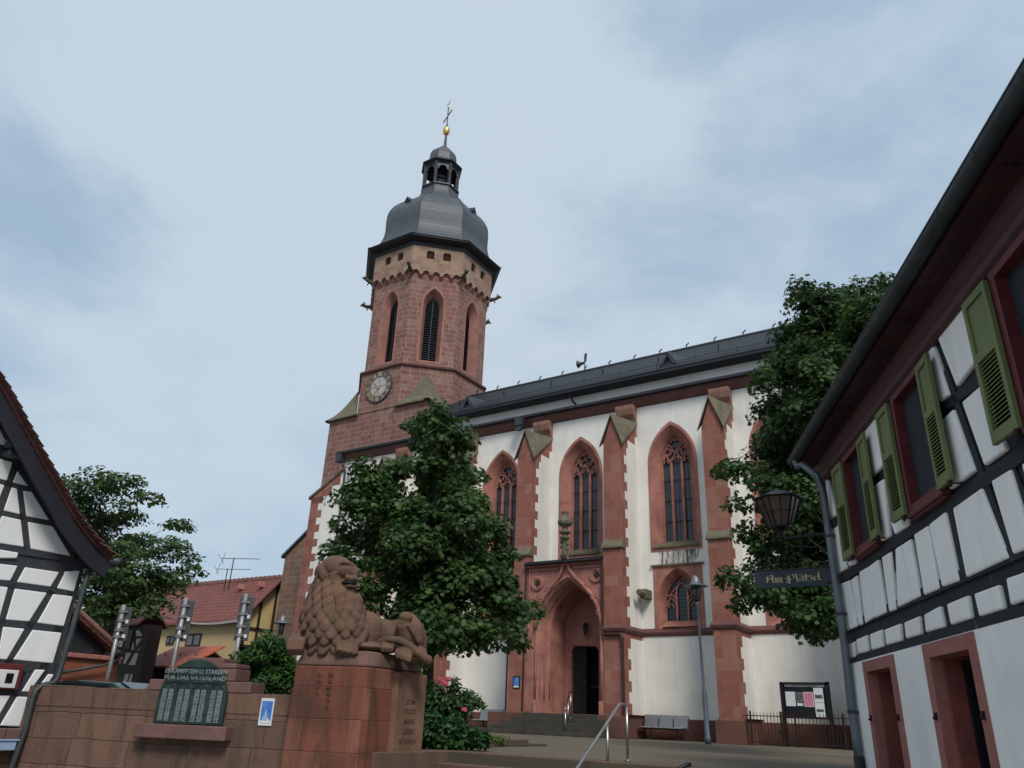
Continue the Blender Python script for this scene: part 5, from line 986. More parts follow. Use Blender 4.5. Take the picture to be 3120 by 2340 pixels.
# parked car, only its windscreen shows above the wall
c0 = hitD('U2', 1060, 985, 15.5); CR = empty('parked_car', (c0.x, c0.y, 0), 'dark green parked car whose roof and windscreen just show above the stone wall', 'car')
Fc = Fr((c0.x-1.3, c0.y+.3, 0), WD, Vector((.37, -.93, 0))); CF = Fr((c0.x+.55, c0.y, 0), (-.96, -.27, 0), (.27, -.96, 0)); zr_ = hitD('U2', 1235, 950, 15.5).z; sf = zr_/1.42
prof = [(0, .25), (.05, .62), (.35, .80), (1.15, .90), (1.85, 1.38), (2.6, 1.42), (3.5, 1.30), (4.0, .95), (4.3, .85), (4.35, .3)]
q = MB(); q.loft([[CF.P(u-1.9, z*sf, w) for u, z in prof] for w in (-.85, -.80, .80, .85)], True, True); q.build('body', M['carp'], CR, bevel=.04)
q = MB(); q.prism([CF.P(1.16-1.9, .93*sf, -.7), CF.P(1.16-1.9, .93*sf, .7), CF.P(1.86-1.9, 1.40*sf, .62), CF.P(1.86-1.9, 1.40*sf, -.62)], CF.P(-.01, .012)-CF.P(0, 0)); q.build('windscreen', M['glassd'], CR)
q = MB(); q.prism([CF.P(1.35-1.9, .92*sf, .851), CF.P(3.7-1.9, .95*sf, .851), CF.P(3.3-1.9, 1.28*sf, .851), CF.P(1.95-1.9, 1.32*sf, .851)], CF.n*.006); q.build('side_window', M['glassd'], CR)
for u in (.85, 3.45):
    for w_ in (-.8, .66): q = MB(); q.loft([[CF.P(u-1.9+.31*math.cos(R(20*k)), .31+.31*math.sin(R(20*k)), w_+o_) for k in range(18)] for o_ in (0, .16)], True, True); q.build('wheel', M['black'], CR)
# small dark timbered house
FH = Fr((0, 24, 0), (1, 0, 0), (0, -1, 0)); Hh = lambda x, y, w=0: FH.uz('U2', x, y, w)
HS = empty('small_timbered_house', (-39.5, 24, 0), 'small dark half-timbered house with grey infill under the trees', 'house')
xr = Hh(1215, 700)[0]; q = MB(); q.fbox(FH, -43.5, xr, 0, 4.2, -.7, 0); q.build('timber_frame', M['timberf'], HS)
q = MB()
for pts in (((1150, 500), (1172, 500), (1200, 545), (1152, 550)), ((1152, 572), (1198, 570), (1152, 635)), ((1190, 640), (1170, 670), (1160, 670), (1185, 645)), ((1125, 600), (1130, 662), (1108, 662)), ((1065, 690), (1110, 690), (1062, 780), (1042, 780)), ((1140, 692), (1168, 692), (1140, 795), (1088, 790)), ((1015, 685), (1036, 688), (1034, 700), (1012, 700)), ((1020, 730), (1028, 725), (1018, 780), (1010, 780)), ((1060, 868), (1090, 868), (1072, 935), (1040, 932)), ((1105, 870), (1122, 870), (1105, 942), (1082, 940)), ((950, 700), (965, 700), (955, 740), (948, 740))):
    pp = [Hh(x, y) for x, y in pts]; ar_ = sum(pp[k][0]*pp[(k+1) % len(pp)][1]-pp[(k+1) % len(pp)][0]*pp[k][1] for k in range(len(pp)))
    if ar_ < 0: pp = pp[::-1]
    q.prism([FH.P(u, z, .002) for u, z in pp], FH.n*.03)
q.build('plaster_infill', M['plaster_l'] if False else plaster('grey_infill', (.40, .39, .38)), HS)
for (x0, y0, x1, y1) in ((1000, 500, 1062, 640), (925, 850, 968, 975)):
    a, c = Hh(x0, y1), Hh(x1, y0); q = MB(); q.fbox(FH, a[0], c[0], a[1], c[1], 0, .06); wv = q.build('window', M['white'], HS, bevel=.01)
    for k in range(3): hh = (c[1]-a[1])/3; q = MB(); q.fbox(FH, a[0]+.08, c[0]-.1, a[1]+.06+hh*k, a[1]+hh*(k+1)-.05, .05, .066); q.build('pane', M['glassw'], wv)
q = MB(); q.fbox(FH, Hh(1070, 600)[0], Hh(1110, 600)[0], Hh(1070, 655)[1], Hh(1070, 500)[1], .0, .08); q.build('shutter', M['tuft'], HS)
q = MB(); q.prism([FH.P(-44, 4.15, .2), FH.P(-44, 4.25, .2), FH.P(-44, 5.1, -.7), FH.P(-44, 5.0, -.7)], FH.u*(xr+43.2)); q.prism([FH.P(-44, 4.15, -1.5), FH.P(-44, 4.25, -1.5), FH.P(-44, 5.1, -.7), FH.P(-44, 5.0, -.7)], FH.u*(xr+43.2)); q.build('roof', M['tile'], HS)
# low red roof
FQ = Fr((0, 26, 0), (1, 0, 0), (0, -1, 0)); Q = lambda x, y, w=0: FQ.uz('U2', x, y, w)
SH = empty('low_outbuilding', (-37.5, 26, 0), 'low outbuilding with a red tiled roof that turns bright orange at its right end', 'outbuilding')
a, bq = Q(1200, 752, 0), Q(1560, 822, 0); ze = 2.3; x0, x1 = Q(1190, 760)[0], -36.3
q = MB(); q.prism([FQ.P(x0, 2.25, .4), FQ.P(x0, 2.33, .4), FQ.P(x0, 3.50, -1.9), FQ.P(x0, 3.42, -1.9)], FQ.u*(x1-x0-1.4)); q.prism([FQ.P(x0, 2.25, -4.2), FQ.P(x0, 2.33, -4.2), FQ.P(x0, 3.50, -1.9), FQ.P(x0, 3.42, -1.9)], FQ.u*(x1-x0-1.4)); srf = q.build('roof', M['tile'], SH)
q = MB(); q.prism([FQ.P(x1-1.39, 2.25, .4), FQ.P(x1-1.39, 2.33, .4), FQ.P(x1-1.39, 3.50, -1.9), FQ.P(x1-1.39, 3.42, -1.9)], FQ.u*1.4); q.build('orange_tiles', tiles('new_orange_tiles', (.50, .12, .05), (.42, .10, .045), .25, .26), srf)
q = MB(); q.fbox(FQ, x0+.3, x1-.2, 0, 2.3, -3.9, -.1); q.build('wall', M['timberf'], SH)
for k in range(3): xx = x0+.7+k*1.3; q = MB(); q.prism([FQ.P(xx, 2.93, -.8), FQ.P(xx+.24, 2.93, -.8), FQ.P(xx+.12, 3.14, -.8)], -FQ.n*.3); q.build('vent_tile', M['tiler'], srf)
# barn with red roof and yellow wall
FB = Fr((0, 31.9, 0), (1, 0, 0), (0, -1, 0)); BN = empty('yellow_barn', (-46, 33, 0), 'yellow barn with a broad red tiled roof and half-timbered gable beside the church tower', 'barn')
q = MB(); q.prism([FB.P(-60, 5.25, .5), FB.P(-60, 5.37, .5), FB.P(-60, 8.32, -2.2), FB.P(-60, 8.2, -2.2)], FB.u*20.2); q.prism([FB.P(-60, 5.25, -4.9), FB.P(-60, 5.37, -4.9), FB.P(-60, 8.32, -2.2), FB.P(-60, 8.2, -2.2)], FB.u*20.2); br_ = q.build('roof', M['tile'], BN)
q = MB(); q.box(-60, -39.8, 33.98, 34.22, 8.24, 8.40)
for k in range(46): q.tube([(-60+.44*k, 34.1, 8.36), (-60+.44*k+.4, 34.1, 8.40)], [.10, .12], 8)
q.build('ridge_tiles', M['tiler'], br_)
q = MB(); q.fbox(FB, -60, -40.25, 0, 5.75, -.3, 0); q.build('front_wall', M['beige'], BN)
q = MB(); q.prism([Vector((-40.25, 31.9, 3.9)), Vector((-40.25, 36.3, 3.9)), Vector((-40.25, 36.3, 5.75)), Vector((-40.25, 34.1, 8.1)), Vector((-40.25, 31.9, 5.75))], (-.3, 0, 0)); q.build('gable_wall', M['yellow'], BN)
q = MB(); q.prism([Vector((-40.25, 31.9, 0)), Vector((-40.25, 36.3, 0)), Vector((-40.25, 36.3, 3.9)), Vector((-40.25, 31.9, 3.9))], (-.3, 0, 0)); q.build('lower_gable_wall', M['timberf'], BN)
q = MB()
for a, c in (((31.95, 5.7), (34.1, 8.0)), ((36.2, 5.7), (34.1, 8.0)), ((33.0, 3.9), (33.0, 6.8)), ((34.1, 3.9), (34.1, 8.0)), ((31.9, 5.0), (36.2, 5.0)), ((31.9, 3.95), (36.2, 3.95)), ((32.0, 3.9), (32.0, 5.7))): q.bar((-40.22, a[0], a[1]), (-40.22, c[0], c[1]), .14, .12, (1, 0, 0))
q.build('gable_beams', M['timberf'], BN)
q = MB()
for s_ in (1, -1): q.prism([Vector((-39.85, 34.1, 8.2)), Vector((-39.85, 34.1-s_*2.75, 5.2)), Vector((-39.85, 34.1-s_*2.75, 5.1)), Vector((-39.85, 34.1, 8.02))], (-.4, 0, 0))
q.build('barge_board', M['timberf'], br_)
for pts in (((1398, 545), (1478, 545), (1398, 622)), ((1555, 525), (1705, 540), (1560, 640))):
    a, c = FB.uz('U2', *pts[2]), FB.uz('U2', pts[1][0], pts[0][1]); q = MB(); q.fbox(FB, a[0], c[0], a[1], c[1], 0, .06); wv = q.build('window', M['timberf'], BN)
    hw_ = (c[0]-a[0])/2
    for k in range(2): q = MB(); q.fbox(FB, a[0]+.12+hw_*k, a[0]+hw_*(k+1)-.10, a[1]+.12, c[1]-.12, .055, .07); q.build('pane', M['glassw'], wv)
for (x, y) in ((2020, 125), (2190, 105)): q = MB(); d_ = FB.uz('U2', x, y, -1.3); q.prism([FB.P(d_[0]-.15, d_[1]-.2, -1.15), FB.P(d_[0]+.15, d_[1]-.2, -1.15), FB.P(d_[0], d_[1]+.15, -1.15)], -FB.n*.5); q.build('vent_tile', M['frame_r'], br_)
def antenna(t, x0, y0, x1, y1, D, label, n):
    a, c = hitD(t, x0, y0, D), hitD(t, x1, y1, D); A0_ = empty('roof_antenna', a, label, 'antenna', 'antennas on the barn roof'); q = MB(); q.tube([a-Vector((0, 0, .6)), Vector((a.x, a.y, c.z))], .03, 6); q.build('mast', M['darkm'], A0_)
    q = MB(); m_ = Vector((a.x, a.y, c.z-.06)); q.bar(m_-RTH*.7, m_+RTH*1.6-FWH*.3, .03, .03)
    for k in range(n): p_ = m_-RTH*.6+RTH*2.1*k/(n-1)-FWH*.3*k/n; q.bar(p_-Vector((.05, .12, 0)), p_+Vector((.05, .12, 0)), .015, .015)
    q.bar(m_-RTH*.7+Vector((0, 0, -.35)), m_-RTH*.55+Vector((0, 0, .35)), .02, .02); q.bar(m_-RTH*.95+Vector((0, 0, .25)), m_-RTH*.55+Vector((0, 0, -.3)), .02, .02); q.build('boom', M['darkm'], A0_)
antenna('OV', 497, 1252, 504, 1205, 46, 'larger comb antenna with a bent tip rising over the red barn roof', 12)
antenna('OV', 487, 1255, 490, 1228, 52, 'small thin antenna to the left of the larger one on the red barn roof', 6)
q = MB()
for a, c in (((1380, 375), (1940, 425)), ((1380, 385), (1985, 405))):
    A, C_ = hitD('U2', a[0], a[1], 40), hitD('U2', c[0]+60, c[1], 32); q.tube([A.lerp(C_, t/8)-Vector((0, 0, .25*math.sin(math.pi*t/8))) for t in range(9)], .022, 5)
tag(q.build('overhead_cables', M['cable'], None), 'pale overhead cables sagging across the front of the red barn roof', 'cables')
# far street lantern by the church tower
def street_lamp(x, y, z0, label, leanv=(0, 0)):
    S_ = empty('street_lamp', (x, y, z0), label, 'street lamp', 'street lamps around the church'); lx, ly = leanv
    P_ = lambda z: Vector((x+lx*z, y+ly*z, z0+z)); pr = lambda lst: [[P_(z)+Vector((r*math.cos(R(30*k)), r*math.sin(R(30*k)), 0)) for k in range(12)] for r, z in lst]
    q = MB(); q.loft(pr([(.10, 0), (.10, .18), (.085, .2), (.08, 1.52), (.06, 1.62), (.050, 1.66), (.038, 4.28), (.05, 4.3), (.05, 4.36)]), True, True); q.build('post', M['lamppole'], S_, smooth=True)
    q = MB(); q.loft(pr([(.03, 4.36), (.10, 4.42), (.10, 4.47), (.03, 4.5)]), True, True); q.build('collar', M['darkm'], S_)
    q = MB(); q.loft(pr([(.09, 4.5), (.13, 4.90)]), True, True); q.build('glass', M['glassw'], S_, smooth=True)
    q = MB(); q.loft(pr([(.115, 4.46), (.115, 4.52)]), True, True)
    for k in range(4): a = R(90*k+20); q.bar(P_(4.5)+Vector((.11*math.cos(a), .11*math.sin(a), 0)), P_(4.92)+Vector((.15*math.cos(a), .15*math.sin(a), 0)), .022, .022)
    q.build('cage', M['darkm'], S_)
    q = MB(); q.loft(pr([(.40, 4.88), (.41, 4.90), (.30, 4.93), (.17, 4.98), (.15, 5.08), (.13, 5.14), (.10, 5.2), (.05, 5.24), (.01, 5.26)]), True, True); q.build('hood', M['zinc'], S_, smooth=True)
LQ = hitD('OV', 603, 1390, 36); zt_ = hitD('T6', 442, 622, 36).z
street_lamp(LQ.x, LQ.y, zt_-5.24, 'distant street lamp before the brown tower buttress, only its hood above the shrub')
street_lamp(-9.23, 25.84, 0, 'grey street lamp with a flat metal hood standing in front of the plastered church wall', (-.022, 0))
# ================================================================== right timber-framed house
HDR = Vector((math.sin(R(-24.6)), math.cos(R(-24.6)), 0)); HN = Vector((HDR.y, -HDR.x, 0)); FRH = Fr(HN*3.0, HDR, -HN)
HR = empty('shuttered_timber_house', FRH.P(8, -1.15), 'half-timbered house with green louvred shutters and dark red eaves along the right edge', 'house')
def V(t, x, y, w=0): return FRH.uz(t, x, y, w)
UC = 11.80; ZS = 1.36; ZE = 4.02; UN = 2.2
b = MB(); b.fbox(FRH, UN, UC, ZS, ZE+.3, -.30, -.02); b.build('timber_frame', M['timber'], HR)
# ground-floor wall with stone-framed openings
ops = [(9.76, 11.04, 9.93, 10.88, 1.34, 1.21), (7.49, 8.79, 7.64, 8.62, 1.35, 1.215), (5.0, 6.2, 5.15, 6.05, 1.35, 1.215)]
b = MB(); b.plate(FRH, [(UN, -1.2), (UN, ZS), (UC, ZS), (UC, -1.2)], [[(o[0], -.95), (o[1], -.95), (o[1], o[4]), (o[0], o[4])] for o in ops], .03)
b.fbox(FRH, UN, UC, ZS-.02, ZS, -.1, .028); b.fbox(FRH, UC-.02, UC, -1.2, ZS-.02, -6, .029); b.build('ground_wall', M['plaster_r'], HR)
b = MB(); b.fbox(FRH, UN, UC-.05, ZS, ZE, -6, -.31); b.build('side_wall', M['plaster_r'], HR)
for o in ops:
    f = MB(); a_ = [(o[0], -.95), (o[1], -.95), (o[1], o[4]), (o[0], o[4])]; i_ = [(o[2], -.82), (o[3], -.82), (o[3], o[5]), (o[2], o[5])]
    f.strip(FRH, a_, .045, i_, .045); f.strip(FRH, a_, .0, a_, .045); f.strip(FRH, i_, .045, i_, -.06); wv = f.build('window', M['frame_r'], HR)
    i2 = [(o[2]+.03, -.80), (o[3]-.03, -.80), (o[3]-.03, o[5]-.02), (o[2]+.03, o[5]-.02)]; f = MB(); f.strip(FRH, i_, -.06, i2, -.07); f.strip(FRH, i2, -.07, i2, -.30); f.build('reveal', M['reveal'], wv)
    f = MB(); f.plate(FRH, i2, [], -.28); f.build('pane', M['glassd'], wv); f = MB(); um = (o[2]+o[3])/2
    f.fbox(FRH, um-.05, um+.05, -.8, o[5]-.03, -.275, -.22); f.fbox(FRH, o[2]+.04, o[2]+.10, -.8, o[5]-.03, -.275, -.23); f.fbox(FRH, o[3]-.10, o[3]-.04, -.8, o[5]-.03, -.275, -.23); f.fbox(FRH, o[2]+.04, o[3]-.04, o[5]-.10, o[5]-.03, -.273, -.235); f.build('sash', M['darkm'], wv)
    for uu in (o[2]-.08, o[3]+.06): f = MB(); f.fbox(FRH, uu-.012, uu+.012, .64, .71, .045, .07); f.ball(FRH.P(uu+.015, .66, .07), .015, n=8); f.build('hinge_pin', M['iron'], wv)
PR = []
def pr_(t, *pts): PR.append([V(t, x, y, .01) for x, y in pts])
for q_ in (((722, 622), (790, 592), (797, 725), (740, 742)), ((805, 575), (890, 538), (903, 678), (820, 700)), ((920, 530), (1015, 492), (1028, 640), (935, 668)), ((1045, 490), (1170, 442), (1182, 590), (1060, 625)), ((1210, 430), (1330, 380), (1347, 535), (1225, 570)), ((1378, 365), (1505, 295), (1542, 475), (1392, 518)), ((1570, 275), (1740, 205), (1772, 400), (1603, 455)), ((1800, 190), (2000, 115), (2045, 320), (1845, 385)), ((2070, 60), (2330, -30), (2370, 190), (2110, 290)), ((2410, -60), (2700, -170), (2740, 60), (2440, 150)),
           ((658, 110), (745, 75), (815, 465), (712, 512)), ((762, 70), (808, 35), (858, 450), (825, 460)), ((830, 5), (905, -40), (950, 395), (880, 440)), ((910, -42), (985, -98), (1058, 350), (958, 398)), ((1020, -120), (1095, -165), (1140, 325), (1085, 345)), ((1135, -190), (1260, -270), (1345, 215), (1155, 308)), ((1292, -310), (1410, -385), (1505, 150), (1378, 205)), ((1420, -395), (1555, -500), (1672, 85), (1530, 135)), ((1620, -530), (1860, -700), (2090, -110), (1735, 55)), ((1945, -760), (2105, -859), (2300, -210), (2130, -140)), ((2200, -900), (2500, -1080), (2700, -380), (2390, -250))): pr_('U4', *q_)
for q_ in (((540, 858), (566, 900), (632, 1190), (583, 1222)), ((597, 1315), (650, 1272), (720, 1640), (645, 1690)), ((735, 1580), (795, 1555), (797, 1598), (745, 1622)), ((850, 470), (1000, 290), (1030, 770), (935, 865)), ((945, 940), (1035, 880), (1085, 1370), (1000, 1420)), ((1095, 1240), (1235, 1200), (1238, 1283), (1130, 1352)),
           ((1378, -190), (1440, -275), (1588, 175), (1510, 240)), ((1480, -337), (1770, -705), (1802, -92), (1652, 106)), ((1530, 382), (1622, 295), (1805, 815), (1592, 975)), ((1697, 235), (1862, 88), (2067, 640), (1887, 772)), ((2040, 1030), (2200, 900), (2420, 700), (2100, 790)) if False else ((585, 1225), (590, 1226), (592, 1232), (588, 1232))): pr_('U3', *q_)
b = MB()
for p in PR:
    a_ = sum(p[k][0]*p[(k+1) % len(p)][1]-p[(k+1) % len(p)][0]*p[k][1] for k in range(len(p)))
    if a_ < 0: p = p[::-1]
    if abs(a_) < .004: continue
    b.prism([FRH.P(u, z, -.03) for u, z in p], FRH.n*.055)
b.build('plaster_infill', M['plaster_r'], HR, bevel=.02)
# raised timbers
b = MB()
def Rb(t, x1, y1, x2, y2, wd, th=.02):
    a, c = V(t, x1, y1), V(t, x2, y2); A = FRH.P(a[0], a[1], -.02); B = FRH.P(c[0], c[1], -.02); s_ = (B-A).normalized().cross(FRH.n).normalized()*wd/2; b.prism([A+s_, A-s_, B-s_, B+s_], FRH.n*th)
b.fbox(FRH, UN, UC, ZS+.0, ZS+.09, -.02, .012); b.fbox(FRH, UN, UC, 1.78, 1.90, -.02, .008); b.fbox(FRH, UN, UC, 2.44, 2.56, -.02, .008)
for a_ in (('U3', 1540, -40, 1870, 900, .10), ('U3', 1870, 900, 2120, 1540, .10), ('U3', 2100, 820, 2330, 1380, .14), ('U3', 1570, 1090, 1690, 1659, .10), ('U3', 1500, 300, 1850, 40, .10), ('U3', 1100, 1430, 1130, 1659, .08)): Rb(*a_)
b.build('beams', M['timber'], HR, bevel=.006)
# first-floor windows
for k, (ua, ub) in enumerate(((9.62, 10.57), (7.47, 8.41), (4.75, 5.80), (2.9, 3.9))):
    z0, z1 = 2.60, 3.93; f = MB(); o_ = [(ua, z0), (ub, z0), (ub, z1), (ua, z1)]; i_ = [(ua+.09, z0+.09), (ub-.09, z0+.09), (ub-.09, z1-.07), (ua+.09, z1-.07)]
    f.strip(FRH, o_, .075, i_, .075); f.strip(FRH, o_, -.02, o_, .075); f.strip(FRH, i_, .075, i_, -.16); wv = f.build('window', M['redwood'], HR)
    f = MB(); f.fbox(FRH, ua-.02, ub+.02, z0-.03, z0+.015, .0, .095); f.fbox(FRH, ua, ub, z0-.055, z0-.03, .0, .07); f.build('sill', M['redwood'], wv, bevel=.01)
    f = MB(); f.plate(FRH, i_, [], -.13); f.build('pane', M['glassd'], wv); f = MB(); um = (ua+ub)/2
    for u in (ua+.11, um, ub-.11): f.fbox(FRH, u-.02, u+.02, z0+.09, z1-.08, -.128, -.09)
    for z in (z0+.11, z0+.95, z1-.10): f.fbox(FRH, ua+.1, ub-.1, z-.018, z+.018, -.128, -.095)
    f.build('sash', M['white'], wv)
def shutter(u0, label, z0=2.62, z1=3.89, wd=.42, w0=.08, tilt=0.):
    f = MB(); th = .04; a, c = u0, u0+wd; fr_ = .055; PB = lambda u, z, w: FRH.P(u, z, w+tilt*(u-u0))
    def bx(ua, ub, za, zb, w_, t_): f.prism([PB(ua, za, w_), PB(ub, za, w_), PB(ub, zb, w_), PB(ua, zb, w_)], FRH.n*t_)
    bx(a, a+fr_, z0, z1, w0, th); bx(c-fr_, c, z0, z1, w0, th); zm = z0+(z1-z0)*.56
    bx(a+fr_, c-fr_, z0, z0+.10, w0+.001, th-.002); bx(a+fr_, c-fr_, z1-.07, z1, w0+.001, th-.002); bx(a+fr_, c-fr_, zm-.02, zm+.06, w0+.001, th-.002); bx(a+fr_, c-fr_, zm+.06, z1-.07, w0+.004, .016)
    n_ = 17; h_ = (zm-.02-z0-.10)/n_
    for k in range(n_): z = z0+.10+h_*k; f.prism([PB(a+fr_, z, w0+.032), PB(a+fr_, z+.010, w0+.036), PB(a+fr_, z+h_*.75, w0+.008), PB(a+fr_, z+h_*.6, w0+.004)], FRH.u*(wd-2*fr_))
    s_ = f.build('shutter', M['green'], HR, bevel=.003); f = MB(); bx(a+fr_, c-fr_, z0+.10, zm-.02, w0-.004, .003); f.build('back_gap', M['darkm'], s_)
    f = MB(); f.ball(PB(a+.05, z0-.02, w0+.03), .022, .022, .04, 8); f.tube([PB(a+.05, z0-.02, 0), PB(a+.05, z0-.02, w0+.03)], .008, 5); f.build('holder', M['iron'], s_); return s_
for u0, ti, wd_ in ((10.52, .02, .46), (9.38, -.04, .36), (8.42, .02, .39), (7.14, -.04, .36), (5.80, .02, .42), (4.35, 0, .4)): shutter(u0, '', tilt=ti, wd=wd_)
# cornice, soffit, gutter, roof
b = MB(); pr2 = [(0, 3.97), (.04, 3.97), (.075, 4.0), (.09, 4.05), (.075, 4.10), (.05, 4.12), (.08, 4.18), (.10, 4.28), (0, 4.28)]
b.loft([[FRH.P(UN, z, w) for w, z in pr2], [FRH.P(UC+.25, z, w) for w, z in pr2]], True, True); b.build('cornice', M['cornl'], HR)
b = MB(); b.prism([FRH.P(UN, 4.305, .0), FRH.P(UN, 4.285, .12), FRH.P(UN, 4.30, .33), FRH.P(UN, 4.40, .33), FRH.P(UN, 4.5, 0)], FRH.u*(UC+.20-UN)); b.fbox(FRH, UN, UC+.195, 4.262, 4.29, .09, .15); b.fbox(FRH, UN, UC+.197, 4.268, 4.30, .22, .24)
u = UN+.3
while u < UC: b.fbox(FRH, u, u+.012, 4.26, 4.31, .12, .32); u += 2.35
b.build('soffit', M['soffit'], HR)
b = MB(); b.prism([FRH.P(UN, 4.42, .40), FRH.P(UN, 4.46, .40), FRH.P(UN, 7.6, -2.6), FRH.P(UN, 7.5, -2.6)], FRH.u*(UC+.22-UN)); b.build('roof', M['tile'], HR)
gz, gw, gr_ = 4.325, .415, .078; b = MB(); nseg = 12
def half(u, r): return [FRH.P(u, gz+.04+r*math.sin(math.pi+math.pi*k/nseg), gw+r*math.cos(math.pi+math.pi*k/nseg)) for k in range(nseg+1)]
ug = 12.0; b.loft([half(UN, gr_), half(ug, gr_)], False); b.loft([half(UN, gr_-.006), half(ug, gr_-.006)], False); b.prism(half(ug, gr_), FRH.u*.006); b.tube([FRH.P(UN, gz+.045, gw+gr_), FRH.P(ug, gz+.045, gw+gr_)], .010, 6)
u = UN+.4
while u < ug: b.loft([half(u, gr_+.004), half(u+.03, gr_+.004)], False); u += .72
gut = b.build('gutter', M['zincd'], HR, smooth=False)
dpx = [V('U3', 330, 655, .41), V('U3', 350, 760, .34), V('U3', 470, 860, .20), V('U3', 520, 1000, .12), V('U3', 550, 1200, .10), V('U4', 615, 0, .10), V('U4', 690, 500, .10), V('U4', 755, 1100, .10), V('U4', 800, 1420, .10)]
q = MB(); ws = (.41, .34, .20, .12, .10, .10, .10, .10, .10); pts = [FRH.P(ug-.26, gz-.02, .415), FRH.P(ug-.25, gz-.12, .40)]+[FRH.P(u, z, w) for (u, z), w in list(zip(dpx, ws))[1:]]
e = dpx[-1]; pts.append(FRH.P(e[0], 0.0, .10)); q.tube(pts, .058, 12); q.build('downpipe', M['zinc'], HR, smooth=True)
q = MB(); q.tube([FRH.P(e[0], .22, .10), FRH.P(e[0], -1.15, .10)], .066, 12); q.build('pipe_base', M['black'], HR, smooth=True)
for z in (3.1, 2.0, .75):
    q = MB(); f_ = [p for p in dpx[4:]]; uu = np.interp(z, [p[1] for p in f_[::-1]], [p[0] for p in f_[::-1]]); q.tube([FRH.P(uu, z-.02, .10), FRH.P(uu, z+.02, .10)], .068, 12); q.bar(FRH.P(uu-.05, z, 0), FRH.P(uu-.05, z, .1), .015, .015); q.build('pipe_clip', M['zincd'], HR)
# ---- hanging sign with blackletter lettering
YS = 11.9; FSg = Fr((0, YS, 0), (1, 0, 0), (0, -1, 0)); sg_ = lambda t, x, y: FSg.uz(t, x, y)
SG = empty('hanging_sign', (-2.8, YS, 2.45), 'dark blue-grey street sign board reading Am Plätzel in gold blackletter, fixed beside the downpipe', 'sign')
sa, sbm, sc_, sd_ = sg_('T4', 1105, 122), sg_('T4', 1120, 250), sg_('T4', 1760, 72), sg_('T4', 1765, 215); xA, xB = sa[0], sc_[0]; zA, zB = 2.44, 2.685
q = MB(); rings = []
for k in range(9): f = k/8; x = xA+(xB-xA)*f; dy = .05*math.sin(math.pi*f); rings.append([Vector((x, YS+dy-.01, zA)), Vector((x, YS+dy+.01, zA)), Vector((x, YS+dy+.01, zB)), Vector((x, YS+dy-.01, zB))])
q.loft(rings, True, True); q.build('board', M['signm'], SG)
q = MB(); q.tube([Vector((xA+(xB-xA)*k/8, YS+.05*math.sin(math.pi*k/8), zB+.012)) for k in range(9)], .012, 6); q.bar((xB-.1, YS, zB), (xB+.25, YS+.05, zB), .03, .03); q.bar((xB-.1, YS, zA+.03), (xB+.25, YS+.05, zA+.03), .03, .03)
for k in range(9):
    cx = xA+.10+(xB-xA-.2)*k/8; q.tube([Vector((cx+(.05-.004*j)*math.cos(.6*j), YS+.04, zB+.055+(.05-.004*j)*math.sin(.6*j))) for j in range(11)], .006, 5)
q.tube([Vector((xA-.02-.05*math.sin(k*.5), YS, zB+.06-.02*k)) for k in range(9)], .007, 5); q.build('scrollwork', M['darkm'], SG)
# pen strokes: broad nib held at 45 degrees
q = MB(); nib = .020; cx0 = sg_('T4', 1205, 190)[0]; cx1 = sg_('T4', 1660, 150)[0]; tw = cx1-cx0
GL = {'A': ([(0, .0), (.06, .12), (.06, .75), (.0, .62)], [(.06, .80), (.22, 1.0), (.46, .92)], [(.42, .96), (.42, .10), (.52, .0)], [(.06, .52), (.42, .52)], .58),
      'm': ([(.0, .62), (.06, .68), (.06, .08), (.12, .0)], [(.06, .60), (.17, .68), (.24, .60), (.24, .08), (.30, .0)], [(.24, .60), (.35, .68), (.42, .60), (.42, .08), (.50, .0)], .56),
      'P': ([(-.06, .05), (.04, -.10), (.16, -.22)], [(.12, -.22), (.12, .85), (.02, .70)], [(.10, .85), (.30, 1.0), (.48, .86), (.48, .45), (.30, .32), (.0, .40)], [(-.12, .50), (.12, .44)], .60),
      'l': ([(.04, 1.05), (.06, .95), (.06, .10), (.14, .0)], .20),
      'ä': ([(.28, .62), (.10, .60), (.06, .50), (.06, .10), (.14, .0), (.28, .12)], [(.28, .66), (.28, .10), (.36, .0)], [(.10, .86), (.12, .84)], [(.26, .88), (.28, .86)], .42),
      't': ([(.08, .92), (.08, .10), (.16, .0), (.22, .04)], [(-.02, .64), (.20, .64)], .27),
      'z': ([(.02, .62), (.24, .62), (.12, .40), (.26, .26), (.20, .0), (.06, -.12)], .32),
      'e': ([(.10, .34), (.26, .46), (.22, .62), (.06, .54), (.06, .10), (.16, .0), (.28, .08)], .32)}
txt = 'Am Plätzel'; total = sum(.30 if ch == ' ' else GL[ch][-1] for ch in txt); kx = tw/total; kz = .105; x_ = cx0
for ch in txt:
    if ch == ' ': x_ += .30*kx; continue
    for st_ in GL[ch][:-1]:
        for a, c in zip(st_[:-1], st_[1:]):
            Af = lambda p, s_: (x_+p[0]*kx+s_*nib*.62, zA+.075+p[1]*kz+s_*nib*.30)
            P4q = [Af(a, -1), Af(a, 1), Af(c, 1), Af(c, -1)]
            yq = lambda u: YS-.0125+.05*math.sin(math.pi*min(1, max(0, (u-xA)/(xB-xA))))
            if abs(c[0]-a[0])*kx*.3 > 1e9: continue
            pp = [Vector((u, yq(u), z)) for u, z in P4q]; q.prism(pp, (0, -.004-.0007*random.random(), 0))
            for e_ in (a, c):
                r_ = nib*.42; q.prism([Vector((x_+e_[0]*kx+r_*cx_, yq(x_+e_[0]*kx), zA+.075+e_[1]*kz+r_*cz_)) for cx_, cz_ in ((-1.3, -.3), (0, -.8), (1.3, .3), (0, .8))], (0, -.0055, 0))
    x_ += GL[ch][-1]*kx
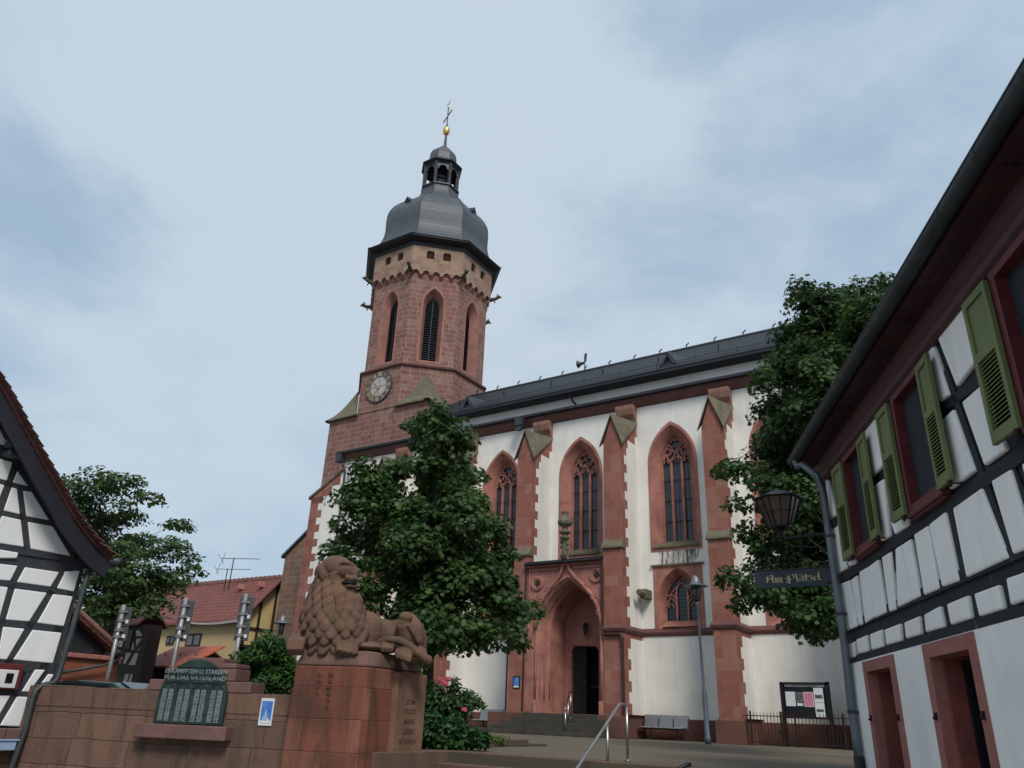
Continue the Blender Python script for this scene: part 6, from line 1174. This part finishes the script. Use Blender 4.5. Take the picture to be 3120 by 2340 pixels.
q.build('lettering', M['golddull'], SG)
# ---- bracket lantern
lc = FSg.uz('U3', 160, 1150); LXc = lc[0]-.02; LT = empty('bracket_lantern', (LXc, YS, 3.2), 'old hexagonal wrought lantern with amber panes hanging on a bracket from the timbered house corner', 'lantern')
zt, ze, zbm = FSg.uz('U3', 130, 990)[1], 3.76, FSg.uz('U3', 160, 1292)[1]
def hexr(r, z, a0=20): return [Vector((LXc+r*math.cos(R(60*k+a0)), YS+r*math.sin(R(60*k+a0)), z)) for k in range(6)]
q = MB(); q.loft([hexr(.39, ze), hexr(.385, ze+.018), hexr(.05, zt+.02), hexr(.02, zt+.05)], True, True); q.build('roof', M['darkm'], LT)
q = MB(); q.loft([hexr(.17, zbm), hexr(.335, ze-.003)], True, True); q.build('panes', M['amber'], LT)
q = MB(); h0, h1 = hexr(.175, zbm), hexr(.340, ze-.004)
for k in range(6):
    q.bar(h0[k], h1[k], .022, .022); q.bar(h0[k], h0[(k+1) % 6], .022, .022); q.bar(h1[k], h1[(k+1) % 6], .02, .02); m0 = (h0[k]+h0[(k+1) % 6])/2; m1 = (h1[k]+h1[(k+1) % 6])/2; q.bar(m0, m1, .014, .014); q.bar(h0[k].lerp(h1[k], .5), h0[(k+1) % 6].lerp(h1[(k+1) % 6], .5), .014, .014)
q.loft([hexr(.17, zbm), hexr(.06, zbm-.06), hexr(.035, zbm-.17)], True, True); q.build('frame', M['darkm'], LT)
q = MB(); q.bar((LXc-.02, YS, zbm-.17), (-2.15, YS+.03, zbm-.13), .03, .03); q.tube([Vector((LXc, YS, zbm-.17)), Vector((LXc+.15, YS, zbm-.30)), Vector((LXc+.45, YS, zbm-.34)), Vector((-2.2, YS, zbm-.20))], .010, 6); q.ball((LXc, YS, zbm-.20), .04, n=8); q.build('bracket', M['darkm'], LT)
# ================================================================== things in front of the church
# notice board
NB = empty('notice_board', (-6.7, 28.4, 0), 'black framed glass notice board with white, dark and pink sheets behind the iron fence', 'notice board')
FN = Fr((0, 28.5, 0), (1, 0, 0), (0, -1, 0)); xa, xb, za, zb2 = -7.52, -5.95, .86, 1.99
q = MB(); 
for u0, u1, z0, z1 in ((xa, xb, zb2-.07, zb2), (xa, xb, za, za+.07), (xa, xa+.09, za, zb2), (xb-.11, xb, za, zb2)): q.fbox(FN, u0, u1, z0, z1, -.02, .06)
q.fbox(FN, xa+.02, xb-.02, za+.02, zb2-.02, -.03, .0); q.build('frame', M['darkm'], NB)
q = MB(); q.box(xa-.02, xa+.09, 28.46, 28.56, 0, zb2-.03); q.build('post', M['darkm'], NB); q = MB(); q.box(xb-.10, xb+.02, 28.46, 28.56, 0, zb2+.02); q.build('post', M['darkm'], NB)
nb = lambda x, y: (xa+(xb-xa)*x, za+(zb2-za)*y)
def sheet(name, x0, x1, y0, y1, mt, w=.008):
    q = MB(); a, c = nb(x0, y0), nb(x1, y1); q.fbox(FN, a[0], c[0], a[1], c[1], .0, w); return q.build(name, mt, NB)
hd = sheet('header_strip', .09, .91, .875, .94, M['roof_lt'] if False else M['paper']); sheet('sheet', .09, .29, .335, .735, M['paper'])
ds = sheet('dark_sheet', .305, .455, .335, .73, M['photo']); pk = sheet('pink_sheet', .465, .665, .33, .73, M['white']); wsx = sheet('tall_sheet', .68, .87, .06, .85, M['paper'])
def on(parent, name, x0, x1, y0, y1, mt, w): q = MB(); a, c = nb(x0, y0), nb(x1, y1); q.fbox(FN, a[0], c[0], a[1], c[1], .006, w); q.build(name, mt, parent)
on(pk, 'pink_panel', .475, .655, .345, .715, M['pink'], .010); on(ds, 'caption', .32, .435, .35, .42, M['paper'], .011); on(wsx, 'picture', .70, .85, .56, .66, M['photo'], .011); on(wsx, 'picture', .70, .85, .20, .27, M['photo'], .0112); on(wsx, 'rule', .70, .85, .45, .46, M['photo'], .0108)
text_mesh('Evangelische St. Georgsgemeinde', .06, FN, nb(.5, .89)[0], nb(.5, .89)[1], .009, M['darkm'], 'lettering', hd, ex=.001)
# iron fence
IF = empty('iron_fence', (-7, 27.9, 0), 'low rusty iron railing with thin upright bars along the church wall under the notice board', 'fence')
ff0, ff1, yf = -8.45, -3.2, 27.9; q = MB(); q.bar((ff0-.25, yf, .90), (ff1, yf, .90), .03, .03); q.bar((ff0, yf, .10), (ff1, yf, .10), .03, .03); q.build('rails', M['iron'], IF)
q = MB(); x = ff0; k = 0
while x < ff1: q.tube([(x, yf, .02), (x, yf, .98), (x, yf, 1.03)], [.011, .011, .003], 6); x += .112; k += 1
tag(q.build('bars', M['iron'], IF))
for x in (-8.45, -7.45, -7.38, -7.0, -5.5): q = MB(); q.box(x-.025, x+.025, yf-.03, yf+.03, 0, 1.05); q.build('post', M['iron'], IF)
q = MB(); q.box(-7.52, -7.36, yf-.05, yf+.04, .38, .50); q.build('lock_box', M['iron'], IF)
q = MB(); q.tube([(-8.55, yf, .90), (-8.62, yf-.02, .78), (-8.55, yf-.03, .68), (-8.45, yf, .62)], .014, 6); q.build('curled_end', M['iron'], IF)
# benches
def bench(x0, y, label, n=3, wd=.58):
    B_ = empty('bench', (x0+n*wd/2, y, 0), label, 'bench', 'metal benches along the church wall'); q = MB(); q.bar((x0-.12, y-.28, .38), (x0+n*wd+.12, y-.28, .38), .05, .05); q.bar((x0-.1, y-.02, .36), (x0+n*wd+.1, y-.02, .36), .05, .05)
    for k in range(n+1): q.bar((x0+k*wd, y-.46, .40), (x0+k*wd, y+.06, .40), .03, .03); q.bar((x0+k*wd, y+.06, .40), (x0+k*wd, y+.14, .82), .03, .03)
    q.build('frame', M['backm'], B_)
    for k in range(n):
        q = MB(); a = x0+k*wd+.02; c = a+wd-.05; q.loft([[Vector((xx, y+yy, zz)) for yy, zz in ((.12, .84), (.14, .84), (.06, .43), (.03, .415), (-.46, .43), (-.50, .405), (-.50, .395), (-.46, .415), (.03, .40), (.045, .42))] for xx in (a, c)], True, True); q.build('seat', M['seat'], B_)
    for xx in (x0+.35, x0+n*wd-.35): q = MB(); q.tube([(xx, y-.15, .38), (xx, y-.15, 0)], .03, 8); q.box(xx-.08, xx+.08, y-.25, y-.05, 0, .02); q.build('leg', M['backm'], B_)
bench(-12.88, 29.15, 'grey metal three-seat bench against the plastered wall to the right of the church door')
bench(-20.45, 29.15, 'grey metal bench to the left of the church door, half hidden by the rose bushes')
# handrails
def handrail(pts, posts, r, label, mt):
    H_ = empty('handrail', Vector(posts[0][:3]), label, 'handrail'); q = MB(); q.tube(pts, r, 10); q.build('rail', mt, H_, smooth=True)
    for p in posts: q = MB(); q.tube([(p[0], p[1], p[2]), (p[0], p[1], p[3])], r*.95, 10); q.tube([(p[0], p[1], p[2]), (p[0], p[1], p[2]+.012)], .05, 12); q.build('post', mt, H_, smooth=True)
X_ = -5.33; handrail([(X_, 11.47, .72), (X_, 11.46, .745), (X_, 11.43, .76), (X_, 11.25, .765), (X_, 11.20, .755), (X_, 9.90, -.06), (X_, 8.6, -.87)], [(X_, 11.46, 0, .75), (X_, 10.80, -.15, .49), (X_, 9.0, -1.1, -.62)], .021, 'bent stainless steel handrail rising beside the front steps', M['steel'])
h = [FP.uz('T3', x, y, 2.9) for x, y in ((1118, 1130), (1215, 1285), (1215, 1298))]; yd = 29.8-2.6
handrail([(-15.12, 27.6, 1.52), (-15.12, 27.45, 1.52), (-14.85, 26.7, .95), (-14.82, 26.6, .87)], [(-15.12, 27.55, .60, 1.5), (-14.98, 27.1, .30, 1.2), (-14.84, 26.65, .0, .88)], .028, 'short silver handrail on the dark steps right in front of the church door', M['steel'])
kn = hitD('OV', 1484, 1652, 6.0); q = MB(); q.tube([kn+Vector((-.10, -.08, -.06)), kn, kn+Vector((.01, .03, .0))], .016, 10); q.tube([kn+Vector((-.06, -.05, -.03)), kn+Vector((-.06, -.05, -1.5))], .014, 8); tag(q.build('rail_end', M['darkm'], None, smooth=True), 'dark round end of a second rail just peeking in at the bottom edge', 'handrail')
# porch lantern and portal poster
pl0 = FP.uz('T3', 1058, 605, .35); q0 = empty('porch_lantern', FP.P(pl0[0], pl0[1], .35), 'small black lantern on the red back wall above the church door', 'lantern'); c = FP.P(pl0[0], pl0[1], .32)
q = MB(); q.loft([[c+Vector((r*math.cos(R(60*k)), r*math.sin(R(60*k)), z)) for k in range(6)] for r, z in ((.05, -.20), (.12, .12), (.16, .13), (.05, .26), (.02, .30))], True, True); q.build('housing', M['darkm'], q0); q = MB(); q.loft([[c+Vector((r*math.cos(R(60*k+30)), r*math.sin(R(60*k+30)), z)) for k in range(6)] for r, z in ((.055, -.16), (.112, .09))], True, True); q.build('pane', M['glassd'], q0)
q = MB(); q.bar(c+Vector((0, 0, .28)), c+Vector((0, .28, .28)), .02, .02); q.build('bracket', M['darkm'], q0)
a, c = FC.uz('T3', 452, 1095, 1.87), FC.uz('T3', 505, 1000, 1.87); a = (max(a[0], -18.2), a[1]); q0 = empty('small_poster', FC.P(a[0], a[1], 1.87), 'small framed blue poster on the red buttress left of the church door', 'poster'); q = MB(); q.fbox(FC, a[0]-.02, c[0]+.02, a[1]-.02, c[1]+.02, 1.851, 1.875); q.build('frame', M['darkm'], q0); q = MB(); q.fbox(FC, a[0]+.02, c[0]-.02, a[1]+.08, c[1]-.03, 1.87, 1.88); q.build('print', M['blue'], q0); q = MB(); q.fbox(FC, a[0]+.02, c[0]-.02, a[1]+.02, a[1]+.08, 1.87, 1.881); q.build('caption_strip', M['paper'], q0)
q = MB(); q.prism([Vector((-22, 24.75, -.002)), Vector((40, 22.4, -.002)), Vector((40, 22.52, -.002)), Vector((-22, 24.87, -.002))], (0, 0, .004)); tag(q.build('drain_strip', M['gutst'], None), kind='structure')
# flower bed kerb
q = MB(); kp = [onp for onp in (hit('U6', 200, 640, (0, 0, 1), 0), hit('U6', 820, 650, (0, 0, 1), 0))]; e_ = kp[1]
q.bar(Vector((-10.5, e_.y, .05)), Vector((e_.x, e_.y, .05)), .14, .12); q.bar(Vector((e_.x, e_.y, .05)), Vector((e_.x-.6, e_.y+2.2, .05)), .14, .12); tag(q.build('bed_kerb', M['stepm'], None, bevel=.015), 'low stone kerb edging the flower bed beside the pedestal', 'kerb')
# ================================================================== vegetation
def leafcloud(name, C, Nn, size, mt, parent, shape='maple', droop=.3):
    n = len(C)
    if shape == 'maple': sh = np.array([(0, -.42), (.18, -.20), (.50, -.22), (.34, .06), (.46, .34), (.17, .28), (0, .62), (-.17, .28), (-.46, .34), (-.34, .06), (-.50, -.22), (-.18, -.20)])
    elif shape == 'oval': sh = np.array([(0, -.5), (.22, -.18), (.24, .15), (0, .55), (-.24, .15), (-.22, -.18)])
    else: sh = np.array([(0, -.6), (.13, -.1), (.10, .3), (0, .65), (-.10, .3), (-.13, -.1)])
    K = len(sh); Nn = Nn/np.linalg.norm(Nn, axis=1, keepdims=True); r = RNG.normal(size=(n, 3)); a = np.cross(Nn, r); a /= np.linalg.norm(a, axis=1, keepdims=True)+1e-9; bb = np.cross(Nn, a)
    sz = size*RNG.uniform(.65, 1.25, n); rad = (sh**2).sum(1)
    v = C[:, None, :]+sz[:, None, None]*(a[:, None, :]*sh[None, :, 0:1]+bb[:, None, :]*sh[None, :, 1:2]-Nn[:, None, :]*(rad*droop)[None, :, None])
    me = bpy.data.meshes.new(name); me.vertices.add(n*K); me.vertices.foreach_set('co', v.reshape(-1).astype(np.float32)); me.loops.add(n*K); me.loops.foreach_set('vertex_index', np.arange(n*K, dtype=np.int32)); me.polygons.add(n)
    me.polygons.foreach_set('loop_start', np.arange(0, n*K, K, dtype=np.int32)); me.polygons.foreach_set('loop_total', np.full(n, K, dtype=np.int32)); me.update(calc_edges=True); me.materials.append(mt)
    o = bpy.data.objects.new(name, me); COL.objects.link(o)
    if parent is not None: o.parent = parent; o.matrix_parent_inverse = pl_world(parent)
    return o
def crown(blobs, D, spread, per, lsize, flat=.62, subr=.42, dens=1., keepfn=None, out=1.0, subn=1.):
    C = []; Nn = []; twigs = []
    for (x, y, r_) in blobs:
        dd = random.uniform(-1, 1)*spread; ctr = hitD('OV', x, y, D+dd); rm = (hitD('OV', x+10, y, D)-hitD('OV', x, y, D)).length/10*r_
        ns = max(3, int(subn*(rm/subr)**2*11)); 
        for k in range(ns):
            d = RNG.normal(size=3); d /= np.linalg.norm(d); rr = rm*RNG.uniform(.35, 1.02)*out; sc3 = np.array(ctr)+d*rr*np.array([1, 1, .92]); sr_ = subr*RNG.uniform(.55, 1.15); twigs.append((ctr, Vector(sc3), sr_))
            n = int(per*sr_*sr_/(subr*subr)*dens); q = RNG.normal(size=(n, 3)); q /= np.linalg.norm(q, axis=1, keepdims=True); q *= (RNG.uniform(.15, 1, n)**.45)[:, None]*sr_; q[:, 2] *= flat; q[:, 2] -= .25*(q[:, 0]**2+q[:, 1]**2)/sr_
            C.append(q+sc3); nn = q/sr_*.55+d*.45+np.array([0, 0, .75])+RNG.normal(size=(n, 3))*.42; Nn.append(nn)
    return np.concatenate(C), np.concatenate(Nn), twigs
def branches(mb, base, top, twigs, r0, nmain=9, seed=1):
    rnd = random.Random(seed); L_ = (top-base).length; pts = [base.lerp(top, t/10)+Vector((rnd.uniform(-.05, .05), rnd.uniform(-.05, .05), 0))*(0 < t) for t in range(11)]; mb.tube(pts, [r0*(1-.085*t) for t in range(11)], 10)
    step = max(1, len(twigs)//(nmain*8))
    for i, (ctr, p, sr_) in enumerate(twigs[::step]):
        f = min(.94, max(.22, (p.z-base.z)/L_*.86-.06)); s = base.lerp(top, f); mid = s.lerp(p, .5)+Vector((rnd.uniform(-.15, .15), rnd.uniform(-.15, .15), rnd.uniform(-.05, .25))); rr = r0*(1-f)*.24+.008; mb.tube([s, mid, p], [rr, rr*.6, .006], 5)
def tree(name, label, blobs, D, spread, per, lsize, mt, base, topxy, r0, shape='maple', dens=1., flat=.62, subr=.42, group='trees around the church', **kw):
    C, Nn, tw = crown(blobs, D, spread, per, lsize, flat, subr, dens, **kw); T_ = empty(name, base, label, 'tree', group); top = hitD('OV', topxy[0], topxy[1], D); b = MB(); branches(b, Vector(base), top, tw, r0, seed=len(blobs)); b.build('trunk', M['bark'], T_, smooth=True)
    leafcloud('crown', C, Nn, lsize, mt, T_, shape); print(name, len(C)); return T_
bc = [(945, 905, 34), (915, 945, 42), (978, 945, 40), (940, 1005, 55), (1000, 1010, 42), (855, 1030, 42), (800, 1030, 40), (782, 1075, 46), (830, 1100, 52), (1030, 1085, 36), (985, 1085, 50), (1062, 1150, 40), (1075, 1205, 38), (805, 1150, 42), (765, 1165, 30), (755, 1215, 32), (905, 1120, 48), (955, 1180, 55), (1040, 1250, 55), (1085, 1290, 40), (865, 1240, 52), (800, 1280, 40), (930, 1300, 62), (1010, 1340, 52), (1095, 1335, 34), (870, 1345, 42), (960, 1375, 34), (1125, 1325, 16), (1045, 1380, 22), (1005, 1395, 18), (735, 1130, 14), (728, 1195, 16), (1000, 1200, 55), (900, 1185, 35), (860, 1160, 40), (940, 1080, 45), (945, 1150, 50), (935, 1230, 55), (925, 1370, 40), (900, 1300, 50), (985, 1260, 50), (1020, 1130, 40), (830, 1210, 45), (960, 1050, 45), (1060, 1370, 26), (1110, 1385, 14), (1140, 1318, 10)]
tree('maple_tree', 'dense green maple tree in the middle, in front of the church wall behind the lion', bc, 19, 1.3, 68, .135, M['leafc'], (-11.9, 14.95, 0), (945, 900), .15)
br = [(1725, 620, 26), (1760, 650, 44), (1835, 640, 44), (1905, 610, 22), (1885, 680, 50), (1800, 720, 62), (1725, 735, 42), (1715, 795, 42), (1770, 820, 62), (1860, 780, 60), (1655, 815, 20), (1690, 850, 30), (1745, 900, 52), (1705, 930, 44), (1800, 900, 60), (1645, 955, 22), (1700, 990, 48), (1770, 990, 60), (1605, 1010, 26), (1572, 1012, 14), (1655, 1040, 34), (1725, 1070, 48), (1655, 1100, 24), (1610, 1135, 20), (1645, 1165, 34), (1710, 1180, 44), (1770, 1150, 50), (1575, 1245, 16), (1620, 1258, 28), (1680, 1290, 40), (1750, 1270, 50), (1715, 1340, 30), (1765, 1365, 26), (1650, 1215, 24), (1590, 1085, 12), (1820, 1000, 60), (1850, 880, 60), (1610, 1305, 14), (1800, 1100, 60), (1790, 1330, 30), (1665, 880, 34), (1720, 860, 50), (1740, 960, 55), (1690, 930, 45), (1780, 950, 60), (1720, 1020, 50), (1690, 810, 34), (1760, 760, 55), (1640, 830, 20), (1820, 850, 60), (1740, 1110, 50), (1720, 1240, 45), (1770, 1220, 50), (1660, 1260, 34), (1740, 1320, 34), (1700, 1130, 44), (1760, 700, 50), (1840, 690, 50), (1795, 650, 45), (1700, 770, 36), (1650, 1000, 34), (1900, 720, 60), (1930, 640, 40)]
tree('hornbeam_tree', 'tall dark green tree rising behind the eaves of the shuttered timbered house', br, 17, 1.3, 66, .118, M['leafr'], (-3.1, 18.6, 0), (1850, 620), .16, subr=.40)
bl_ = [(160, 1040, 26), (225, 1040, 34), (285, 1042, 24), (195, 1090, 44), (250, 1110, 42), (170, 1150, 46), (305, 1165, 36), (250, 1200, 50), (385, 1130, 9), (372, 1178, 24), (400, 1205, 20), (335, 1240, 40), (265, 1285, 42), (205, 1315, 38), (310, 1318, 26), (365, 1275, 22), (150, 1090, 36), (220, 1160, 40), (290, 1110, 20), (415, 1225, 12), (325, 1070, 8), (340, 1195, 22), (380, 1240, 24), (180, 1260, 50), (230, 1240, 50), (280, 1240, 45), (160, 1200, 50), (240, 1318, 36), (290, 1300, 38), (345, 1300, 18), (185, 1340, 30), (130, 1160, 40)]
tree('locust_tree', 'light feathery tree with layered airy branches behind the left timbered gable', bl_, 38, 2.3, 100, .22, M['leafl'], (-36.0, 22.4, 0), (215, 1090), .32, shape='oval', flat=.28, subr=.95, subn=1.25)
bh = [(575, 1400, 28), (545, 1435, 32), (605, 1425, 30), (585, 1470, 34), (618, 1465, 24), (525, 1415, 16), (555, 1480, 20), (600, 1395, 14), (520, 1440, 12)]
C, Nn, tw = crown(bh, 13.1, .25, 110, .09, flat=.8, subr=.20); S_ = empty('leafy_shrub', hitD('OV', 575, 1500, 13.1), 'bright green leafy shrub spilling over the stone wall beside the pedestal', 'shrub'); leafcloud('foliage', C, Nn, .10, M['leafb'], S_, 'long', .5)
b = MB(); bs = hitD('OV', 580, 1500, 13.3); bs.z = 0
for i_, (c_, p_, s_) in enumerate(tw[::3]): b.tube([bs+Vector((random.uniform(-.2, .2), random.uniform(-.1, .1), 0)), p_], [.018, .005], 5)
b.build('stems', M['bark'], S_)
bq_ = [(925, 1500, 26), (955, 1515, 30), (935, 1540, 32), (985, 1500, 12), (1010, 1512, 9), (975, 1545, 28), (1000, 1520, 12)]
C, Nn, tw = crown(bq_, 14.6, .35, 100, .08, flat=.85, subr=.20); S_ = empty('rose_bush', hitD('OV', 945, 1590, 14.6), 'taller dark rose bush with a few pink blooms beside the pedestal', 'rose bush'); leafcloud('foliage', C, Nn, .085, M['leafd'], S_, 'oval')
b = MB(); bs = hitD('OV', 950, 1590, 14.7); bs.z = 0
for (c_, p_, s_) in tw[::3]: b.tube([bs+Vector((random.uniform(-.3, .3), random.uniform(-.2, .2), 0)), p_], [.014, .005], 5)
for x, y in ((985, 1470), (1008, 1492), (1030, 1508), (975, 1480), (912, 1420), (918, 1440), (910, 1455)): b.tube([bs.lerp(hitD('OV', x-20, y+50, 14.6), .5), hitD('OV', x, y, 14.55)], [.010, .004], 5)
b.build('stems', M['bark'], S_)
sp_ = []; 
for x, y in ((985, 1472), (980, 1482), (1008, 1495), (1030, 1510), (1000, 1505), (975, 1490), (1015, 1520), (1040, 1522), (912, 1425), (918, 1440), (908, 1455), (915, 1470)): sp_ += [(x, y, 7)]
C2, N2, _ = crown(sp_, 14.55, .05, 26, .07, flat=.9, subr=.10); leafcloud('shoots', C2, N2, .075, M['leafd'], S_, 'oval')
for x, y in ((957, 1477), (951, 1472), (963, 1481), (1002, 1537), (968, 1470)):
    p = hitD('OV', x, y-1, 14.15); b = MB()
    for k in range(9): b.ball(p+Vector((.028*math.cos(k*2.4), .028*math.sin(k*2.4), .006*k)), .030-.0015*k, .030-.0015*k, .018, 7)
    b.build('bloom', M['rose'], S_, smooth=True)
bg_ = [(925, 1570, 26), (960, 1575, 28), (990, 1570, 24), (950, 1600, 20), (1015, 1590, 16), (1040, 1597, 10), (1000, 1600, 16), (915, 1595, 16)]
C, Nn, tw = crown(bg_, 14.0, .30, 110, .09, flat=.8, subr=.20); S_ = empty('green_shrub', hitD('OV', 960, 1600, 14.), 'lower mid-green shrub in the flower bed in front of the rose bush', 'shrub'); leafcloud('foliage', C, Nn, .095, M['leafb'] if False else leafmat('bed_leaves', (.035, .10, .03), (.06, .16, .04), (.012, .04, .012)), S_, 'oval'); b = MB(); bs = hitD('OV', 960, 1600, 14.1); bs.z = 0
for (c_, p_, s_) in tw[::4]: b.tube([bs+Vector((random.uniform(-.4, .4), random.uniform(-.2, .2), 0)), p_], [.012, .004], 5)
b.build('stems', M['bark'], S_)
n = 2600; gx = RNG.uniform(-10.2, -6.9, n); gy = e_.y+RNG.uniform(.02, .55, n)**1.2; keep = gx < e_.x+.1; gx, gy = gx[keep], gy[keep]; gz_ = RNG.uniform(.05, .17, len(gx)); leaf_n = RNG.normal(size=(len(gx), 3))*.8+np.array([0, -.2, .6])
tag(leafcloud('ground_cover', np.stack([gx, gy, gz_], 1), leaf_n, .09, M['grass'], None, 'long'), 'bright yellow-green low plants filling the front of the flower bed', 'ground cover', None, 'stuff')
b = MB(); b.box(-10.5, e_.x-.05, e_.y+.02, e_.y+2.2, -.02, .03); tag(b.build('bed_soil', M['dirt']), kind='structure')
# spiky plant against the wall beside the downpipe
sp0 = hitD('U4', 720, 1040, 12.6); S_ = empty('spiky_plant', (sp0.x, sp0.y, 0), 'thin plant with a column of pointed leaves standing behind the downpipe of the timbered house', 'plant'); b = MB()
p_b = Vector((sp0.x+.12, sp0.y, 0)); b.tube([p_b, p_b+Vector((0, 0, 1.35))], .02, 6); b.build('stem', M['bark'], S_)
b = MB()
for k in range(90):
    z = .35+1.0*k/90; a = k*2.4; d_ = Vector((math.cos(a), math.sin(a), .12)); c = p_b+Vector((0, 0, z)); t_ = Vector((-d_.y, d_.x, 0))*.014; b.face([c+t_, c-t_, c+d_*.22]); 
b.build('leaves', M['leafd'], S_)
